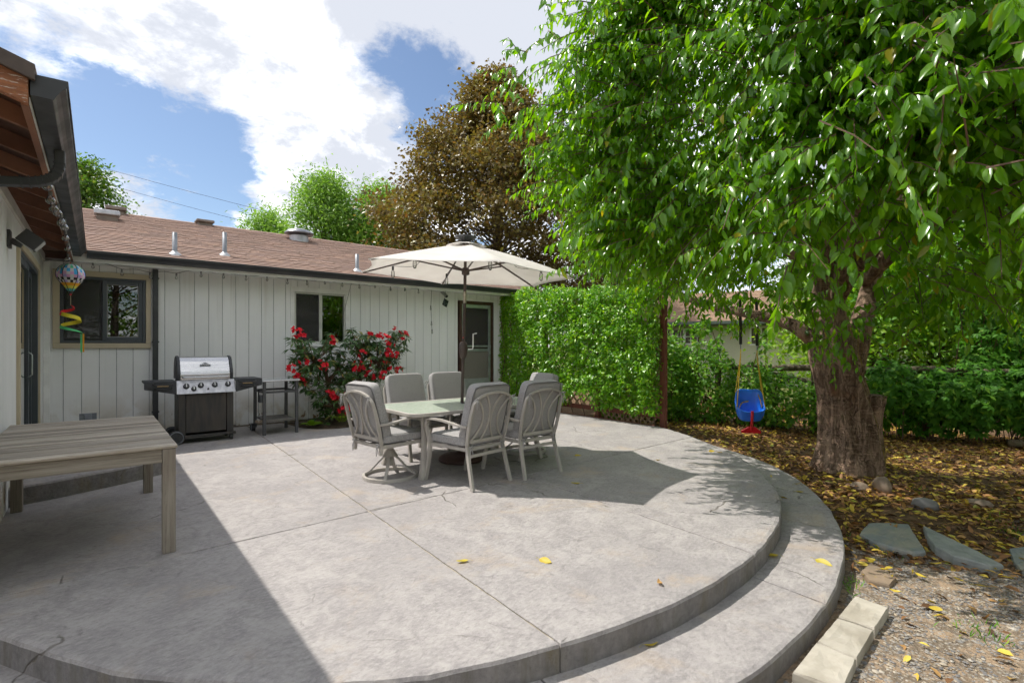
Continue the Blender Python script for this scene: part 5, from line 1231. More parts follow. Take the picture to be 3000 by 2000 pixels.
for (r, d, z) in ((1.6, 5.4, 4.2), (2.0, 4.4, 3.2), (2.6, 3.6, 4.0), (3.4, 3.0, 3.4), (4.6, 3.4, 4.0), (5.6, 4.4, 3.2), (2.2, 6.6, 3.0), (3.0, 5.0, 5.6), (5.2, 5.4, 5.6), (6.2, 6.4, 4.0), (2.6, 7.2, 4.6), (4.2, 4.6, 2.7), (3.0, 4.2, 2.6)):
    x, y = CAMXY(r, d); e = Vector((x, y, z)); s0 = tp(-.15, .0, 1.9 + .35 * (z - 2)) if r < 4.6 else tp(.35, .2, 2.1 + .3 * (z - 2)); md = (s0 + e) / 2 + Vector((0, 0, .35)); 
    stems.append(limb('limb', [s0, s0.lerp(md, .5) + Vector((0, 0, .1)), md, md.lerp(e, .6) + Vector((0, 0, .12)), e], .085, .018, 10, .05)); limbs_pts += [md, md.lerp(e, .5), e]
crown = part('crown', MB().tube([tp(0, 0, 2.6), tp(.02, 0, 2.9)], .02, 5), m_twig, ct)
LP, LD, LN, LL, LW = [], [], [], [], []; twigs = MB()
def cherry_bough(c, out, ntw, spread, ll=.125):
    for _ in range(ntw):
        td = nrm(out * 1.0 + rng.normal(0, .55, 3) + np.array((0, 0, -.12))); st = c + rng.normal(0, spread, 3) * np.array((1, 1, .7)); tl = rng.uniform(.30, .62); nl = int(rng.integers(10, 16))
        t = np.linspace(.06, 1, nl); px_ = st + td * (t * tl)[:, None] + np.array((0, 0, -1)) * (.22 * tl * t ** 2)[:, None]
        if rng.random() < .8: twigs.tube([px_[0], px_[nl // 2], px_[-1]], [.006, .0045, .002], 4, False)
        sd = np.cross(td, (0, 0, 1.0)); sd = sd / max(1e-5, np.linalg.norm(sd)); alt = np.where(np.arange(nl) % 2 == 0, 1, -1)[:, None]
        dd = td * .45 + sd * alt * .42 + np.array((0, 0, -.80)) + rng.normal(0, .24, (nl, 3)); nn = out * .55 + np.array((0, 0, .65)) + sd * alt * .25 + rng.normal(0, .38, (nl, 3))
        l = ll * rng.uniform(.55, 1.3, nl) * rng.uniform(.85, 1.12) * (1 - .32 * t ** 3); LP.append(px_); LD.append(dd); LN.append(nn); LL.append(l); LW.append(l * rng.uniform(.34, .47, nl))
nb_ = 0; tries = 0
while nb_ < 1020 and tries < 80000:
    tries += 1
    u = nrm(rng.normal(0, 1, 3)); u[1] = -abs(u[1]) if rng.random() < .62 else u[1]; f = rng.uniform(.45, 1.0) ** .6
    r, d, z = (CC[i] + CR[i] * u[i] * f * (1 + .13 * noise.noise((u[0] * 2.4, u[1] * 2.4, u[2] * 2.4))) for i in range(3))
    if z < 1.98 + .22 * noise.noise((r * .9, d * .9, 7)) + .3 * sst(2.2, .6, r) : continue
    if d > 7.0 and rng.random() > (.75 if 2.0 < r < 5.5 and 2.4 < z < 6 else .30): continue
    tx_, ty_ = r - 4.34, d - 6.6                                        # bare wood round the trunk, raised skirt in front of it
    if math.hypot(tx_, ty_) < 1.7 and z < 2.6: continue
    if 2.2 < r < 4.9 and d < 6.4 and z < 1.95 + .135 * d: continue
    if r < 4.2 and d > 5.4 and z < 2.5: continue
    if r < .17 * d and z < 1.45 + .23 * d and d < 7.2: continue         # clear of the umbrella
    if r > d * 1.12 + .4 or z - EYE > d * .76 + .5:
        if rng.random() > .12: continue
    x, y = CAMXY(r, d)
    ox, oy = CAMXY(u[0], u[1]); out = np.array((ox, oy, .25 * u[2])); out /= np.linalg.norm(out)
    if r < np.interp(z, (1.8, 2.8, 3.5, 4.2, 5.0, 5.6, 7), (1.15, .95, .75, .62, 1.25, 1.7, 2.6)) + (.25 if d < 4.6 else 0): continue
    if d < 4.9 and r < 1.85 + .25 * (4.9 - d): continue
    # gaps between the tiers of boughs
    if noise.noise((r * .75, d * .75, z * 1.5)) < -.22 and f > .75: continue
    cherry_bough(np.array((x, y, z)), out, 8, .20); nb_ += 1
# low sprays that hang in front of the trunk and at the left fringe
for pxx, pyy, d in ((2430, 1000, 5.9), (2500, 1010, 5.7), (2650, 960, 5.0), (2740, 920, 5.0), (2610, 900, 5.2), (2690, 810, 4.8), (2570, 820, 5.3), (2820, 860, 4.8), (2560, 720, 5.0), (2400, 700, 5.4), (2480, 660, 5.2), (2330, 800, 6.0), (2350, 900, 6.4), (2640, 740, 4.8), (2620, 860, 4.6), (2700, 900, 4.9), (2790, 820, 4.4), (2330, 1000, 7.2), (2230, 860, 6.9), (2300, 890, 6.6), (2370, 940, 6.3), (2240, 820, 6.6), (2310, 830, 6.4), (1850, 850, 7.0), (1820, 800, 7.2), (1790, 740, 7.1), (1700, 600, 6.6), (1500, 240, 5.6), (1520, 330, 5.5),
                    (2050, 830, 7.2), (2150, 820, 6.8), (1960, 810, 6.8), (1980, 870, 7.2), (2050, 895, 7.3), (2120, 905, 7.0), (2190, 900, 7.1), (2260, 905, 6.8), (2320, 940, 6.6), (2090, 860, 6.9), (2860, 780, 4.4), (2900, 600, 3.6), (2950, 420, 3.0), (2880, 200, 2.6), (2760, 300, 3.1), (2700, 120, 2.9), (2620, 470, 3.7), (2960, 80, 2.4), (1610, 480, 5.6), (1610, 140, 5.7)):
    p = AT(pxx, pyy - 30, d); cherry_bough(np.array(p), nrm(np.array((-SY * .6 - CY * .5 if pxx < 2300 else -SY, -CY * .6 + SY * .5 if pxx < 2300 else -CY, 0))), 5, .13)
part('twigs', twigs, m_twig, crown, kind='stuff', recalc=False)
LP, LD, LN, LL, LW = (np.concatenate(a) for a in (LP, LD, LN, LL, LW)); dep_ = LP[:, 0] * SY + LP[:, 1] * CY; nr_ = dep_ < 6.2
foliage(crown, LP[nr_], LD[nr_], LN[nr_], LL[nr_], LW[nr_], m_cherry, 'fine', 300); nr_ = ~nr_; foliage(crown, LP[nr_], LD[nr_], LN[nr_], LL[nr_], LW[nr_], m_cherry, 'mid', 0)

# ================================================================== other trees
def tree(name, label, base, height, rmax, prof, mat, nb, lpb, leaf, wd, spr, seed, tr=.16, group=None, z0=.18, tpl='two', flat=.6, single=0, barkm=None):
    g_ = np.random.default_rng(seed); t = thing(name, label, 'tree', (base[0], base[1], base[2] if len(base) > 2 else -.27), group=group); b = Vector(t.location)
    top = b + Vector((0, 0, height * .93))
    trk = part('trunk', MB().tube(crom([b - Vector((0, 0, .2)), b + Vector((g_.normal(0, .1), g_.normal(0, .1), height * .35)), b + Vector((g_.normal(0, .2), g_.normal(0, .2), height * .65)), top], 5), list(np.linspace(tr, .02, 16)), 9), barkm or m_bark2, t, smooth=True)
    P, D, Nn, L = [], [], [], []; br = MB()
    for i in range(nb):
        h = z0 + (1 - z0) * g_.random() ** .85; rm = rmax * prof(h); a = g_.uniform(0, 2 * math.pi); rr = rm * math.sqrt(g_.uniform(.18, 1.0)) * (1 + .22 * noise.noise((math.cos(a) * 1.7 + seed, math.sin(a) * 1.7, h * 5)))
        c = np.array((b.x + rr * math.cos(a), b.y + rr * math.sin(a), b.z + h * height)); out = np.array((math.cos(a), math.sin(a), .35))
        if g_.random() < .45:
            s_ = b + Vector((0, 0, max(.1, h - .14) * height)); br.tube([s_, s_.lerp(Vector(c), .5) + Vector((0, 0, .1)), Vector(c)], [.035, .02, .008], 5, False)
        n = lpb; off = g_.normal(0, 1, (n, 3)) * np.array((spr, spr, spr * flat)); P.append(c + off)
        D.append(out * .6 + g_.normal(0, .7, (n, 3)) + np.array((0, 0, -.3))); Nn.append(np.array((0, 0, .8)) + out * .35 + g_.normal(0, .55, (n, 3))); L.append(leaf * g_.uniform(.65, 1.25, n))
    part('branches', br, barkm or m_bark2, trk, kind='stuff', recalc=False)
    cr = part('crown', MB().tube([top - Vector((0, 0, .5)), top], .02, 5), m_twig, t)
    P, D, Nn, L = (np.concatenate(a) for a in (P, D, Nn, L)); foliage(cr, P, D, Nn, L, L * wd, mat, tpl, single); return t
def at_ground(px_, d): a = FRD(px_, d); return (a[0], a[1], -.27)
tree('bronze_maple', 'tall bronze-leaved maple tree rising behind the house roof', at_ground(1455, 24), 14.2, 6.0, lambda h: (1.0 if h < .50 else max(.03, ((1 - h) / .50) ** .85)) * (.85 + .15 * min(1, h * 4)), m_maple, 640, 150, .175, .72, .42, 11, .30, z0=.16, flat=.55)
rows_ = lambda h: max(.05, math.sin(math.pi * min(1, .12 + h * .88)) ** .8)
tree('locust_tree', 'tallest feathery light green tree behind the roof, left of the umbrella', at_ground(950, 27), 10.4, 2.5, rows_, m_locust, 150, 150, .24, .32, .50, 12, .16, 'light green trees behind the roof', .25, flat=.8)
tree('locust_tree', 'feathery light green tree behind the roof, beside the bronze maple', at_ground(1110, 28), 9.9, 3.2, rows_, m_locust, 190, 150, .24, .32, .52, 13, .16, 'light green trees behind the roof', .25, flat=.8)
tree('locust_tree', 'low light green tree just showing over the roof ridge near the dome vent', at_ground(790, 28), 8.7, 2.2, rows_, m_locust, 80, 150, .24, .32, .52, 14, .12, 'light green trees behind the roof', .25, flat=.8)
tree('backyard_tree', 'mid green tree showing over the roof beside the left gutter', at_ground(235, 19), 8.4, 2.3, rows_, m_olive, 120, 120, .16, .5, .34, 15, .18, None, .3)
tree('backyard_tree', 'small mid green tree over the roof ridge behind the square roof vent', at_ground(345, 20), 7.0, 1.1, rows_, m_olive, 50, 120, .16, .5, .30, 16, .14, None, .3)
tree('lime_shrub', 'bright lime green bush showing over the roof ridge at left', at_ground(280, 17.5), 5.35, 1.7, lambda h: max(.2, math.sqrt(max(0, 1 - h * h))), m_lime, 90, 120, .15, .5, .28, 17, .10, None, .4)
rt = [(2560, 13.5, 4.6, 2.2, m_lime, 'bright green young tree in the gap right of the cherry trunk'), (2750, 12.6, 6.5, 2.8, m_bramble, 'mid green tree beyond the creeper fence near the right edge'), (2950, 12.0, 7.4, 3.0, m_bramble, 'light green tree beyond the creeper fence at the right edge'), (2860, 17, 8.5, 3.5, m_lime, 'tall bright green tree far behind the creeper fence'), (2480, 25, 10.0, 4.2, m_olive, 'large green tree behind the neighbouring house'), (3300, 11.5, 6.5, 2.8, m_bramble, 'green tree behind the far right end of the creeper fence'), (4100, 11.0, 6.0, 2.8, m_olive, 'olive green tree past the right end of the creeper fence'), (3700, 15.0, 8.5, 3.6, m_lime, 'tall green tree well right of the creeper fence')]
for i, (px_, d, h, r_, mm, lab) in enumerate(rt): tree('garden_tree', lab, at_ground(px_, d), h, r_, rows_, mm, 120, 130, .15, .5, .40, 30 + i, .12, 'trees beyond the creeper fence', .12)
tree('bronze_maple', 'bronze-green tree showing between the vine screen and the neighbouring roof', at_ground(1830, 29), 9.5, 3.2, rows_, m_maple, 110, 150, .17, .7, .38, 41, .15, None, .2)
for i, (x, y, h, r_) in enumerate(((.6, -10.5, 9.0, 4.2), (-6.0, -9.5, 8.0, 3.6), (8.5, -11.0, 9.5, 4.2), (15.5, -8.0, 9.0, 4.0))):
    tree('garden_tree', ('dark green tree mirrored in the tan trimmed window', 'dark green tree mirrored at the left of the window glass', 'green tree mirrored in the smaller window', 'green tree at the far right end of the garden')[i], (x, y, -.27), h, r_, rows_, m_olive, 130, 110, .22, .55, .55, 50 + i, .2, 'trees on the other side of the garden', .06)

# ================================================================== trellis and climbing vine
m_redw = M('dark red stained wood', (.21, .065, .04), (.15, .046, .03), 6, .65, rand=.1, stretch=(8, 8, .8), bump=.3)
m_latt = wood_mat('weathered lattice', (.26, .17, .10), (.36, .26, .17), (.14, .09, .055), 0)
TX = 7.68
tl = thing('trellis', 'red-brown wooden trellis screen with lattice running from the house to the lawn', 'trellis', (TX, 7.5, -.1))
for yy in (5.22, 6.72, 8.25, 9.70): part('post', MB().box((TX - .048, yy - .048, -.25), (TX + .048, yy + .048, 2.27)), m_redw, tl, bevel=.006)
for z in (.12, 2.20):
    for ya, yb in ((5.2755, 6.6645), (6.7755, 8.1945), (8.3055, 9.6445)): part('rail', MB().box((TX - .02, ya, z), (TX + .02, yb, z + .088)), m_redw, tl, bevel=.004)
for ya, yb in ((5.28, 6.66), (6.78, 8.19), (8.31, 9.64)):
    k = ya - 2.0
    while k < yb:
        for sg, xo in ((1, .004), (-1, -.004)):
            z0, z1 = .21, 2.195; a, b = (k, k + (z1 - z0)) if sg > 0 else (k + (z1 - z0), k); ta, tb = (0, 1); lo_, hi_ = min(a, b), max(a, b)
            f = lambda yq: (yq - a) / (b - a); t0, t1 = sorted((min(1, max(0, f(max(ya, lo_)))), min(1, max(0, f(min(yb, hi_))))))
            if t1 - t0 > .03 and lo_ < yb and hi_ > ya: part('slat', MB().beam((TX + xo, a + (b - a) * t0, z0 + (z1 - z0) * t0), (TX + xo, a + (b - a) * t1, z0 + (z1 - z0) * t1), .036, .007, (1, 0, 0)), m_latt, tl)
        k += .19
    k = 0
part('skirt_board', MB().box((TX - .135, 5.29, -.02), (TX - .11, 9.64, .012)), m_redw, tl)
# lower diagonal lattice below the vine
for ya, yb in ((5.29, 6.65),):
    for k in np.arange(ya - .2, yb, .13):
        for sg in (1, -1):
            a, b = (k, k + .2) if sg > 0 else (k + .2, k)
            if min(a, b) >= ya - .02 and max(a, b) <= yb + .02: part('slat', MB().beam((TX - .03 - sg * .004, a, -.06), (TX - .03 - sg * .004, b, .118), .03, .007, (1, 0, 0)), m_latt, tl)
vn = thing('climbing_vine', 'dense glossy green climbing vine covering the trellis screen', 'vine', (TX - .2, 7.4, 0)); n = 30000
yv = rng.uniform(5.20, 9.75, n); topz = 2.34 + .24 * (yv - 5.2) / 4.5; zv = rng.uniform(0, 1, n)
bot = np.array([.20 + .16 * noise.noise((y * 1.9, 0, 2)) + .14 * sst(7.0, 6.4, abs(y)) * 0 + .30 * sst(.55, .0, abs(y - 7.0)) for y in yv]); topn = np.array([.17 * noise.noise((y * 2.1, 5, 0)) + .10 * noise.noise((y * 6, 5, 0)) for y in yv])
zv = bot + (topz + topn - bot) * zv ** .95
lump = np.array([.10 * noise.noise((y * 1.6, z * 1.6, 0)) + .07 * noise.noise((y * 4.2, z * 4.2, 3)) for y, z in zip(yv, zv)])
dep = rng.random(n) ** 1.7; thk = np.array([.22 + .78 * sst(9.8, 7.9, y) for y in yv]); xv = TX - .02 - (.30 + lump + .08 * np.sin((zv - .2) * 1.4)) * thk * (1 - dep * .85)
top_ = rng.random(n) < .10; xv = np.where(top_, TX + .05 + rng.uniform(-.40, .12, n) * thk, xv); zv = np.where(top_, topz + topn + rng.uniform(-.05, .12, n), zv)
end_ = rng.random(n) < .05; xv = np.where(end_, TX + rng.uniform(-.35, .12, n) * thk, xv); 
# stray shoots beyond the clipped face, and thin spots where the inside shows
thin = np.array([noise.noise((y * 2.4, z * 2.4, 11)) for y, z in zip(yv, zv)]); far_in = dep < .45; xv = np.where((thin < -.28) & far_in, xv + .17 * thk, xv)
for k in range(90):
    i0 = 40 * k; c0 = np.array((TX - .30 - rng.uniform(0, .12), rng.uniform(5.2, 8.8), rng.uniform(.5, 2.6))); c0[2] = min(c0[2], 2.45 + .2 * (c0[1] - 5.2) / 4.5); dv_ = nrm(np.array((rng.normal(-.5, .3), rng.normal(0, .5), rng.normal(.7, .5)))); ts = np.linspace(0, 1, 16) * rng.uniform(.15, .38)
    q_ = c0 + dv_ * ts[:, None] + rng.normal(0, .012, (16, 3)); xv[i0:i0 + 16], yv[i0:i0 + 16], zv[i0:i0 + 16] = q_[:, 0], q_[:, 1], q_[:, 2]
P = np.stack([xv, yv, zv], 1); D = np.stack([rng.normal(-.35, .5, n), rng.normal(0, .7, n), rng.normal(-.25, .6, n)], 1); Nn = np.stack([rng.normal(-.7, .45, n), rng.normal(0, .45, n), rng.normal(.75, .4, n)], 1); L = rng.uniform(.055, .10, n)
foliage(vn, P, D, Nn, L, L * rng.uniform(.40, .52, n), m_vine, 'mid', 300)
for k in range(14):
    y0 = 5.3 + k * .33; part('stem', MB().tube(crom([(TX - .12, y0, -.02), (TX - .16 + .05 * math.sin(k), y0 + .08, .5), (TX - .12, y0 - .1 + .05 * (k % 3), 1.2), (TX - .14, y0 + .1, 2.1)], 4), .010, 5), m_twig, vn)

# ================================================================== fence, brambles and creeper
FA, FB = Vector((9.75, 5.35, -.2)), Vector((14.77, -3.58, -.26)); fd = (FB - FA).normalized(); fl_ = (FB - FA).length
m_log = bark_mat('mossy log', (.09, .07, .045), (.20, .17, .12), 0)
fn = thing('fence', 'old mossy log rail fence with wire strands behind the cherry tree', 'fence', FA)
for k in range(7):
    p = FA + fd * (fl_ * k / 6); part('post', MB().tube([p - Vector((0, 0, .2)), p + Vector((.02, .01, 1.15))], .06, 9), m_log, fn, smooth=True)
for k in range(6):
    a, b = FA + fd * (fl_ * k / 6 - .15), FA + fd * (fl_ * (k + 1) / 6 + .15); part('log_rail', MB().tube(crom([a + Vector((0, 0, 1.20)), (a + b) / 2 + Vector((0, 0, 1.17)), b + Vector((0, 0, 1.21))], 4), .062, 9), m_log, fn, smooth=True)
part('log_rail', MB().tube(crom([FA + fd * .5 + Vector((0, 0, 1.16)), FA + fd * 1.6 + Vector((-.05, 0, .93)), FA + fd * 2.6 + Vector((-.05, 0, .72))], 4), .05, 9), m_log, fn, smooth=True)
for z in (.35, .58, .80, 1.0): part('wire', MB().tube([FA + Vector((0, 0, z)) + fd * .0, FA + fd * (fl_ * .5) + Vector((0, 0, z - .02)), FB + Vector((0, 0, z))], .0075, 5), M('pale fence wire', (.55, .40, .34), (.62, .58, .54), 4, .5), fn)
part('bottom_log', MB().tube(crom([FA + fd * 4.4 + Vector((-.42, -.2, .05)), FA + fd * 5.3 + Vector((-.44, -.22, .05)), FA + fd * 6.2 + Vector((-.45, -.25, .04))], 4), .062, 10), m_log, fn, smooth=True)
def thicket(name, label, blobs, n, mat, leaf, wd, seed, palm=0, single=300, cat='shrub', canes=0, group=None, tpl='mid'):
    g_ = np.random.default_rng(seed); t = thing(name, label, cat, (blobs[0][0], blobs[0][1], -.2), group=group); P, D, Nn, L = [], [], [], []
    wts = np.array([b[3] * b[5] + b[4] * b[5] for b in blobs]); wts = wts / wts.sum()
    for b, w in zip(blobs, wts):
        m = max(20, int(n * w / (palm or 1))); u = nrm(g_.normal(0, 1, (m, 3))); f = g_.uniform(.35, 1, (m, 1)) ** .5; bumps = np.array([1 + .20 * noise.noise((q[0] * 2.6 + b[0], q[1] * 2.6, q[2] * 2.6)) for q in u])[:, None]
        c = np.array(b[:3]) + u * f * bumps * np.array(b[3:6]); keep = c[:, 2] > -.16; c, u = c[keep], u[keep]; m = len(c)
        nn = nrm(u * np.array((.7, .7, .4)) + np.array((-.25, -.25, .6)) + g_.normal(0, .32, (m, 3))); 
        if palm:
            e1 = nrm(np.cross(nn, g_.normal(0, 1, (m, 3)))); e2 = np.cross(nn, e1); ll = leaf * g_.uniform(.6, 1.2, m)
            for k in range(palm):
                a = (k - (palm - 1) / 2) * R(48); P.append(c); D.append(e1 * math.cos(a) + e2 * math.sin(a) - nn * .15 + g_.normal(0, .08, (m, 3)) + np.array((0, 0, -.18))); Nn.append(nn + g_.normal(0, .12, (m, 3))); L.append(ll * (1.0 if k == palm // 2 else .85))
        else:
            P.append(c); D.append(u * .5 + g_.normal(0, .7, (m, 3)) + np.array((0, 0, -.2))); Nn.append(nn); L.append(leaf * g_.uniform(.6, 1.25, m))
    st = MB()
    for b in blobs:
        for k in range(10):
            q = nrm(g_.normal(0, 1, 3)); e = Vector((b[0] + q[0] * b[3] * .8, b[1] + q[1] * b[4] * .8, max(.1, b[2] + abs(q[2]) * b[5] * .8))); s0 = Vector((b[0] + g_.normal(0, .2), b[1] + g_.normal(0, .2), -.25)); st.tube(crom([s0, s0.lerp(e, .5) + Vector((0, 0, .25)), e], 4), .008, 4, False)
    for k in range(canes):       # long arching canes with leaves above the mass
        b = blobs[k % len(blobs)]; s0 = Vector((b[0] + g_.normal(0, .3), b[1] + g_.normal(0, .3), b[2] + b[5] * .5)); e = s0 + Vector((g_.normal(0, .5), g_.normal(0, .5), g_.uniform(.5, 1.0))); pts = crom([s0, s0.lerp(e, .6) + Vector((0, 0, .25)), e], 5); st.tube(pts, .006, 4, False)
        for p in pts[2:]:
            m = 5; P.append(np.array(p) + g_.normal(0, .05, (m, 3))); D.append(g_.normal(0, .7, (m, 3)) + np.array((0, 0, -.1))); Nn.append(np.array((0, 0, .9)) + g_.normal(0, .4, (m, 3))); L.append(leaf * 1.2 * g_.uniform(.7, 1.3, m))
    part('stems', st, m_twig, t, kind='stuff', recalc=False)
    P, D, Nn, L = (np.concatenate(a) for a in (P, D, Nn, L)); foliage(t, P, D, Nn, L, L * wd, mat, tpl, single); return t
thicket('bramble_thicket', 'tangled green bramble thicket between the trellis post and the toddler swing', [(9.0, 6.15, .66, .70, .65, .98), (9.5, 5.45, .60, .60, .60, .88), (8.75, 6.9, .60, .70, .70, .95), (9.95, 4.75, .40, .50, .55, .65), (9.5, 6.3, .65, .7, .7, .85)], 15000, m_bramble, .095, .55, 61, canes=18)
thicket('bramble_thicket', 'low leafy brambles on the fence wires just left of the cherry trunk', [(10.05, 4.35, .40, .42, .55, .60), (10.35, 3.6, .30, .4, .5, .50)], 2600, m_bramble, .10, .55, 62, single=100)
def fpt(k, o=-.25, z=0.0): p = FA + fd * k; return (p.x + o * .85, p.y + o * .5, z)
cb_ = [(*fpt(k, -.10, .52 + .05 * math.sin(k * 3)), .55, .55, .62) for k in np.arange(2.9, 10.0, .62)]
thicket('creeper_hedge', 'dark green five-leaflet creeper smothering the fence right of the cherry trunk', cb_, 34000, m_creeper, .135, .46, 63, palm=5, cat='hedge')
thicket('creeper_hedge', 'creeper-covered stump rising above the hedge behind the right of the fence', [(*fpt(4.6, .45, 1.35), .5, .5, .75), (*fpt(4.4, .5, 2.1), .4, .4, .6), (*fpt(5.9, .7, 1.45), .7, .7, .6)], 7000, m_creeper, .12, .46, 64, palm=5, single=0, cat='hedge')

# ================================================================== neighbouring house
def neighbour():
    A = Vector((*FRD(1860, 22.4), -.3)); B = Vector((*FRD(2900, 17.0), -.3)); u = (B - A).normalized(); ang_ = math.atan2(u.y, u.x); Ln = (B - A).length
    t = thing('neighbouring_house', 'cream neighbouring house with tan shingle roof beyond the brambles', 'house', A, ang_)
    m_cream = siding_mat('cream siding', (.60, .58, .45), False); m_gt = M('green-grey trim', (.13, .17, .14), (.10, .13, .11), 4, .6)
    wl2 = part('wall', MB().box((-3, .0, -.1), (Ln, .12, 2.70)), m_cream, t, world=False)
    for k in np.arange(-3, Ln, .41): part('batten', MB().box((k, -.02, -.1), (k + .04, -.001, 2.55)), m_cream, wl2, world=False)
    r2 = part('roof', MB().hexa([(-3.5, -.65, 2.62), (Ln, -.65, 2.62), (Ln, 4.4, 4.28), (-3.5, 4.4, 4.28), (-3.5, -.65, 2.68), (Ln, -.65, 2.68), (Ln, 4.4, 4.34), (-3.5, 4.4, 4.34)]), m_shing2, t, world=False)
    fm = MB(); a2 = math.atan(.329)
    for i in range(30):
        x = -3.5 - random.random() * .3
        while x < 7:
            M4 = Matrix.Translation((x, -.66 + i * .16, 2.69 + i * .16 * .329)) @ Matrix.Rotation(a2 - .05, 4, 'X'); w = random.uniform(.2, .4)
            fm.add([M4 @ Vector(v) for v in ((0, 0, 0), (w - .006, 0, 0), (w - .006, .2, 0), (0, .2, 0), (0, 0, .014), (w - .006, 0, .014), (w - .006, .2, .014), (0, .2, .014))], [(4, 5, 6, 7), (0, 1, 5, 4), (1, 2, 6, 5), (3, 0, 4, 7)]); x += w
    part('shingle_field', fm, m_shing2, r2, world=False, kind='stuff', recalc=False)
    part('gutter', MB().box((-3.5, -.76, 2.56), (Ln, -.655, 2.68)), m_gt, t, world=False, bevel=.01); part('soffit', MB().box((-3.5, -.653, 2.52), (Ln, -.002, 2.55)), m_gt, t, world=False)
    inv = ROOTM[t].inverted()
    def win(pa, pb, ya, yb, nx_, ny_, lab):
        def loc(px_, py_):
            dv = Vector((*FRD(px_, 1.0), 0)); q = inv.to_3x3() @ dv; o = inv @ Vector((0, 0, 0)); s_ = -o.y / q.y; w = Vector((0, 0, 0)) + dv * s_; lx_ = (inv @ w).x; return lx_, EYE + (HZ - py_) * s_ / FPX + .3
        x0, z1 = loc(pa, ya); x1, _ = loc(pb, ya); _, z0 = loc((pa + pb) / 2, yb)
        w = part('window', rect_ring(MB(), x0, x1, z0, z1, .07, -.05, .02), m_trimw, t, world=False); w['label'] = lab
        part('pane', MB().box((x0 + .07, -.012, z0 + .07), (x1 - .07, -.006, z1 - .07)), M('dim far glass', (.10, .085, .075), (.16, .13, .12), 1.5, .15), w, world=False)
        part('mullion', MB().box(((x0 + x1) / 2 - .05, -.045, z0 + .072), ((x0 + x1) / 2 + .05, -.013, z1 - .072)), m_trimw, w, world=False)
        for i in range(1, nx_):
            xx = x0 + (x1 - x0) * i / nx_
            if abs(xx - (x0 + x1) / 2) > .1: part('muntin', MB().box((xx - .012, -.03, z0 + .071), (xx + .012, -.014, z1 - .071)), m_trimw, w, world=False)
        for j in range(1, ny_):
            zz2 = z0 + (z1 - z0) * j / ny_; part('muntin', MB().box((x0 + .071, -.028, zz2 - .012), (x1 - .071, -.016, zz2 + .012)), m_trimw, w, world=False)
    win(1950, 2062, 962, 1010, 6, 2, 'white window with small panes'); win(2196, 2262, 956, 1012, 2, 1, 'plain white sliding window')
neighbour()

# ================================================================== rhododendron and bed plants
sh_ = thing('rhododendron', 'red flowering rhododendron shrub with gnarled stems in front of the smaller window', 'shrub', (3.55, 9.12, .04))
z4 = lambda a, b: (750 + a * .3827, 700 + b * .3827)
P, D, Nn, L = [], [], [], []; base = Vector((3.42, 9.12, .03)); wh = []
for cx, cy, rx, ry, k in ((330, 820, 80, 110, 9), (420, 920, 140, 140, 22), (570, 850, 110, 140, 16), (730, 760, 80, 70, 8), (820, 790, 120, 80, 12), (960, 800, 120, 90, 14), (1090, 790, 80, 90, 10), (850, 940, 170, 120, 22), (1010, 970, 90, 100, 12), (360, 1060, 90, 90, 10), (560, 1030, 130, 130, 18), (720, 1010, 90, 90, 10), (540, 1210, 90, 70, 8), (520, 1310, 80, 90, 9), (690, 1120, 80, 80, 7), (420, 1170, 50, 40, 3), (860, 1040, 120, 60, 8)):
    for _ in range(int(k * 1.5)):
        a = rng.uniform(0, 2 * math.pi); f = math.sqrt(rng.random()); x, y = z4(cx + rx * f * math.cos(a), cy + ry * f * math.sin(a)); wh.append(ONY(x, y, 9.05 + rng.uniform(-.32, .34)))
hubs = [Vector((2.95, 9.05, 1.15)), Vector((3.2, 9.15, .75)), Vector((3.35, 9.05, 1.05)), Vector((3.75, 9.0, .95)), Vector((4.1, 9.0, 1.1)), Vector((3.25, 8.95, .35)), Vector((3.75, 9.1, 1.3))]
m_rst = bark_mat('gnarled shrub bark', (.10, .06, .042), (.21, .14, .10), 0, sc=3)
stem = part('stem', MB().tube(crom([base, base + Vector((-.05, 0, .2)), (3.25, 9.12, .5), hubs[1]], 5), [.085 - .0035 * i for i in range(16)], 10), m_rst, sh_, smooth=True)
part('stem', MB().tube(crom([base + Vector((.04, 0, .05)), (3.55, 9.05, .4), (3.72, 9.0, .62), hubs[3], hubs[4]], 5), [.075 - .0025 * i for i in range(21)], 10), m_rst, sh_, smooth=True)
for a, b in ((1, 0), (1, 2), (3, 6), (1, 5)): part('stem', MB().tube(crom([hubs[a] if a != 1 or b != 5 else base, (hubs[a] + hubs[b]) / 2 + Vector((.04, -.03, .03)), hubs[b]], 5), [.034 - .0014 * i for i in range(11)], 8), m_rst, sh_, smooth=True)
bt = MB()
for w in wh:
    h = min(hubs, key=lambda q: (q - w).length); bt.tube(crom([h, h.lerp(w, .55) + Vector((0, 0, -.04)), w], 3), .006, 4, False)
    m = int(rng.integers(8, 13)); a = np.linspace(0, 2 * math.pi, m, endpoint=False) + rng.uniform(0, 6); up_ = nrm(np.array((rng.normal(0, .25), -.3 + rng.normal(0, .25), 1.0))); e1 = nrm(np.cross(up_, (1.0, .2, 0))); e2 = np.cross(up_, e1)
    rad_ = e1 * np.cos(a)[:, None] + e2 * np.sin(a)[:, None]; P.append(np.repeat(np.array(w)[None], m, 0) + rad_ * .01); D.append(rad_ * .9 + np.array((0, 0, -.32)) + rng.normal(0, .2, (m, 3))); Nn.append(np.array((0, -.15, 1.0)) + rad_ * .3 + rng.normal(0, .15, (m, 3))); L.append(rng.uniform(.105, .165, m))
part('branchlets', bt, m_twig, sh_, kind='stuff', recalc=False)
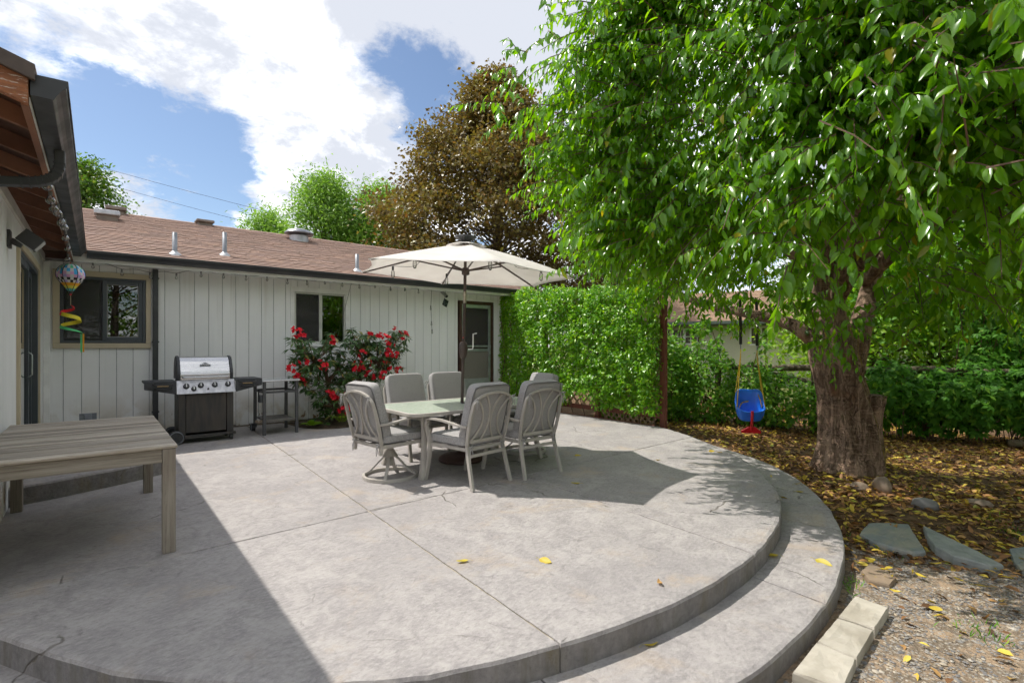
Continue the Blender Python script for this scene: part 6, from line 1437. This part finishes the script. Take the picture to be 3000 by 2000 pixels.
P, D, Nn, L = (np.concatenate(a) for a in (P, D, Nn, L)); foliage(sh_, P, D, Nn, L, L * .34, m_rhodo, 'mid', 300)
for a, b, k in ((310, 715, 7), (340, 745, 6), (510, 970, 8), (370, 940, 6), (265, 995, 4), (305, 1060, 5), (340, 1095, 5), (865, 740, 5), (945, 752, 5), (985, 765, 4), (1070, 722, 4), (1130, 745, 5), (1005, 870, 6), (1060, 890, 4), (995, 975, 6), (1090, 1005, 6), (970, 1040, 4), (805, 1000, 6), (870, 1040, 7), (690, 1195, 6), (590, 1210, 7), (560, 1195, 4), (665, 1305, 6), (710, 1300, 6), (580, 780, 4), (770, 960, 3), (840, 950, 3), (740, 990, 3), (990, 1082, 3), (820, 880, 4), (1010, 800, 3)):
    c = ONY(*z4(a, b), 8.72 + rng.uniform(-.10, .10)); PP, DD, NN, L2 = [], [], [], []
    for j in range(k):
        fdv = nrm(np.array((rng.normal(0, .6), -.6 + rng.normal(0, .4), .35 + rng.normal(0, .5)))); fc = np.array(c) + fdv * .055 + rng.normal(0, .016, 3); e1 = nrm(np.cross(fdv, (.3, .2, 1.0))); e2 = np.cross(fdv, e1)
        for q in range(5):
            an = q * 2 * math.pi / 5; rd = e1 * math.cos(an) + e2 * math.sin(an); PP.append(fc); DD.append(rd * .8 + fdv * .55); NN.append(fdv - rd * .4); L2.append(.058 * rng.uniform(.85, 1.15))
    me = leaf_mesh('flower_cluster', np.array(PP) - np.array(sh_.location), np.array(DD), np.array(NN), np.array(L2), np.array(L2) * .85, m_flower, 'mid'); o = bpy.data.objects.new('flower_cluster', me); COL.objects.link(o); o.parent = sh_
def rosette(name, label, c, n, leaf, wd, mat, up_=.55, tpl='fine'):
    t = thing(name, label, 'plant', c); a = np.linspace(0, 4 * math.pi, n, endpoint=False); rd = np.stack([np.cos(a), np.sin(a), np.zeros(n)], 1); f = np.linspace(1, .4, n)[:, None]
    foliage(t, np.repeat(np.array(c)[None], n, 0) + rd * .05 * f + np.array((0, 0, .03)), rd * f + np.array((0, 0, up_)) * (1.3 - f) + rng.normal(0, .12, (n, 3)), np.array((0, 0, 1.0)) - rd * .25, leaf * rng.uniform(.8, 1.2, n), leaf * wd * np.ones(n), mat, tpl, n, 'leaf_rest'); return t
hp = G(915, 1250, .02); rosette('hosta', 'small bright green hosta plant beside the prep cart leg', (hp.x, max(hp.y, 8.85), .02), 16, .17, .58, m_lime)
fp = G(1006, 1245, .02); fp.y = max(fp.y, 8.8); ft = thing('fern', 'small fern at the foot of the red flowering shrub', 'plant', (fp.x, fp.y, .03)); P, D, Nn, L = [], [], [], []
for k in range(11):
    a = k * .62; rd = np.array((math.cos(a), math.sin(a), 0)); 
    for j in range(2, 15):
        s_ = j / 14; c = np.array(ft.location) + rd * .26 * s_ + np.array((0, 0, .16 * math.sin(s_ * 2.2))); sd_ = np.cross(rd, (0, 0, 1.0))
        for sg in (-1, 1): P.append(c); D.append(sd_ * sg + rd * .4); Nn.append(np.array((0, 0, 1.0)) + rd * .2); L.append(.065 * math.sin(math.pi * (.15 + .8 * s_)))
foliage(ft, np.array(P), np.array(D), np.array(Nn), np.array(L), np.array(L) * .35, m_lime, 'two', 120)

# ================================================================== toddler swing
m_blue = M('blue moulded plastic', (.014, .18, .80), (.016, .15, .70), 3, .36); m_redp = M('red moulded plastic', (.62, .010, .025), (.54, .010, .02), 3, .4); m_rope = M('yellow rope', (.62, .42, .03), (.50, .33, .02), 60, .7, bump=.5, bscale=120)
SWD = 7.75; sw = thing('toddler_swing', 'blue plastic toddler swing seat with red front bar hanging from the cherry limb', 'swing', AT(2197, 1262, SWD))
def swp(px_, py_, f=0.0): return AT(px_, py_, SWD) + FU * f
o0 = swp(2197, 1200); RT = Matrix.Rotation(R(-8), 4, 'Z')
def loc(a, b, c):                                  # seat frame: a right, b away, c up, turned a little and tipped back
    q = Vector((a, b * math.cos(.25) - c * math.sin(.25), b * math.sin(.25) + c * math.cos(.25))); q2 = Matrix.Rotation(R(-14), 3, 'Z') @ q
    return o0 + RU * q2.x + FU * q2.y + Vector((0, 0, q2.z))
tub = MB(); N = 28; rings = []
def sq(a, w, d, e=4.0):
    c_, s_ = math.cos(a), math.sin(a); Lq = (abs(c_) ** e + abs(s_) ** e) ** (1 / e); return c_ / Lq * w, s_ / Lq * d
for part_, lst in (('out', [(.115, .10, -.155), (.155, .125, -.14), (.185, .14, -.08), (.205, .15, .0), (.215, .155, .02)]), ('in', [(.200, .14, .025), (.170, .115, .01), (.150, .10, -.06), (.12, .08, -.105), (.02, .02, -.11)])):
    for w, d, z in lst:
        rg = []
        for k in range(N):
            a = 2 * math.pi * k / N; x, y = sq(a, w, d); hi = max(0, y / d); zz3 = z + (.24 * sst(.25, 1.0, hi) * sst(-.10, .02, z) if z > -.06 else 0) + (.05 * abs(x / w) ** 3 if z > -.03 else 0); rg.append(len(tub.v)); tub.v.append(tuple(loc(x, y + .05 * hi * sst(0, .25, zz3), zz3)))
        rings.append(rg)
for a, b in zip(rings, rings[1:]):
    for k in range(N): tub.f.append((a[k], a[(k + 1) % N], b[(k + 1) % N], b[k])); tub.m.append(0)
tub.f.append(tuple(reversed(rings[0]))); tub.m.append(0); tub.f.append(tuple(rings[-1])); tub.m.append(0)
part('seat', tub, m_blue, sw, smooth=True, sub=1)
part('front_bar', MB().bar(crom([loc(0, -.165, .045), loc(0, -.178, -.02), loc(0, -.18, -.16), loc(0, -.175, -.26)], 4), .058, .022, (0, 1, 0)).add([loc(-.045, -.190, -.20), loc(.045, -.190, -.20), loc(.135, -.188, -.268), loc(.135, -.188, -.305), loc(-.135, -.188, -.305), loc(-.135, -.188, -.268), loc(-.045, -.160, -.20), loc(.045, -.160, -.20), loc(.135, -.158, -.268), loc(.135, -.158, -.305), loc(-.135, -.158, -.305), loc(-.135, -.158, -.268)],
     [(0, 1, 2, 3, 4, 5), (11, 10, 9, 8, 7, 6), (0, 1, 7, 6), (1, 2, 8, 7), (2, 3, 9, 8), (3, 4, 10, 9), (4, 5, 11, 10), (5, 0, 6, 11)]), m_redp, sw, bevel=.006)
tops = [swp(2170, 1018), swp(2218, 1022)]
for tpt, xs_ in zip(tops, (-.20, .20)):
    part('rope', MB().tube([tpt, tpt + Vector((0, 0, -.12)), loc(xs_, -.08, .035)], .0075, 6), m_rope, sw); part('rope', MB().tube([tpt + Vector((0, 0, -.10)), loc(xs_ * .92, .16, .22)], .0075, 6), m_rope, sw)
    part('ring', MB().tube([tpt + Vector((0, 0, -.02)), tpt + Vector((0, 0, .05))], .009, 8), m_galv, sw); part('strap', MB().beam(tpt + Vector((0, 0, .05)), tpt + Vector((0, 0, .74)) + FU * .02, .045, .004), m_black, sw)
part('belt', MB().bar(crom([loc(-.16, -.03, .03), loc(-.10, .08, .08), loc(.0, .13, .09)], 4), .003, .022, (0, 0, 1)), m_rope, sw); part('belt', MB().bar(crom([loc(.16, -.02, .05), loc(.15, .08, .14), loc(.13, .13, .20)], 4), .003, .022, (0, 0, 1)), m_rope, sw)

# ================================================================== stones, pavers, flagstones
def stone_thing(name, label, cat, poly, z, th, mat, seed, group=None, tilt=(0, 0), jit=.05):
    """slab of stone from a top outline (world points)"""
    c = sum((Vector(p) for p in poly), Vector()) / len(poly); t_ = MB(); pts = []
    for i, p in enumerate(poly):
        a, b = Vector(p), Vector(poly[(i + 1) % len(poly)]); k = max(1, int((b - a).length / .06))
        for j in range(k):
            q = a.lerp(b, j / k); q = q + (q - c) * jit * noise.noise(q * 9 + Vector((seed, 0, 0))); pts.append(q)
    n = len(pts)
    for sc_, dz in ((.99, -th), (1.01, -th * .5), (1.0, -.010), (.965, 0.0), (.6, .003), (.25, .0)):
        for q in pts: t_.v.append((c.x + (q.x - c.x) * sc_, c.y + (q.y - c.y) * sc_, q.z + dz + .006 * noise.noise((q.x * 14 * sc_, q.y * 14, seed)) + tilt[0] * (q.x - c.x) * sc_ + tilt[1] * (q.y - c.y) * sc_))
    for k in range(5):
        for i in range(n): t_.f.append((k * n + i, k * n + (i + 1) % n, (k + 1) * n + (i + 1) % n, (k + 1) * n + i)); t_.m.append(0)
    t_.f.append(tuple(5 * n + i for i in range(n))); t_.m.append(0)
    o = part(name, t_, mat, None, smooth=False); me = o.data; 
    for v in me.vertices: v.co -= Vector((c.x, c.y, z - th))
    o.location = (c.x, c.y, z - th); return put(o, label, cat, group)
m_slate = M('blue-grey slate', (.20, .225, .225), (.29, .28, .235), 5, .62, bump=.5, bscale=14, stretch=(1, 2, 1), detail=8, bdist=.012)
m_slatel = M('pale edged slate', (.31, .325, .31), (.22, .24, .23), 6, .62, bump=.5, bscale=14, detail=8, bdist=.012)
m_paver = M('pale sandy concrete', (.46, .425, .36), (.31, .28, .225), 4, .85, bump=.6, bscale=70, detail=9, rand=.08)
m_rock = M('brown river rock', (.27, .20, .145), (.20, .15, .11), 6, .7, bump=.4, bscale=30, detail=8, rand=.15); m_rockg = M('grey river rock', (.15, .15, .15), (.20, .19, .18), 6, .7, bump=.4, bscale=30, detail=8)
f4 = lambda a, b, z: G(2300 + a * .3827, 1100 + b * .3827, z)
stone_thing('flagstone', 'large blue-grey slate flagstone beside the curved step', 'stone', [f4(a, b, -.215) for a, b in ((570, 1205), (640, 1125), (800, 1120), (945, 1135), (1000, 1220), (1075, 1338), (985, 1358), (700, 1272))], -.215, .06, m_slate, 1, 'flagstones in the litter')
stone_thing('flagstone', 'long narrow tilted slate flagstone with a pale broken edge', 'stone', [f4(a, b, -.20) for a, b in ((1060, 1150), (1250, 1235), (1480, 1335), (1665, 1432), (1560, 1440), (1290, 1378), (1150, 1312), (1090, 1235))], -.20, .075, m_slatel, 2, 'flagstones in the litter', (-.03, .06))
stone_thing('flagstone', 'slate flagstone cut off by the right edge of the picture', 'stone', [f4(a, b, -.225) for a, b in ((1715, 1320), (1829, 1305), (2000, 1400), (1960, 1560), (1830, 1520), (1750, 1420))], -.225, .05, m_slate, 3, 'flagstones in the litter')
stone_thing('flagstone', 'dusty brown half-buried flagstone at the edge of the gravel', 'stone', [f4(a, b, -.248) for a, b in ((580, 1490), (650, 1432), (760, 1480), (850, 1545), (800, 1600), (640, 1560))], -.248, .05, M('dusty brown stone', (.25, .185, .125), (.19, .145, .10), 6, .85, bump=.4), 4, 'flagstones in the litter')
z8 = lambda a, b, z=-.212: G(2000 + a * .4464, 1300 + b * .4464, z)
def paver(label, cs, sd): return stone_thing('paver', label, 'paver', cs, -.212, .075, m_paver, sd * 3.3, 'concrete edging pavers', (.02 * (sd - 2), .012), .018)
a1_, a2_, b1_, b2_, c1_, c2__, d1_, d2_ = z8(1135, 990), z8(1352, 1065), z8(1018, 1136), z8(1256, 1214), z8(880, 1300), z8(1140, 1405), z8(722, 1490), z8(1050, 1600)
e_ = .008
paver('short pale concrete paver at the far end of the row by the curved step', [b1_.lerp(a1_, .03), b2_.lerp(a2_, .03), a2_, a1_], 1)
paver('pale concrete paver in the middle of the row by the curved step', [c1_.lerp(b1_, .03), c2__.lerp(b2_, .03), b2_.lerp(c2__, .02), b1_.lerp(c1_, .02)], 2)
paver('pale concrete paver nearest the camera, cut off by the bottom edge', [d1_, d2_, c2__.lerp(d2_, .02), c1_.lerp(d1_, .02)], 3)
def rock(label, px_, py_, w, h, mat, seed):
    c = G(px_, py_, -.24); c.z = gz(c.x, c.y); mb = MB(); import bmesh
    bm = bmesh.new(); bmesh.ops.create_icosphere(bm, subdivisions=3, radius=1.0)
    for v in bm.verts:
        q = v.co.copy(); f = 1 + .16 * noise.noise(q * 1.3 + Vector((seed, 0, 0))) + .05 * noise.noise(q * 4 + Vector((seed, 0, 0))); v.co = Vector((q.x * w * .5 * f, q.y * w * .36 * f, q.z * h * f))
    me = bpy.data.meshes.new('river_rock'); bm.to_mesh(me); bm.free(); me.polygons.foreach_set('use_smooth', [True] * len(me.polygons)); me.materials.append(mat)
    o = bpy.data.objects.new('river_rock', me); COL.objects.link(o); o.location = (c.x, c.y, c.z + h * .35); o.rotation_euler = (0, 0, -YAW + R(seed * 40)); return put(o, label, 'rock', 'river rocks by the cherry tree')
rock('flat brown river rock at the left foot of the cherry trunk', 2518, 1428, .26, .055, m_rock, 1)
rock('round brown river rock leaning at the foot of the mossy cherry root', 2585, 1432, .24, .12, m_rock, 2)
rock('grey river rock half sunk in the yellow leaves', 2710, 1478, .25, .075, m_rockg, 3)
rock('small brown river rock in the yellow leaves, rightmost of the four', 2868, 1472, .24, .05, m_rock, 4)

# ================================================================== fallen leaves, litter, gravel, weeds
def flat_leaf_frames(n, z=.9):
    return np.stack([rng.normal(0, 1, n), rng.normal(0, 1, n), rng.normal(0, .22, n)], 1), np.stack([rng.normal(0, .35, n), rng.normal(0, .35, n), np.ones(n) * z], 1)
def zone(x, y): return .6 * x + .8 * y - 4.0        # > 0: litter, < 0: gravel
def in_patio(x, y, m=0.0): return ((x - c2[0]) ** 2 + (y - c2[1]) ** 2 < (5.42 + m) ** 2) or (x < 7.5 + m and y > 4.2 - .0)
pts = []
while len(pts) < 30000:
    x, y = rng.uniform(3.2, 13.0), rng.uniform(-2.6, 7.4)
    d = x * SY + y * CY; r = x * CY - y * SY
    if d < 1.2 or abs(r / d) > 1.35 or in_patio(x, y, .02) or (x < 7.85 and y > 5.1): continue
    s_ = zone(x, y) + 1.1 * noise.noise((x * .8, y * .8, 4)); pr = sst(-.9, .5, s_) * (.50 + .75 * noise.noise((x * 1.1, y * 1.1, 9))) + .03
    if rng.random() > pr * (1.15 if d < 9 else .8): continue
    if math.hypot(x - TB.x, y - TB.y) < .42: continue
    pts.append((x, y, gz(x, y) + rng.uniform(.002, .028)))
P = np.array(pts); D, Nn = flat_leaf_frames(len(P)); L = rng.uniform(.045, .10, len(P))
lt = put(bpy.data.objects.new('leaf_litter', leaf_mesh('leaf_litter', P, D, Nn, L, L * rng.uniform(.38, .52, len(P)), m_litter, 'fine', False)), 'brown and yellow fallen leaves covering the soil under the cherry tree', 'leaf litter', None, 'stuff'); COL.objects.link(lt)
def fleaf(me, p, rz, L, label, group=None, tiltx=0.0):
    o = bpy.data.objects.new('fallen_leaf', me); COL.objects.link(o); o.location = p; o.rotation_euler = (tiltx, rng.uniform(-.12, .05), rz); o.scale = (L, L, L); return put(o, label, 'leaf', group)
def fallen_mesh(seed, ratio, curl, mat):
    mb = MB(); n = 8
    for i in range(n + 1):
        u = i / n; w = ratio * .5 * math.sin(math.pi * u ** .85) ** .8 + .002; z = curl * (u - .5) ** 2
        for k in (-1, -.5, 0, .5, 1): mb.v.append((u, w * k, z + .30 * w * abs(k) + .012 * math.sin(u * 9 + k * 2 + seed)))
    for i in range(n):
        for k in range(4): a = i * 5 + k; mb.f.append((a, a + 1, a + 6, a + 5)); mb.m.append(0)
    mb.tube([(0, 0, curl * .25), (-.15, .02, curl * .2 + .02), (-.32, .06, .01)], .010, 4); return mb.mesh('fallen_leaf', mat, True)
fm_ = [fallen_mesh(s_, r_, c_, m_yleaf) for s_, r_, c_ in ((1, .42, .35), (2, .48, .18), (3, .36, .55))]
zA = lambda a, b: (1000 + a * .4677, 1300 + b * .4677); zB = lambda a, b: (2000 + a * .4464, 1300 + b * .4464)
on_conc = [(zA(797, 735), 0, 200, .085, 'yellow leaf with a raised stem on the concrete, left of the two in mid patio'), (zA(1240, 724), 0, -40, .10, 'yellow leaf lying flat on the concrete, right of the two in mid patio'), (zA(1897, 1274), -.142, 20, .085, 'yellow leaf in the shadow at the foot of the upper step'),
           (zA(1498, 252), 0, 160, .10, 'yellow leaf in the umbrella shadow nearest its front edge'), (zA(1460, 75), 0, 10, .09, 'small yellow leaf in the umbrella shadow behind the chair legs'), (zA(1970, 104), 0, 30, .075, 'yellow leaf on the sunny joint line right of the umbrella shadow'),
           (zB(625, 738), -.142, 190, .12, 'large folded yellow leaf on the lower step in the riser shadow'), (zB(870, 762), -.142, -60, .12, 'large yellow leaf with a long stem in the sun on the lower step'), (zB(735, 268), -.142, 15, .085, 'upper of two yellow leaves on the shaded lower step'), (zB(742, 317), -.142, 5, .09, 'lower of two yellow leaves on the shaded lower step'),
           (zB(690, 362), -.142, 120, .08, 'yellow leaf wedged against the upper riser'), (zB(585, 222), 0, 70, .06, 'tiny yellow leaf on the upper patio rim under the tree'), (zB(918, 392), -.142, 0, .11, 'yellow leaf at the outer rim of the lower step'), (zB(170, 52), 0, 15, .09, 'left of two yellow leaves in dappled shade on the patio'), (zB(218, 55), 0, -10, .085, 'right of two yellow leaves in dappled shade on the patio')]
for i, ((px_, py_), z, rz, L_, lab) in enumerate(on_conc):
    p = G(px_, py_, z); p.z += .004; fleaf(fm_[i % 3], p, R(rz) - YAW, L_, lab, 'yellow leaves dropped on the concrete', (0, .5, -.3)[i % 3])
dead = fallen_mesh(5, .6, 1.4, m_litter); p = G(*zA(2005, 892), 0); p.z = .006; fleaf(dead, p, 1.0, .05, 'curled brown dead leaf near the patio rim')
cnt = 0
while cnt < 170:
    x, y = rng.uniform(3.3, 9.5), rng.uniform(-1.5, 4.6); d = x * SY + y * CY; r = x * CY - y * SY
    if d < 1.8 or abs(r / d) > .98 or d > 7.5 or in_patio(x, y, .05) or zone(x, y) < -1.2 + rng.random() * 1.2 or math.hypot(x - TB.x, y - TB.y) < .5: continue
    fleaf(fm_[cnt % 3], (x, y, gz(x, y) + .026), rng.uniform(0, 6.3), rng.uniform(.06, .095), 'yellow cherry leaf lying on top of the brown litter', 'yellow leaves on the litter', rng.normal(0, .35)); cnt += 1
# gravel
gv = MB(); ico = [(0, 0, .8), (.9, 0, .1), (.28, .85, .1), (-.72, .53, .05), (-.72, -.53, .1), (.28, -.85, .05), (0, 0, -.5)]; icf = [(0, 1, 2), (0, 2, 3), (0, 3, 4), (0, 4, 5), (0, 5, 1), (6, 2, 1), (6, 3, 2), (6, 4, 3), (6, 5, 4), (6, 1, 5)]; k = 0
while k < 8500:
    x, y = rng.uniform(2.2, 7.0), rng.uniform(-2.4, 1.9); d = x * SY + y * CY; r = x * CY - y * SY
    if d < 1.7 or abs(r / d) > 1.05 or in_patio(x, y, .03): continue
    s_ = zone(x, y) + .9 * noise.noise((x * 1.1, y * 1.1, 2))
    if rng.random() > sst(.35, -.35, s_) * (.35 + .9 * max(0, .35 + noise.noise((x * 1.5, y * 1.5, 6)))): continue
    sc_ = rng.uniform(.004, .0125) * (1.5 if rng.random() < .06 else 1); a = rng.uniform(0, 6.3); ca, sa = math.cos(a), math.sin(a); sx_, sy_, sz_ = sc_ * rng.uniform(.8, 1.5), sc_, sc_ * rng.uniform(.4, .8); z = gz(x, y) + sc_ * .1
    gv.add([(x + (vx * sx_ * ca - vy * sy_ * sa), y + (vx * sx_ * sa + vy * sy_ * ca), z + vz * sz_) for vx, vy, vz in ico], icf); k += 1
def gravel_mat():
    m, t, b = mk('gravel stones'); q = NT(t); ge = q.n('ShaderNodeNewGeometry'); q.l(q.ramp(ge.outputs['Random Per Island'], [(0, (.12, .115, .115)), (.4, (.21, .20, .19)), (.7, (.30, .27, .23)), (.9, (.36, .29, .20)), (1, (.42, .39, .34))]), b.inputs['Base Color']); b.inputs['Roughness'].default_value = .8; return m
go = put(part('gravel', gv, gravel_mat(), recalc=False), 'loose grey gravel at the edge of the yard', 'gravel', None, 'stuff')
# grass and weeds along the step
P = []; n = 380
cl = [z8(1085, 930, -.26), z8(1200, 620, -.24), z8(1420, 700, -.24), z8(1900, 1200, -.26), z8(1960, 1260, -.26), G(2960, 1560, -.25), G(2900, 1500, -.25), G(2700, 1440, -.25), z8(1090, 880, -.26), z8(2150, 560, -.25), z8(2050, 500, -.25), G(1985, 1240, -.12), G(2050, 1235, -.12), G(2120, 1230, -.12)]
ci = rng.integers(0, len(cl), n); P = np.array([cl[i] for i in ci]) + np.stack([rng.normal(0, .07, n), rng.normal(0, .07, n), np.zeros(n)], 1); P[:, 2] = [gz(a, b) for a, b, _ in P]
D = np.stack([rng.normal(0, .6, n), rng.normal(0, .6, n), np.ones(n)], 1); Nn = rng.normal(0, 1, (n, 3)); L = rng.uniform(.02, .07, n)
wd_ = put(bpy.data.objects.new('grass_tufts', leaf_mesh('grass_tufts', P, D, Nn, L, L * .07 + .002, m_bramble, 'two')), 'sparse green grass blades at the step and flagstones', 'grass', None, 'stuff'); COL.objects.link(wd_)
# twiggy dry straw in the litter
tw_ = MB()
for _ in range(420):
    x, y = rng.uniform(3.0, 9), rng.uniform(-1.5, 4.5); d = x * SY + y * CY; r = x * CY - y * SY
    if d < 1.7 or abs(r / d) > 1.05 or in_patio(x, y, .04): continue
    a = rng.uniform(0, 6.3); l = rng.uniform(.05, .18); z = gz(x, y) + .012; tw_.tube([(x, y, z), (x + l * math.cos(a), y + l * math.sin(a), z + rng.uniform(0, .02))], .0018, 3, False)
put(part('dry_twigs', tw_, M('dry straw', (.30, .21, .11), (.20, .13, .07), 8, .8), recalc=False), 'thin dry twigs and straw scattered over the soil', 'twigs', None, 'stuff')

# ================================================================== overhead lines
def line(label, pa, pb, d0, d1):
    a, b = AT(*pa, d0), AT(*pb, d1); e = b - a; a2, b2 = a - e * .5, b + e * 1.5; pts = [a2.lerp(b2, t) - Vector((0, 0, .35 * math.sin(math.pi * t) - .24)) for t in np.linspace(0, 1, 13)]
    t = thing('power_line', label, 'cable', a2, group='overhead cables'); part('cable', MB().tube(pts, .010, 5), m_black, t)
line('upper of two thin overhead cables crossing the sky above the roof', (319, 500), (817, 623), 30, 30); line('lower of two thin overhead cables crossing the sky above the roof', (387, 564), (765, 655), 32, 32)
